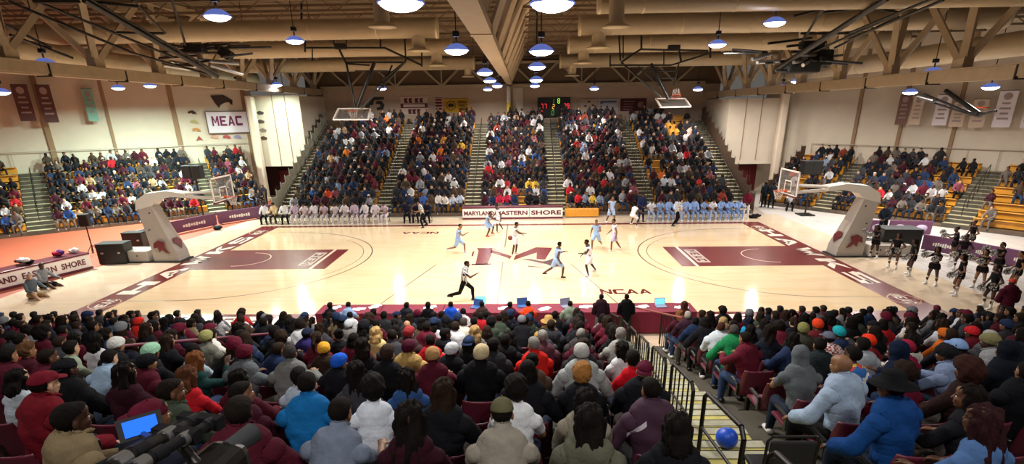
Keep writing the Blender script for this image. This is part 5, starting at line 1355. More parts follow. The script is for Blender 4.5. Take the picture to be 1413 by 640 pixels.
# ---- figures: a body mesh for each pose plus its clothes ----
class Figure: pass
def make_figure(P, build, clothes, vox=.0075, dec=.30):
    b, seg, J = make_raw(P, build)
    me = remesh(b, vox, dec, 'person_body', 5)
    co, no, tri = mesh_arrays(me)
    idx, tt = classify(co, seg); tags = np.array([s[0] for s in seg])[idx]
    F = Figure(); F.J = J; F.parts = []
    # upper-arm/torso ordering
    isin = lambda *a: np.isin(tags, a)
    neckline = (np.dot(co - np.array(J['neck']), np.array(J['up'])) < .015)
    torso = isin('torso', 'pelvis') | (isin('neck') & neckline)
    wrist = isin('farm') & (tt < .93); 
    def leg(tmax): # thigh up to fraction tmax
        return isin('thigh') & (tt < tmax)
    legs_all = isin('thigh', 'shin')
    # keep shins above ankle
    for name, kind in clothes:
        if kind == 'hoodie': m_ = torso | isin('uarm') | wrist; me_ = shell(name, co, no, tri, m_, .024, .006, M_CLOTH, .8)
        elif kind == 'sweater': m_ = torso | isin('uarm') | wrist; me_ = shell(name, co, no, tri, m_, .014, .004, M_CLOTH)
        elif kind == 'coat': m_ = torso | isin('uarm') | wrist; me_ = shell(name, co, no, tri, m_, .036, .008, M_CLOTH, .6)
        elif kind == 'tee': m_ = torso | (isin('uarm') & (tt < .62)); me_ = shell(name, co, no, tri, m_, .014, .004, M_CLOTH)
        elif kind == 'stripes': m_ = torso | (isin('uarm') & (tt < .62)); me_ = shell(name, co, no, tri, m_, .014, .003, M_STRIPE)
        elif kind == 'jersey': m_ = (isin('torso', 'pelvis')) & neckline; me_ = shell(name, co, no, tri, m_, .018, .005, M_CLOTH)
        elif kind == 'crop': m_ = isin('torso') & neckline; me_ = shell(name, co, no, tri, m_ | (isin('uarm') & (tt < .3)), .008, .001, M_CLOTH)
        elif kind == 'trousers': m_ = isin('pelvis', 'thigh', 'shin'); me_ = shell(name, co, no, tri, m_, .013, .004, M_CLOTH)
        elif kind == 'shorts': m_ = isin('pelvis') | leg(.92); me_ = shell(name, co, no, tri, m_, .034, .008, M_CLOTH, .7)
        elif kind == 'skirt': m_ = isin('pelvis') | leg(.42); me_ = shell(name, co, no, tri, m_, .035, .008, M_CLOTH, 1.2)
        elif kind == 'shoes': m_ = isin('foot'); me_ = shell(name, co, no, tri, m_, .009, 0, M_SHOE)
        elif kind == 'socks': m_ = isin('shin') & (tt > .45); me_ = shell(name, co, no, tri, m_, .004, 0, M_CLOTH)
        F.parts.append((name, me_))
    if any(k == 'hoodie' for _, k in clothes):     # the hood lying on the back
        hb = MB(); u = J['up']; n_ = J['neck']
        bk = J['side'].cross(u); bk = bk if bk.y < 0 else -bk
        for i in range(9):
            a = PI*(i/8); p = n_ + J['side']*(.085*math.cos(a)) + bk*(.075*math.sin(a)+.02) - u*(.005+.03*math.sin(a))
            hb.ell(p, (.034, .036, .042), n=12, k=8)
        hb.ell(n_ + bk*.085 - u*.065, (.07, .034, .06), n=14, k=8)
        hm = remesh(hb, .012, .6, 'hood', 3); hm.materials.append(M_CLOTH); F.parts.append(('hood', hm))
    # eyes joined to the body mesh
    eb = MB(); Rh = J['Rh']
    for s in (-1, 1):
        c = J['hc'] + (Rh @ V((s*.031, .0815, .006)))*1.0; eb.use(M_EYE).ell(c, (.0135, .0125, .0065), R=Rh, n=10, k=6); eb.use(M_IRIS).ell(c + Rh @ V((0, .009, 0)), (.0065, .005, .0062), R=Rh, n=8, k=6)
    lp = MB()
    e = eb.mesh('e'); ec, en, et = mesh_arrays(e); ip = np.empty(len(e.polygons), np.int32); e.polygons.foreach_get('material_index', ip)
    tp = np.empty(len(e.loop_triangles), np.int32); e.loop_triangles.foreach_get('polygon_index', tp)
    loc = (co - np.array(J['hc'])) @ np.array(Rh)      # head local
    lips = (np.abs(loc[:, 0]) < .024) & (np.abs(loc[:, 2]+.055) < .0085) & (loc[:, 1] > .092)
    brow = (np.abs(loc[:, 2]-.029) < .006) & (np.abs(np.abs(loc[:, 0])-.03) < .018) & (loc[:, 1] > .075)
    M = np.zeros(len(tri), np.int32); M[lips[tri].sum(1) >= 2] = 3; M[brow[tri].sum(1) >= 2] = 2
    nb_ = from_arrays('person_body', np.vstack([co, ec]), np.vstack([tri, et+len(co)]), M_SKIN)
    for m_ in (M_EYE, M_IRIS, M_LIP): nb_.materials.append(m_)
    if len(nb_.polygons) == len(tri)+len(et): nb_.polygons.foreach_set('material_index', np.concatenate([M, 1+ip[tp]]).astype(np.int32))
    bpy.data.meshes.remove(me); bpy.data.meshes.remove(e)
    F.body = nb_; return F
def put_person(F, name, p, rz, skin, cols, head=None, headcol='#15100D', label='', cat='person', group=None, scale=1.0, hat=None, hatcol='#202020', mats={}):
    """cols: {part name: colour}"""
    o = obj(name, F.body, None, (p[0], p[1], p[2]), rz, label, cat, group, color=srgb(skin))
    o.scale = (scale,)*3
    for nme, me in F.parts:
        c = cols.get(nme) or (cols.get('hoodie') if nme == 'hood' else None)
        q = obj(nme, me, o, color=srgb(c or '#222222'))
        if nme in mats: q.material_slots[0].link = 'OBJECT'; q.material_slots[0].material = mats[nme]
    if head: q = obj('hair', ALLHEAD[head], o, color=srgb(headcol)); q.matrix_basis = F.J['HM']
    if hat: q = obj({'backcap': 'cap', 'brimhat': 'brimmed_hat'}.get(hat, hat), ALLHEAD[hat], o, color=srgb(hatcol)); q.matrix_basis = F.J['HM'] @ Matrix.Scale(1.14 if head in ('long', 'bob', 'longer', 'locs', 'curly', 'short') else 1.0, 4)
    return o
SIT = (0, 0, .56)
def sit(**k):
    d = dict(pelvis=SIT, lean=6, legL=(84, 8, -4, 4), legR=(84, 8, -4, 4), armL=(35, 12, 75, -18), armR=(35, 12, 75, -18), head=(0, 5, 0), curl=35); d.update(k); return d
LOW = [('shirt', 'sweater'), ('trousers', 'trousers'), ('shoes', 'shoes')]
LOWH = [('hoodie', 'hoodie'), ('trousers', 'trousers'), ('shoes', 'shoes')]
LOWC = [('coat', 'coat'), ('trousers', 'trousers'), ('shoes', 'shoes')]
LOWT = [('shirt', 'tee'), ('trousers', 'trousers'), ('shoes', 'shoes')]
FIG = {
 'm_sweater': make_figure(sit(), 'm', LOW),
 'm_hoodie': make_figure(sit(lean=16, head=(8, 12, 0), armL=(50, 14, 95, -25), armR=(50, 14, 95, -25)), 'm', LOWH),
 'm_coat': make_figure(sit(lean=4, head=(-14, 4, 3), twist=-6), 'm', LOWC),
 'm_tee': make_figure(sit(lean=26, head=(0, 18, 0), armL=(40, 10, 80, -20), armR=(45, 10, 85, -20)), 'm', LOWT),
 'm_right': make_figure(sit(lean=5, head=(-42, 4, -4), twist=-10, side=3), 'm', LOWH),
 'f_sweater': make_figure(sit(lean=8, head=(-6, 6, 0)), 'f', LOW),
 'f_tee': make_figure(sit(lean=10, head=(12, 4, 2)), 'f', LOWT),
 'f_coat': make_figure(sit(lean=3, head=(0, 3, 0)), 'f', LOWC),
 'f_left': make_figure(sit(lean=6, head=(46, 2, 3), twist=12, side=-3), 'f', LOWH),
 'f_phone': make_figure(sit(lean=6, head=(0, 6, 0), armR=(70, 8, 140, -22), armL=(40, 12, 80, -18)), 'f', LOW),
 'm_wide': make_figure(sit(lean=10, head=(4, 8, 0), armL=(15, 32, 60, -10), armR=(15, 32, 60, -10)), 'm', LOWC),
}
# ================= WHO SITS AND STANDS WHERE =================
SK = ['#4A2E20', '#5A3826', '#6B4630', '#3C2419', '#7A5238', '#8C6244', '#C49A7C', '#54341F']
PR = random.Random(11)
NAMES = {'#15151A': 'black', '#1B1E2A': 'dark navy', '#2A2A2E': 'charcoal', '#4A1422': 'maroon', '#5E1A2A': 'wine red', '#3A3A40': 'dark grey', '#6E7074': 'grey', '#22304E': 'navy', '#4A3A2E': 'dark brown', '#C9C9CC': 'white', '#8A9AA8': 'pale blue', '#3A4438': 'dark green', '#7A6A50': 'khaki', '#B02028': 'red'}
PAL = ['#15151A']*9 + ['#1B1E2A']*5 + ['#2A2A2E']*5 + ['#4A1422']*6 + ['#5E1A2A']*3 + ['#3A3A40']*4 + ['#6E7074']*2 + ['#22304E']*3 + ['#4A3A2E']*2 + ['#C9C9CC']*2 + ['#8A9AA8'] + ['#3A4438'] + ['#7A6A50'] + ['#B02028']
# (head px, py, figure, top colour, colour words, hair, hair colour, hat, hat colour, skin, words on the head)
K = lambda x, y, fig, c, cn, hair=None, hc='#15100D', hat=None, hatc='#222222', sk=None, hw='', pm=None: dict(x=x, y=y, fig=fig, c=c, cn=cn, hair=hair, hc=hc, hat=hat, hatc=hatc, sk=sk, hw=hw, pm=pm)
KEY = [
 K(78,548,'m_wide','#6B1420','dark red','crop',hat='cap',hatc='#6E1626',hw='a maroon cap'), K(137,548,'m_hoodie','#7A5230','tan brown','short',hat='cap',hatc='#2A1A18',hw='a dark cap'),
 K(14,522,'f_tee','#B4BEC8','white',hair='bob',hw='black bobbed hair'), K(103,524,'m_coat','#17171B','black',hat='backcap',hatc='#131318',hair='crop',hw='a backward black cap'),
 K(36,502,'f_sweater','#3E1420','maroon','curly','#5A3C24',hw='brown curly hair'), K(90,493,'f_tee','#8C9A84','grey-green','short',hw='short black hair'),
 K(122,495,'m_tee','#8FA8C0','pale blue','short',hw='short black hair'), K(231,510,'f_sweater','#C0202C','bright red','bob','#5A3420',hw='auburn hair'),
 K(200,520,'f_coat','#2E101C','dark maroon','longer',hw='very long black hair'), K(283,500,'f_tee','#9EB2BC','pale blue','locs',hw='black locs'),
 K(319,489,'m_hoodie','#5A6064','grey',hair='crop',hat='beanie',hatc='#5A1428',hw='a maroon beanie'), K(306,458,'m_tee','#D8D8D0','white','short',hw='short black hair'),
 K(275,472,'m_sweater','#6A6A60','grey',hat='beanie',hatc='#8F8C58',hw='an olive beanie'), K(181,445,'m_coat','#C22A22','bright red',hat='beanie',hatc='#C22A22',hw='a red beanie'),
 K(147,448,'m_wide','#4A5C78','denim blue','short',hw='short black hair'), K(122,448,'m_coat','#B4A888','cream','short',hw='short black hair'), K(20,464,'f_sweater','#C03848','pinkish red','bun',hw='a hair bun'),
 K(68,455,'m_hoodie','#5E1A2A','wine red','crop',hw='close-cropped hair'), K(334,545,'m_right','#3A1020','dark maroon','crop',sk='#8C6244',hw='cropped hair, head turned right'), K(138,484,'m_hoodie','#17171B','black',hat='beanie',hatc='#C8C8C4',hw='a white beanie'),
 K(215,474,'f_coat','#17171B','black',hair='long',hat='beanie',hatc='#8FBFA0',hw='a mint beanie'), K(345,458,'m_coat','#8C8A66','khaki','short',hw='short black hair'), K(244,505,'f_phone','#1B3A3A','dark teal','long','#7A4A28',hw='long brown hair'),
 K(425,545,'m_hoodie','#1568A8','bright blue','crop',hw='close-cropped hair'), K(459,592,'m_tee','#6C7688','grey-blue','crop',sk='#8C6244',hw='close-cropped hair'), K(443,520,'f_tee','#A8B4C4','pale plaid','short',hw='short black hair'),
 K(425,502,'m_hoodie','#6E706E','grey','crop','#3A3632',hw='greying hair'), K(497,545,'f_left','#141418','black','long','#6E4A2C',hw='long light brown hair'), K(470,484,'m_coat','#15151A','black',hat='beanie',hatc='#1E5AC8',hw='a royal blue beanie'),
 K(412,462,'m_coat','#2A2458','purple-navy',hat='cap',hatc='#1C2238',hair='crop',hw='a navy cap'), K(439,481,'m_hoodie','#2E2018','brown',hat='beanie',hatc='#D8A030',hw='a yellow beanie'), K(550,500,'m_sweater','#121216','black','short','#3A2A20',hw='brown hair and white collar'),
 K(613,495,'m_coat','#17171B','black',hat='beanie',hatc='#C8CCD0',hw='a white beanie'), K(656,488,'m_coat','#101014','black',hat='beanie',hatc='#C8B890',hw='a cream beanie'), K(566,487,'m_coat','#B09058','tan',hat='beanie',hatc='#4A1428',hw='a maroon beanie'),
 K(598,517,'m_hoodie','#4E1424','maroon',hat='beanie',hatc='#B08858',hw='a tan beanie'), K(525,548,'f_tee','#D4DCE8','white','curly',hw='black curly hair'), K(575,524,'f_left','#2A4A7A','denim blue','longer',hw='very long black hair'),
 K(594,565,'f_sweater','#2E0E1A','dark maroon','longer',hw='very long black hair'), K(516,602,'f_tee','#5C6460','grey-green','curly',hw='black curly hair'), K(678,605,'m_tee','#8A8478','stone grey','crop',hat='cap',hatc='#5C5A40',sk='#8C6244',hw='a camouflage cap'),
 K(678,562,'f_coat','#121216','black','longer',hw='very long black hair'), K(700,524,'f_tee','#D8DCE0','white','curly',hw='black curly hair'), K(714,478,'m_sweater','#C8221C','bright red','crop','#8A8680',sk='#C49A7C',hw='grey hair'),
 K(481,446,'m_coat','#6E6A68','grey',hat='beanie',hatc='#B8BCC0',hw='a pale grey beanie'), K(520,458,'f_coat','#C8B478','straw','bob','#B89860',sk='#C49A7C',hw='blond hair'), K(569,465,'m_coat','#3A2A2A','dark brown',hat='beanie',hatc='#8E2A30',hw='a red beanie'),
 K(556,460,'m_hoodie','#2A2A2E','charcoal',sk='#B08060',hw='a bald head'), K(581,450,'m_wide','#5A1828','maroon','crop',hw='cropped hair'), K(597,468,'m_hoodie','#B01828','red','short',hw='short black hair'), K(653,460,'f_coat','#6E6A64','grey','bob','#A88858',sk='#C49A7C',hw='sandy hair'),
 K(644,446,'m_wide','#C8C4B4','cream white','short','#4A4038',hw='brown hair'), K(690,468,'m_coat','#141418','black','short',hw='short black hair'),
 K(770,487,'m_wide','#A0A4A4','light grey',hat='beanie',hatc='#B8B8B4',hw='a pale grey beanie'), K(767,518,'f_coat','#15151A','black','curly','#A8743C',sk='#C49A7C',hw='auburn curly hair'), K(758,565,'f_phone','#6A2A34','dusty red','curly','#241814',hw='dark curly hair and raised hand'),
 K(825,518,'f_coat','#8A8474','beige','bob',hw='black bobbed hair'), K(825,556,'f_coat','#5A5A4C','olive grey','long',hw='long black hair'), K(893,521,'m_coat','#15151C','black',hat='backcap',hatc='#5A1830',sk='#C49A7C',hw='a maroon cap'),
 K(931,543,'m_wide','#3E1830','plum','crop',hw='cropped hair and white shoulder panels',pm='panel'), K(850,493,'f_left','#C9C9CC','white','bob',hw='black bobbed hair'), K(862,509,'f_sweater','#C01020','bright red','short',hw='short black hair'),
 K(751,465,'m_sweater','#5E3A44','dusky plaid','crop','#8A8680',sk='#C49A7C',hw='grey hair'), K(764,446,'m_coat','#A88848','mustard',hat='brimhat',hatc='#A08048',hw='a tan hat'), K(819,459,'m_coat','#3A3436','dark grey','crop','#8A8680',sk='#C49A7C',hw='grey hair'),
 K(831,470,'m_hoodie','#8A8A84','grey','short','#8A8680',sk='#C49A7C',hw='grey hair'), K(1009,479,'m_wide','#1E7A48','bright green','crop','#4A4642',hw='greying hair'), K(984,471,'m_coat','#C4CCD4','white','crop','#4A2A20',hw='cropped brown hair'),
 K(959,459,'m_coat','#1C2C4A','navy','short',hw='short black hair'), K(919,449,'m_sweater','#4E6070','slate blue','crop',sk='#C49A7C',hw='cropped hair'), K(937,451,'f_coat','#4A1A2A','maroon','bob','#8A5A38',sk='#C49A7C',hw='auburn hair'), K(951,452,'m_coat','#3A2230','dark maroon','short','#B0A89A',sk='#C49A7C',hw='pale grey hair'),
 K(930,622,'f_tee','#2A1A2A','dark plum','curly',hw='black curly hair'), K(753,632,'f_tee','#1A1A22','black','curly',hw='black curly hair'), K(994,449,'f_coat','#6A6A6A','grey','bob','#B89A68',sk='#C49A7C',hw='blond bobbed hair'),
 K(1130,472,'m_wide','#A05058','red plaid',hat='cap',hatc='#5A6070',hair='crop',hw='a grey cap',pm='plaid'), K(1081,493,'m_tee','#5E6468','slate grey',hat='hood',hatc='#5E6468',hw='the hood up'), K(1206,466,'f_coat','#6A1A20','wine red',hat='beanie',hatc='#E0361C',hw='an orange-red beanie'),
 K(1287,459,'f_coat','#C8641C','orange',hat='beanie',hatc='#C8641C',hw='an orange beanie'), K(1356,454,'m_hoodie','#5A1420','maroon',hat='beanie',hatc='#C0242C',hw='a red beanie'), K(1369,470,'m_coat','#55565A','grey',hat='beanie',hatc='#9C9C98',hw='a grey beanie'),
 K(1323,470,'f_coat','#2A2A32','charcoal',hair='bob',hat='cap',hatc='#7C9AC8',hw='a light blue cap'), K(1325,490,'m_hoodie','#7888A8','denim blue',hat='beanie',hatc='#1A1A1E',hw='a black beanie'), K(1366,495,'m_wide','#10141E','blue-black',hat='hood',hatc='#10141E',hw='the hood up'),
 K(1400,480,'m_hoodie','#8C8E90','grey',hat='beanie',hatc='#7A7450',hw='an olive beanie'), K(1276,490,'f_sweater','#7A1836','crimson',hat='beanie',hatc='#8E1C34',hw='a patterned red headscarf'), K(1244,508,'m_hoodie','#101C34','dark navy',hat='hood',hatc='#101C34',hw='the hood up'),
 K(1209,515,'f_sweater','#5C1028','wine red','curly','#2A1A14',hw='dark curly hair'), K(1175,502,'f_tee','#3A7AB8','colourful printed','crop',sk='#4A2E20',hw='cropped hair',pm='floral'), K(1153,518,'f_sweater','#6A2A3A','dusky red',hat='beanie',hatc='#B8788C',hw='a pink beanie'),
 K(1173,542,'m_wide','#A0B4CC','pale blue',sk='#8C6244',hw='a bald head'), K(1122,537,'f_coat','#8E9AA8','grey-blue','longer',hw='very long black hair'), K(1222,546,'m_wide','#14407C','royal blue',hat='brimhat',hatc='#121216',hair='crop',hw='a black hat'),
 K(1315,555,'f_sweater','#8E1434','crimson','longer',hw='very long black hair'), K(1315,524,'f_coat','#2A1A1A','dark brown','afro','#3A1E18',hw='a dark reddish afro'), K(1353,592,'f_tee','#4A6A9A','denim blue','longer','#2E1418',hw='long dark red hair'),
 K(1365,536,'f_left','#1A1A20','black','bob',hw='black bobbed hair'), K(1388,558,'f_tee','#E05A40','coral','long',sk='#A87850',hw='long black hair'), K(1158,444,'f_coat','#22304E','navy',hat='beanie',hatc='#1E9CA8',hw='a turquoise beanie'),
 K(1112,450,'m_coat','#3A3A30','dark olive',hat='beanie',hatc='#7A7A48',hw='an olive beanie'), K(1124,452,'f_coat','#5A1A20','wine red',hat='beanie',hatc='#D84020',hw='an orange beanie'), K(1035,438,'f_coat','#1E8AC0','bright sky blue','bob','#1A1A2E',hw='dark bobbed hair'),
 K(900,480,'m_coat','#15151A','black','short',hw='short hair'), K(1185,480,'m_coat','#9EA6AE','pale grey','short',hw='short black hair'), K(1160,478,'m_hoodie','#20282A','dark green','short',hw='short black hair'), K(1235,478,'f_coat','#D0CCC0','off-white','bob',hw='black bobbed hair'),
]
used_key = set()
occ = []
for r_ in range(NR_ROWS):
    for side in (-1, 1):
        x = aisleX(r_) - .42 if side < 0 else aisleX(r_) + AW + .42
        n_ = 0
        while True:
            n_ += 1
            px, py, d_ = toPx((x, rowY(r_) + .05, rowZ(r_) + 1.28))
            if px < -25 or px > 1438: break
            if py < 700: occ.append([r_, side, n_, x, px, py, d_])
            x += side*(.60 + PR.uniform(-.015, .015))
occ.sort(key=lambda o: o[6])
asg = {}
for ki, k in sorted(enumerate(KEY), key=lambda t: -t[1]['y']):
    best, bi = 1e9, None
    for i, o in enumerate(occ):
        if i in asg: continue
        q = abs(o[4]-k['x']) + 1.6*abs(o[5]-k['y'])
        if q < best: best, bi = q, i
    if bi is not None and best < 60: asg[bi] = k
VACK = [(105, 600), (1095, 590)]
rest_near = []; npeople = 0; nseat = 0
MAXP = 300
ROWN = lambda r: ordn(r+1)
def seat_label(r, side, n): return 'seat %s' % ''
HAIRW = {'short': 'short black hair', 'crop': 'cropped hair', 'curly': 'curly hair', 'afro': 'an afro', 'long': 'long hair', 'longer': 'very long hair', 'bob': 'bobbed hair', 'bun': 'a bun', 'ponytail': 'a ponytail', 'locs': 'locs'}
GARM = {'m_sweater': 'sweater', 'm_hoodie': 'hoodie', 'm_coat': 'jacket', 'm_tee': 'tee', 'm_right': 'hoodie', 'f_sweater': 'sweater', 'f_tee': 'tee', 'f_coat': 'jacket', 'f_left': 'hoodie', 'f_phone': 'sweater', 'm_wide': 'jacket'}
VAC = [(845, 955, 455, 520), (985, 1045, 495, 560)]
for i, (r_, side, n_, x, px, py, d_) in enumerate(occ):
    k = asg.get(i)
    p = (x + PR.uniform(-.03, .03), rowY(r_) - .02, rowZ(r_))
    where = '%s row up, %s seat %s of stairs' % (ROWN(r_), ordn(n_), 'left' if side < 0 else 'right')
    if r_ == 0 and -6.6 < x < 7.4: continue
    if r_ == 11 and any(abs(px-a) < 38 for a, b_ in VACK[:2]): continue
    if nseat < 300:
        add_seat((x, rowY(r_) - .22, rowZ(r_)), 0, 'maroon plastic flip seat, %s' % where); nseat += 1
    if k is None and (PR.random() < .06 or (side > 0 and n_ == 1 and r_ in (8, 9, 10)) ): continue
    if k is None:
        female = PR.random() < .48
        fig = PR.choice(['f_sweater', 'f_tee', 'f_coat', 'f_left', 'f_coat'] if female else ['m_sweater', 'm_hoodie', 'm_coat', 'm_tee', 'm_right', 'm_wide', 'm_coat'])
        hair = PR.choice(['long', 'longer', 'bob', 'bun', 'ponytail', 'locs', 'curly', 'afro', 'bob', 'long'] if female else ['short', 'crop', 'short', 'crop', 'curly', 'locs'])
        hat = None; hatc = '#222'; hw = HAIRW[hair]
        if PR.random() < .17:
            hat = PR.choice(['beanie', 'cap', 'beanie', 'backcap']); hc_ = PR.choice([('#15151A', 'black'), ('#5A1428', 'maroon'), ('#6E7074', 'grey'), ('#22304E', 'navy')])
            hatc = hc_[0]; hw = 'a %s %s' % (hc_[1], 'beanie' if hat == 'beanie' else 'cap')
            if hair in ('curly', 'afro', 'bun', 'ponytail', 'longer'): hair = 'long' if female else 'crop'
        c = PR.choice(PAL); hcx = PR.choice(['#120D0A', '#120D0A', '#1C130D', '#2A1C12'])
        k = K(0, 0, fig, c, NAMES[c], hair, hcx, hat, hatc, None, hw)
    if npeople >= MAXP: rest_near.append((p, k, PR.uniform(-.2, .2))); continue
    npeople += 1
    gw = GARM[k['fig']]
    lab = 'person in %s %s with %s, %s' % (k['cn'], gw, k['hw'].split(',')[0].replace('very long', 'long').replace('close-cropped', 'cropped').split(' and ')[0], '%s row up, %s %s of stairs' % (ROWN(r_), ordn(n_), 'left' if side < 0 else 'right'))
    wds = lab.split()
    if len(wds) > 16: lab = lab.replace(' row up,', ' row,')
    if len(lab.split()) > 16: lab = lab.replace('person in', 'person,')
    if len(lab.split()) > 16: lab = lab.replace(' with ', ', ').replace(' a ', ' ').replace(' an ', ' ')
    F = FIG[k['fig']]
    top = {'shirt': k['c'], 'hoodie': k['c'], 'coat': k['c'], 'trousers': PR.choice(['#16181E', '#1F2838', '#2A3A58', '#121214', '#3A3430']), 'shoes': PR.choice(['#111111', '#C8C4BC', '#2A2422'])}
    mats = {}
    if k['pm'] == 'plaid': mats = {n: M_PLAID for n in ('coat', 'shirt')}
    if k['pm'] == 'panel': mats = {'coat': M_PANEL}
    if k['pm'] == 'floral': mats = {n: M_FLORAL for n in ('coat', 'shirt')}
    turn = PR.uniform(-.22, .22) + (.18 if px < 300 else -.18 if px > 1150 else 0)*-1
    put_person(F, 'spectator', p, turn, k['sk'] or PR.choice(SK), top, k['hair'], k['hc'], lab, 'person', 'spectators in the near stand', PR.uniform(.95, 1.04), k['hat'], k['hatc'], mats)

# ---- the far crowd: one countless mass of small seated figures ----
def lowfig(P, build, thick=.018, vox=.034, dec=.5):
    b, seg, J = make_raw(P, build); me = remesh(b, vox, dec, 'low', 1); co, no, tri = mesh_arrays(me); bpy.data.meshes.remove(me)
    idx, tt = classify(co, seg); tags = np.array([s[0] for s in seg])[idx]
    cls = np.zeros(len(co), int)
    cls[np.isin(tags, ['torso', 'uarm', 'farm'])] = 1; cls[np.isin(tags, ['pelvis'])] = 2; cls[np.isin(tags, ['thigh', 'shin'])] = 2; cls[tags == 'foot'] = 3
    loc = (co - np.array(J['hc'])) @ np.array(J['Rh'])
    h = (tags == 'head') & hairline(loc); cls[h] = 4
    off = np.zeros(len(co)); off[cls == 1] = thick; off[cls == 2] = .012; off[cls == 4] = .018
    co = co + no*off[:, None]; fc = np.array([np.bincount(c, minlength=5).argmax() for c in cls[tri]])
    return co, tri, fc
LF = [lowfig(sit(), 'm'), lowfig(sit(lean=20, head=(10, 15, 0)), 'm', .03), lowfig(sit(head=(-25, 3, 0)), 'f'), lowfig(sit(lean=12, head=(20, 6, 0), armL=(30, 20, 80, -40), armR=(30, 20, 80, -40)), 'm', .035),
      lowfig(sit(lean=3, armL=(60, 15, 130, -30)), 'f', .025), lowfig(sit(legL=(84, 20, -10, 2)), 'f', .03)]
FARPAL = ['#15151A']*26 + ['#1B1E2A']*8 + ['#2A2A2E']*7 + ['#3A1220']*6 + ['#5E1A2A']*3 + ['#3A3A40']*5 + ['#8A8A90']*2 + ['#22304E']*4 + ['#4A3A2E']*3 + ['#C8C4C4']*3 + ['#B02028']*1 + ['#8A3A2C', '#2A4A80', '#7A88A0', '#A88868', '#8A4A58']
class Crowd:
    def __init__(s): s.co = []; s.tri = []; s.col = []; s.n = 0; s.k = 0
    def add(s, p, rz, cols, f=None, sc=1):
        co, tri, fc = LF[f if f is not None else PR.randrange(len(LF))]; c, sn = math.cos(rz), math.sin(rz)
        R_ = np.array([[c, sn, 0], [-sn, c, 0], [0, 0, 1]]); s.co.append((co*sc) @ R_ + np.array([p[0], p[1], p[2]])); s.tri.append(tri + s.n); s.n += len(co)
        pal = np.array([srgb(x) for x in cols]); s.col.append(pal[fc]); s.k += 1
    def build(s, name, label):
        co = np.vstack(s.co); tri = np.vstack(s.tri); col = np.vstack(s.col)
        m = bpy.data.materials.new('crowd_cloth'); m.use_nodes = True; nt = m.node_tree; a = nt.nodes.new('ShaderNodeVertexColor'); a.layer_name = 'kit'
        nt.nodes['Principled BSDF'].inputs['Roughness'].default_value = .8; nt.nodes['Principled BSDF'].inputs['Specular IOR Level'].default_value = .25
        nt.links.new(a.outputs[0], nt.nodes['Principled BSDF'].inputs[0])
        me = from_arrays(name, co, tri, m, chk=False)
        if len(me.polygons) == len(tri):
            at = me.color_attributes.new('kit', 'FLOAT_COLOR', 'CORNER'); at.data.foreach_set('color', np.repeat(col, 3, 0).astype(np.float32).ravel())
        return obj(name, me, None, label=label, cat='crowd', kind='stuff')
CR = Crowd()
def rcols(top=None): return [PR.choice(SK), top or PR.choice(FARPAL), PR.choice(['#16181E', '#1F2838', '#2A3A58', '#121214', '#3A3430', '#6A6058']), PR.choice(['#111111', '#C8C4BC', '#2A2422']), PR.choice(['#0E0A08', '#14100C', '#120D0A', '#4A1A20'] if PR.random() < .8 else ['#D8D4D0', '#6A4A2A', '#15151A'])]
for (p, k, t) in rest_near: CR.add(p, t, [k['sk'] or PR.choice(SK), k['c'], '#1A1C22', '#222222', k['hatc'] if k['hat'] else k['hc']], sc=1.0)
OVR = [(427,281,'#E0602C',8),(451,262,'#D8502C',8),(484,208,'#D8782C',9),(402,185,'#C02030',8),(602,226,'#3FA85A',8),(606,196,'#D8902C',10),(604,213,'#D8702C',8),(640,200,'#D8B040',10),(540,180,'#E8E0DC',9),(585,183,'#E8E0DC',8),(700,215,'#3A6AB0',8),(675,282,'#C83050',10),(696,278,'#B02040',14),(735,252,'#D8B040',7),(793,268,'#C8202C',10),(823,271,'#D8B040',8),(848,262,'#C8202C',8),(887,240,'#3A9A50',7),(911,237,'#D86A2C',9),(915,252,'#A01828',10),(963,247,'#C03030',8),(992,268,'#22409A',9),(989,277,'#E07030',7),(912,250,'#C8D0D8',9),(805,200,'#8A9AB8',9),(844,242,'#D8D4D4',8),(788,250,'#D0CCCC',9),(595,273,'#3A5A9A',14),(610,276,'#C8C0B8',14),(632,275,'#A8B0C0',12),(745,170,'#D8D4D4',12),(930,175,'#E0A040',12),(945,180,'#D8B8A8',10)]
FA = [(-15.9, -14.9), (-9.2, -8.0), (-3.1, -1.85), (2.6, 3.9), (8.8, 10.0), (14.9, 16.2)]
for i in range(15):
    ed = [t for a in FA for t in a][1:-1]
    for q in range(0, len(ed), 2):
        a, b_ = ed[q], ed[q+1]; n_ = int((b_-a)/.485)
        for j in range(n_):
            x = a+(j+.5)*(b_-a)/n_; px, py, d_ = toPx((x, 18.9+.86*i, .25+.385*i+.9))
            occp = .95
            if i == 14: occp = .72 if not (655 < px < 700) else 0
            if i >= 12 and px < 560: occp = .6
            if 920 < px < 960 and i >= 12: occp = .35
            if i > 3 and abs(px-905) < 20 and 208 < py < 232: occp = .25
            if PR.random() > occp: continue
            top = None
            if PR.random() < .06 and (px < 660) and i > 6: top = PR.choice(['#D8702C', '#E0D8D4', '#D8902C'])
            for ox, oy, oc, orad in OVR:
                if abs(px-ox) < orad*.8 and abs(py-oy) < 6 and PR.random() < .6: top = oc
            CR.add((x+PR.uniform(-.05, .05), 18.55+.86*i+.86*.62, .25+.385*i-.14), PI + PR.uniform(-.35, .35), rcols(top), sc=PR.uniform(.98, 1.1))
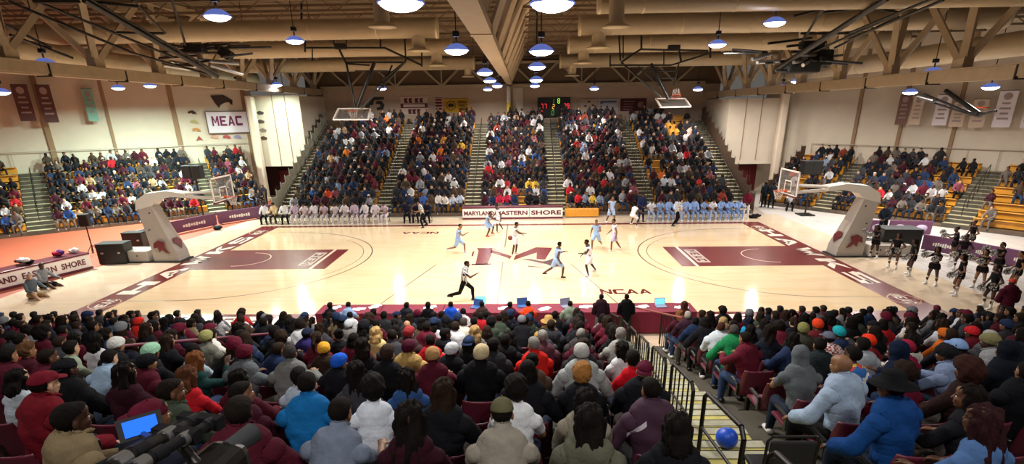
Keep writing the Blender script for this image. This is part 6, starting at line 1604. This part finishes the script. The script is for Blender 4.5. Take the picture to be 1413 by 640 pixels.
def fill(A, d, n, t0, t1, secs, rise, occf, rows=8):
    A, d, n = V(A), V(d).normalized(), V(n).normalized(); ang = math.atan2(-n.y, -n.x) - PI/2
    for i in range(rows):
        for a, b_ in secs:
            k_ = int((b_-a)/.49)
            for j in range(k_):
                t = a+(j+.5)*(b_-a)/max(1, k_); c = A + d*t + n*(i*.74+.47); z = .25+rise*i
                px, py, dd_ = toPx((c.x, c.y, z+.9))
                if px < -40 or px > 1450: continue
                if PR.random() > occf(px, py, i): continue
                CR.add((c.x, c.y, z-.14), ang+PR.uniform(-.4, .4), rcols(PR.choice(['#B8B4B4', '#6A6058']+[None]*18)), sc=PR.uniform(.92, 1.05))
def occL(px, py, i):
    if px < 40 and i > 4: return .25
    return .95 if i < 7 else .72
def occR(px, py, i):
    if px > 1385: return .12 if i < 5 else .6
    if px > 1330: return .45 if i < 3 else (.1 if i < 6 else .65)
    if px > 1255: return .45 if i > 4 else .75
    if px < 1140: return .6
    return .95
fill(AL, DL, NL, 0, 0, [(-15, -6.3), (-4.9, 3.5), (4.7, 7.2)], .42, occL)
fill(AR, DR, NR, 0, 0, [(-6.2, -2.7), (-1.4, 4.6), (5.9, 15)], .36, occR)
CR.build('crowd', 'dense mass of seated spectators filling the far and side bleachers and lowest near rows')
print('crowd', CR.k, 'near', npeople, 'rest', len(rest_near), 'seats', nseat, 'keys', len(asg), len(KEY))
# ================= PLAYERS, OFFICIALS, BENCHES, CHEERLEADERS =================
KIT = [('jersey', 'jersey'), ('shorts', 'shorts'), ('shoes', 'shoes')]
SUIT = [('jacket', 'coat'), ('trousers', 'trousers'), ('shoes', 'shoes')]
REF = [('striped_shirt', 'stripes'), ('trousers', 'trousers'), ('shoes', 'shoes')]
CHEER = [('top', 'crop'), ('skirt', 'skirt'), ('socks', 'socks'), ('shoes', 'shoes')]
st = lambda **k: dict(dict(pelvis=(0,0,.93), lean=3, legL=(2,5,0,3), legR=(2,5,0,3), armL=(5,10,18,4), armR=(5,10,18,4), head=(0,4,0), curl=35), **k)
G = dict(vox=.009, dec=.22)
def grounded(P, b, cl): F = make_figure(P, b, cl, **G); F.z = -F.J['low']; return F
A1 = st(lean=14, legL=(48,4,2,2), legR=(-22,4,-78,2), armL=(-35,14,30,8), armR=(48,12,118,-10), head=(0,2,0))
A2 = st(lean=10, legL=(-26,6,-62,2), legR=(40,6,-6,2), armL=(45,20,100,-5), armR=(-30,18,30,6), head=(20,4,0))
CR1 = st(pelvis=(0,0,.72), lean=38, legL=(62,20,-20,8), legR=(50,18,-24,6), armL=(40,35,70,20), armR=(40,40,60,30), head=(0,-18,0))
ST1 = st(armR=(60,25,85,10), armL=(20,25,70,-10), legL=(12,10,-8,6), legR=(-8,10,-12,6), lean=6)
WL1 = st(legL=(22,5,2,3), legR=(-18,5,-34,3), armL=(-18,12,6,4), armR=(20,12,50,0), lean=5)
WD1 = st(pelvis=(0,0,.84), legL=(30,26,-14,14), legR=(-14,26,-36,14), lean=16, armL=(35,30,90,-20), armR=(10,30,50,-10))
FG = {
 'run': grounded(A1, 'm', KIT), 'run2': grounded(A2, 'm', KIT), 'crouch': grounded(CR1, 'm', KIT), 'reach': grounded(ST1, 'm', KIT), 'walk': grounded(WL1, 'm', KIT), 'wide': grounded(WD1, 'm', KIT),
 'ref_run': grounded(A1, 'm', REF), 'ref_wide': grounded(WD1, 'm', REF),
 'suit': grounded(st(armL=(10,10,60,-35), armR=(10,10,60,-35)), 'm', SUIT), 'suit_walk': grounded(WD1, 'm', SUIT),
 'cheer': grounded(st(legL=(4,7,0,4), legR=(14,8,-12,4), armL=(-8,42,24,-48), armR=(10,14,40,-8), lean=2), 'f', CHEER),
 'cheer2': grounded(st(legL=(-4,9,-4,5), legR=(4,6,0,4), armL=(60,22,110,-12), armR=(70,20,120,-10), lean=6, head=(15,6,0)), 'f', CHEER),
 'floor_sit': grounded(dict(pelvis=(0,0,.14), lean=14, legL=(86,10,62,4), legR=(98,14,58,4), armL=(40,20,80,-10), armR=(40,20,80,-10), head=(-30,6,0)), 'm', [('shirt', 'sweater'), ('shorts', 'shorts'), ('shoes', 'shoes')]),
}
FG['floor_sit'].z = 0
BLUE, WHT = '#9DB9E0', '#EAE6EE'
def figure(F, name, px, py, rz, skin, cols, head, label, group=None, hc='#120D0A', scale=1.0, z=0, at=None, **kw):
    p = at if at is not None else atZ(px, py, z); return put_person(F, name, (p[0], p[1], z + F.z*scale), rz, skin, cols, head, hc, label, 'person', group, scale, **kw)
R_, L__, B__ = -PI/2, PI/2, PI       # facing right, left, the camera
S_ = .93
def kit(c, c2=None, sh='#E8E4E0'): return {'jersey': c, 'shorts': c2 or c, 'shoes': sh}
PG = 'players on the court'
figure(FG['run'], 'basketball_player', 633, 350, R_, '#8C6244', kit(BLUE, sh='#D8E0F0'), 'crop', 'light blue kit player running right in long stride left of the centre emblem', PG, scale=S_)
figure(FG['crouch'], 'basketball_player', 672, 325, R_-.4, '#54341F', kit(BLUE, sh='#C02838'), 'crop', 'light blue kit player crouching low with red shoes near the far sideline', PG, scale=S_)
figure(FG['walk'], 'basketball_player', 688, 320, L__+.5, '#4A2E20', kit(WHT), 'crop', 'white kit player standing just right of the crouching blue player', PG, scale=S_)
figure(FG['reach'], 'basketball_player', 711, 351, R_, '#5A3826', kit(WHT), 'crop', 'white kit player at half court reaching one arm to the right', PG, scale=S_)
figure(FG['run2'], 'basketball_player', 768, 383, R_+.3, '#54341F', kit(BLUE, sh='#121212'), 'crop', 'light blue kit player with black shoes striding over the hawk emblem', PG, scale=S_)
figure(FG['wide'], 'basketball_player', 813, 378, L__, '#3C2419', kit(WHT), 'short', 'white kit player nearest the camera with legs spread wide', PG, scale=S_)
figure(FG['run2'], 'basketball_player', 822, 344, B__-.4, '#7A5238', kit(BLUE), 'crop', 'light blue kit player right behind the nearest white player', PG, scale=S_)
figure(FG['walk'], 'basketball_player', 847, 346, L__, '#7A5238', kit(WHT, '#C8BCE0'), 'crop', 'white kit player walking left, rightmost player on the court', PG, scale=S_)
figure(FG['crouch'], 'basketball_player', 872, 312, R_+.6, '#4A2E20', kit('#ECEAEE'), 'crop', 'white kit player bending at the far sideline before the suited coach', PG, scale=S_)
figure(FG['walk'], 'basketball_player', 843, 309, B__+.3, '#7A5238', kit('#A9C2E6'), 'crop', 'light blue kit player standing by the far sideline left of coach', PG, scale=1.0)
BK = MB().ell((0,0,0), (.12,.12,.12), n=24, k=14).mesh('basketball'); BK.materials.append(mat('orange_leather_ball', '#7A3A22', .6, bump=.2, bscale=90))
q = atY(704, 328, 8.4); obj('basketball', BK, None, q, label='brown basketball beside the white player at half court', cat='ball')
RC = {'trousers': '#0E0E12', 'shoes': '#0C0C0C'}
figure(FG['ref_run'], 'referee', 641, 416, R_, '#54341F', RC, 'crop', 'referee in striped shirt and black trousers running right on near sideline', 'referees', scale=.97)
figure(FG['ref_wide'], 'referee', 933, 311, R_, '#C49A7C', RC, 'short', 'referee striding with legs apart before the light blue bench', 'referees', scale=.97)
figure(FG['ref_wide'], 'referee', 584, 313, L__+.4, '#8C6244', RC, 'crop', 'referee leaning forward by the far sideline at the left bench end', 'referees', scale=.97)
figure(FG['suit'], 'coach', 884, 306, B__+.2, '#54341F', {'jacket': '#20284A', 'trousers': '#1C2240', 'shoes': '#111'}, 'crop', 'coach in dark blue suit standing at the far sideline', 'coaches')
# folding chair
def chair_meshes():
    f = MB()
    for s in (-1, 1):
        f.path([(s*.2, -.2, .86), (s*.2, -.19, .45), (s*.21, .2, 0)], .012); f.path([(s*.19, .2, .44), (s*.2, -.22, 0)], .012)
    f.path([(-.2, -.2, .86), (-.17, -.205, .9), (.17, -.205, .9), (.2, -.2, .86)], .012); f.tube((-.2, .12, .1), (.2, .12, .1), .01); f.tube((-.2, -.17, .08), (.2, -.17, .08), .01)
    fr = f.mesh('frame'); fr.materials.append(M_BLACK)
    se = MB().box((0, 0, .45), (.39, .38, .045), bev=.02).mesh('seat'); se.materials.append(M_DARK)
    ba = MB().box((0, -.205, .74), (.36, .035, .24), bev=.017).mesh('backrest'); ba.materials.append(M_DARK)
    return fr, se, ba
CHM = chair_meshes()
def chair(p, rz, label, group, sc=1.0):
    o = thing('folding_chair', label, 'chair', p, rz, group)
    for n_, me in zip(('frame', 'seat', 'backrest'), CHM): obj(n_, me, o)
    o.scale = (sc,)*3; return o
# scorers behind the near table
OFF = [(456,417,'m_sweater','#17171C','black sweater','short',None,None,'#54341F'), (479,419,'m_tee','#8FA8D0','pale blue shirt','crop',None,None,'#8C6244'), (561,417,'m_coat','#20242A','dark suit jacket','crop',None,None,'#3C2419'), (591,418,'m_sweater','#121216','black sweater','short',None,None,'#4A2E20'),
       (622,414,'m_wide','#1E4FC0','royal blue jacket','crop',None,None,'#3C2419'), (665,418,'m_hoodie','#3A2A24','dark brown hoodie','crop',None,None,'#8C6244'), (703,415,'m_coat','#4A1428','maroon jacket','crop',None,None,'#8C6244'), (729,415,'m_tee','#E8481E','bright orange shirt','short',None,None,'#54341F'),
       (787,412,'m_wide','#7E8A78','grey-green shirt','crop',None,None,'#C49A7C'), (943,418,'f_coat','#4E1A26','dark maroon jacket','longer',None,None,'#8C6244')]
for k, (px, py, fg, c, cn, hr, ht, htc, sk) in enumerate(OFF):
    x = atY(px, py, -2.45).x; p = (x, -2.62, 0)
    put_person(FIG[fg], 'scorekeeper', p, 0, sk, {'shirt': c, 'hoodie': c, 'coat': c, 'trousers': '#16181E', 'shoes': '#111111'}, hr, '#120D0A' if hr != 'longer' else '#4A2A1A', 'person in %s seated behind the courtside table, %s from left' % (cn, ordn(k+1)), 'person', 'table staff', .97)
    chair((x, -2.62, 0), 0, 'black folding chair under the table staff, %s from the left' % ordn(k+1), 'folding chairs behind the table')
for px, py, c, cn, tr, nm in ((833,411,'#2E1824','dark maroon jacket','#6A625A','left'), (869,411,'#101014','black jacket','#3A3632','right')):
    x = atY(px, py, -3.0).x
    figure(FG['suit'], 'scorekeeper', 0, 0, 0, '#7A5238', {'jacket': c, 'trousers': tr, 'shoes': '#111'}, 'crop', 'person in %s standing behind courtside table, %s one of two' % (cn, nm), 'table staff', at=(x, -2.62, 0), scale=.88)
# benches
def benchrow(x0, x1, n, Y, cols, nm, grp):
    for i in range(n):
        x = x0 + (x1-x0)*(i+.5)/n; c, tr, w_, cn = cols(i); fg = PR.choice(['m_sweater', 'm_hoodie', 'm_tee', 'm_right', 'm_tee'])
        put_person(FIG[fg], 'bench_player', (x, Y, -.02), PI + PR.uniform(-.25, .25), PR.choice(SK[:5]), {'shirt': c, 'hoodie': c, 'coat': c, 'trousers': tr, 'shoes': w_}, PR.choice(['crop', 'short', 'crop', 'locs']), '#120D0A', 'bench player in %s, %s from left on the %s bench' % (cn, ordn(i+1), nm), 'person', grp, 1.0)
        chair((x, Y, 0), PI, 'folding chair of the %s far bench, %s from left' % (nm, ordn(i+1)), 'folding chairs of the %s bench' % nm)
xl0, xl1 = atZ(380, 300).x, atZ(548, 300).x
benchrow(xl0, xl1, 13, 16.7, lambda i: (('#E0DCDC', '#141418', '#111', 'white shirt and black trousers') if i in (0, 2) else ('#D0B890', '#3A3020', '#DDD', 'tan shirt') if i == 1 else (('#CFC4CA', '#C8BEC4', '#E0E0E0', 'white warm-up suit') if i % 3 else ('#B8A4B4', '#D0C4CA', '#E0E0E0', 'white and lilac warm-up suit'))), 'left', 'players on the left bench')
benchrow(atZ(562, 300).x, atZ(604, 300).x, 3, 16.7, lambda i: (('#1A1A2A', '#14141C', '#111', 'dark suit jacket')), 'middle', 'suited staff beside left bench')
benchrow(atZ(888, 300).x, atZ(1018, 300).x, 11, 16.7, lambda i: (('#8CA8D8', '#88A2D0', '#E8E8E8', 'light blue warm-up suit') if i not in (0, 3, 7) else ('#E0E2EC', '#A8B8D8', '#E8E8E8', 'white and blue warm-up suit')), 'right', 'players on the right bench')
figure(FG['suit'], 'bystander', 1028, 301, B__, '#4A2E20', {'jacket': '#5E1428', 'trousers': '#E0D8D8', 'shoes': '#EEE'}, 'crop', 'person in maroon top standing at the end of the right bench', None)
r = thing('duffel_bag', 'black duffel bag on the floor right of the right bench', 'bag', atZ(1039, 301)); lump('bag_body', r, ['#121214', '#1A1A1E', '#141416'], 8, .3)
# standing people at the edges
for k, (px, py, c, tr, nm, rz) in enumerate(((1053,286,'#1A2026','#101216','person in dark jacket standing by the right lobby, left one',.3), (1063,287,'#20262E','#14161A','person in dark jacket standing by the right lobby, right one',-.4), (1215,327,'#18202A','#101216','person in dark jacket standing behind right purple barrier',2.2),
        (368,288,'#22222A','#14161A','dark clothed person standing left of the left bench',2.8), (352,290,'#7A6A60','#2A2A30','person in grey-brown top standing near the left column',2.6))):
    figure(FG['suit'], 'bystander', px, py, rz, PR.choice(SK[:6]), {'jacket': c, 'trousers': tr, 'shoes': '#111'}, 'crop', nm, 'bystanders')
q = atZ(1088, 290); put_person(FIG['m_tee'], 'bystander', (q.x, q.y, -.02), PI-.3, '#4A2E20', {'shirt': '#E8E6EA', 'trousers': '#14161A', 'shoes': '#111'}, 'crop', '#120D0A', 'person in white shirt seated under the right backboard', 'person', None, 1.0)
chair((q.x, q.y, 0), PI-.3, 'black folding chair under the person below right backboard', None)
q = atZ(1398, 393, 1.6); figure(FG['suit'], 'bystander', 0, 0, -.2, '#4A2E20', {'jacket': '#4A1426', 'trousers': '#3A1220', 'shoes': '#111'}, None, 'person in maroon tracksuit and red cap standing at the right court corner', None, at=(q.x, q.y, 0), hat='cap', hatcol='#C0402C', scale=1.0)
# photographers on the floor at left
q = atZ(47, 410); put_person(FG['floor_sit'], 'photographer', (q.x, q.y, 0), R_-.3, '#C49A7C', {'shirt': '#5E6870', 'shorts': '#A88C64', 'shoes': '#1A1A1A'}, 'crop', '#8A8078', 'person in grey shirt sitting on the floor with legs stretched out', 'person', None, 1.05)
q = atZ(62, 396); put_person(FG['floor_sit'], 'photographer', (q.x, q.y, 0), R_-.1, '#54341F', {'shirt': '#8A8C90', 'shorts': '#1A1A1E', 'shoes': '#E0E0E0'}, 'short', '#120D0A', 'person in black and white sitting against the left press table', 'person', None, 1.1)
q = atZ(300, 317); r = thing('camera_bag', 'small dark bag on the floor beside the left purple barriers', 'bag', q); lump('bag_body', r, ['#2A3038', '#1A1E24', '#30343C'], 9, .25)
# cheerleaders with pom-poms
def pom(c1, c2):
    b = MB(); rr = random.Random(4)
    for k, m_ in ((0, c1), (1, c2)):
        b.use(m_)
        for i in range(130):
            d = V((rr.gauss(0, 1), rr.gauss(0, 1), rr.gauss(0, 1))).normalized(); e = d*rr.uniform(.11, .15) + V((0, 0, -.02)); b.tube((0,0,0), e, .009, .004, n=4)
    return b.mesh('pom_pom')
POM = pom(M_WHITE, M_BLACK)
CH = [(1204,356,'cheer2'), (1231,370,'cheer'), (1254,380,'cheer'), (1283,393,'cheer2'), (1318,407,'cheer'), (1348,398,'cheer2'), (1372,386,'cheer2'), (1312,360,'cheer2'), (1322,373,'cheer'), (1362,425,'cheer'), (1396,402,'cheer'), (1335,349,'cheer')]
for k, (px, py, fg) in enumerate(CH):
    F = FG[fg]; rz = L__ + PR.uniform(-.5, .6); sc = .93
    wh = ['front line', 'rear line'][k in (5, 6, 7, 8, 10, 11)]
    p = atZ(px, py)
    o = figure(F, 'cheerleader', px, py, rz, PR.choice(SK[:6]), {'top': '#141214', 'skirt': '#151315', 'socks': '#E8E4E0', 'shoes': '#F0EEEA'}, PR.choice(['ponytail', 'long', 'bun', 'longer']), 'cheerleader in black skirt and top, %s from the goal, %s' % (ordn(k+1), wh), 'cheerleaders beside the right baseline', scale=sc)
    M4 = Matrix.Translation((p.x, p.y, F.z*sc)) @ Matrix.Rotation(rz, 4, 'Z') @ Matrix.Scale(sc, 4)
    for s in (-1, 1):
        c = M4 @ (F.J['wr%d' % s] + F.J['hd%d' % s]*.1)
        obj('pom_pom', POM, None, c, label='black and white pom-pom in the %s hand of the %s cheerleader' % ('left' if s < 0 else 'right', ordn(k+1)), cat='pom-pom', group='pom-poms of the cheerleaders')
# ---- nearest things ----
for (px, py), nm in zip(VACK, ('left, behind the man in the maroon cap', 'right, beside the stair aisle')):
    q = atY(px, py - 12, rowY(11) - .1); o = chair((q.x, rowY(11) + .05, rowZ(11)), 0, 'empty black folding chair %s' % nm, 'folding chairs in the top near row', 1.05)
q = V((aisleX(9) + AW*.6, rowY(9) - .2, rowZ(9) + .29)); b = MB().ell((0,0,0), (.13,.13,.13), n=24, k=14).build('ball', None, mat('royal_blue_rubber', '#1C50C8', .4), label='royal blue ball lying on the stair aisle', cat='ball'); b.location = q
# video camera on a tripod, lower left
T0 = CAMP + ray(280, 648)*1.95
r = thing('video_camera', 'black video camera on tripod with lit blue viewfinder, lower left corner', 'camera', (T0.x, T0.y, T0.z))
M_SCUFF = mat('scuffed_dark_metal', '#2C2C30', .3, metal=.6)
a_ = CAMP + ray(282, 574)*2.15; b_ = CAMP + ray(150, 646)*1.75
d_ = (a_-b_).normalized(); rzv = math.atan2(d_.y, d_.x) - PI/2; up_ = V((0,0,1))
wpart('body', MB().box(T0 + V((0,0,-.05)), (.17, .32, .16), rz=rzv, bev=.04), r, M_BLACK)
sd = d_.cross(up_).normalized()
for off, rad_, nm in ((0, .024, 'pan_bar'), (.075, .02, 'pan_bar'), (-.045, .012, 'side_rail')):
    wpart(nm, MB().tube(b_ + sd*off, a_ + sd*off, rad_, n=16), r, M_BLACK if rad_ > .022 else M_SCUFF)
    if rad_ > .015:
        for t in (.05, .22, .52, .8):
            c = b_.lerp(a_, t) + sd*off; wpart('collar', MB().tube(c, c + d_*.05, rad_*1.25, n=16), r, M_CHROME if t in (.05, .52) else M_SCUFF)
for t in (.62, .9):
    c = b_.lerp(a_, t); wpart('rail_clamp', MB().beam(c - sd*.07, c + sd*.11, .04, .05), r, M_SCUFF)
wpart('lens_hood', MB().tube(T0 + V((.03,.12,.0)), T0 + V((.07,.24,.0)), .036, .042, n=24), r, mat('grey_padded_cover', '#2A2C30', .8))
wpart('tally_light', MB().ell(T0 + V((-.06,-.16,.0)), (.006,.006,.006)), r, mat('red_tally', '#F02030', .4, emit=3))
mc = CAMP + ray(194, 588)*2.1; f_ = (CAMP-mc).normalized(); xs_ = V((0,0,1)).cross(f_).normalized(); ys_ = f_.cross(xs_)
scn = wpart('monitor', MB().quad([mc + xs_*x + ys_*y for x, y in ((-.075,-.042),(.075,-.042),(.075,.045),(-.075,.045))], .025), r, M_DARK)
c2 = mc + f_*.003
sc_ = MB().quad([c2 + xs_*x + ys_*y for x, y in ((-.056,-.03),(.056,-.03),(.056,.032),(-.056,.032))], .002).build('screen', scn, M_SCREENB)
sc_.matrix_parent_inverse = (r.matrix_basis @ scn.matrix_parent_inverse).inverted()
wpart('monitor_arm', MB().tube(mc - f_*.02 - ys_*.03, b_.lerp(a_, .45), .012), r, M_BLACK)
wpart('support_arm', MB().tube(b_.lerp(a_, .6), T0, .02), r, M_BLACK)
hub = T0 + V((0, 0, -.2)); wpart('tripod_head', MB().tube(T0 + V((0,0,-.12)), hub, .045, .06, n=16), r, M_BLACK)
for k in range(3):
    a = k*2*PI/3 + .5; e = V((hub.x + .42*math.cos(a), hub.y + .42*math.sin(a), 0)); iy = round((-3.6 - e.y)/RD); e.z = rowZ(min(NR_ROWS+1, iy)) + .01
    wpart('tripod_leg', MB().tube(hub, e, .02, .014), r, M_BLACK)
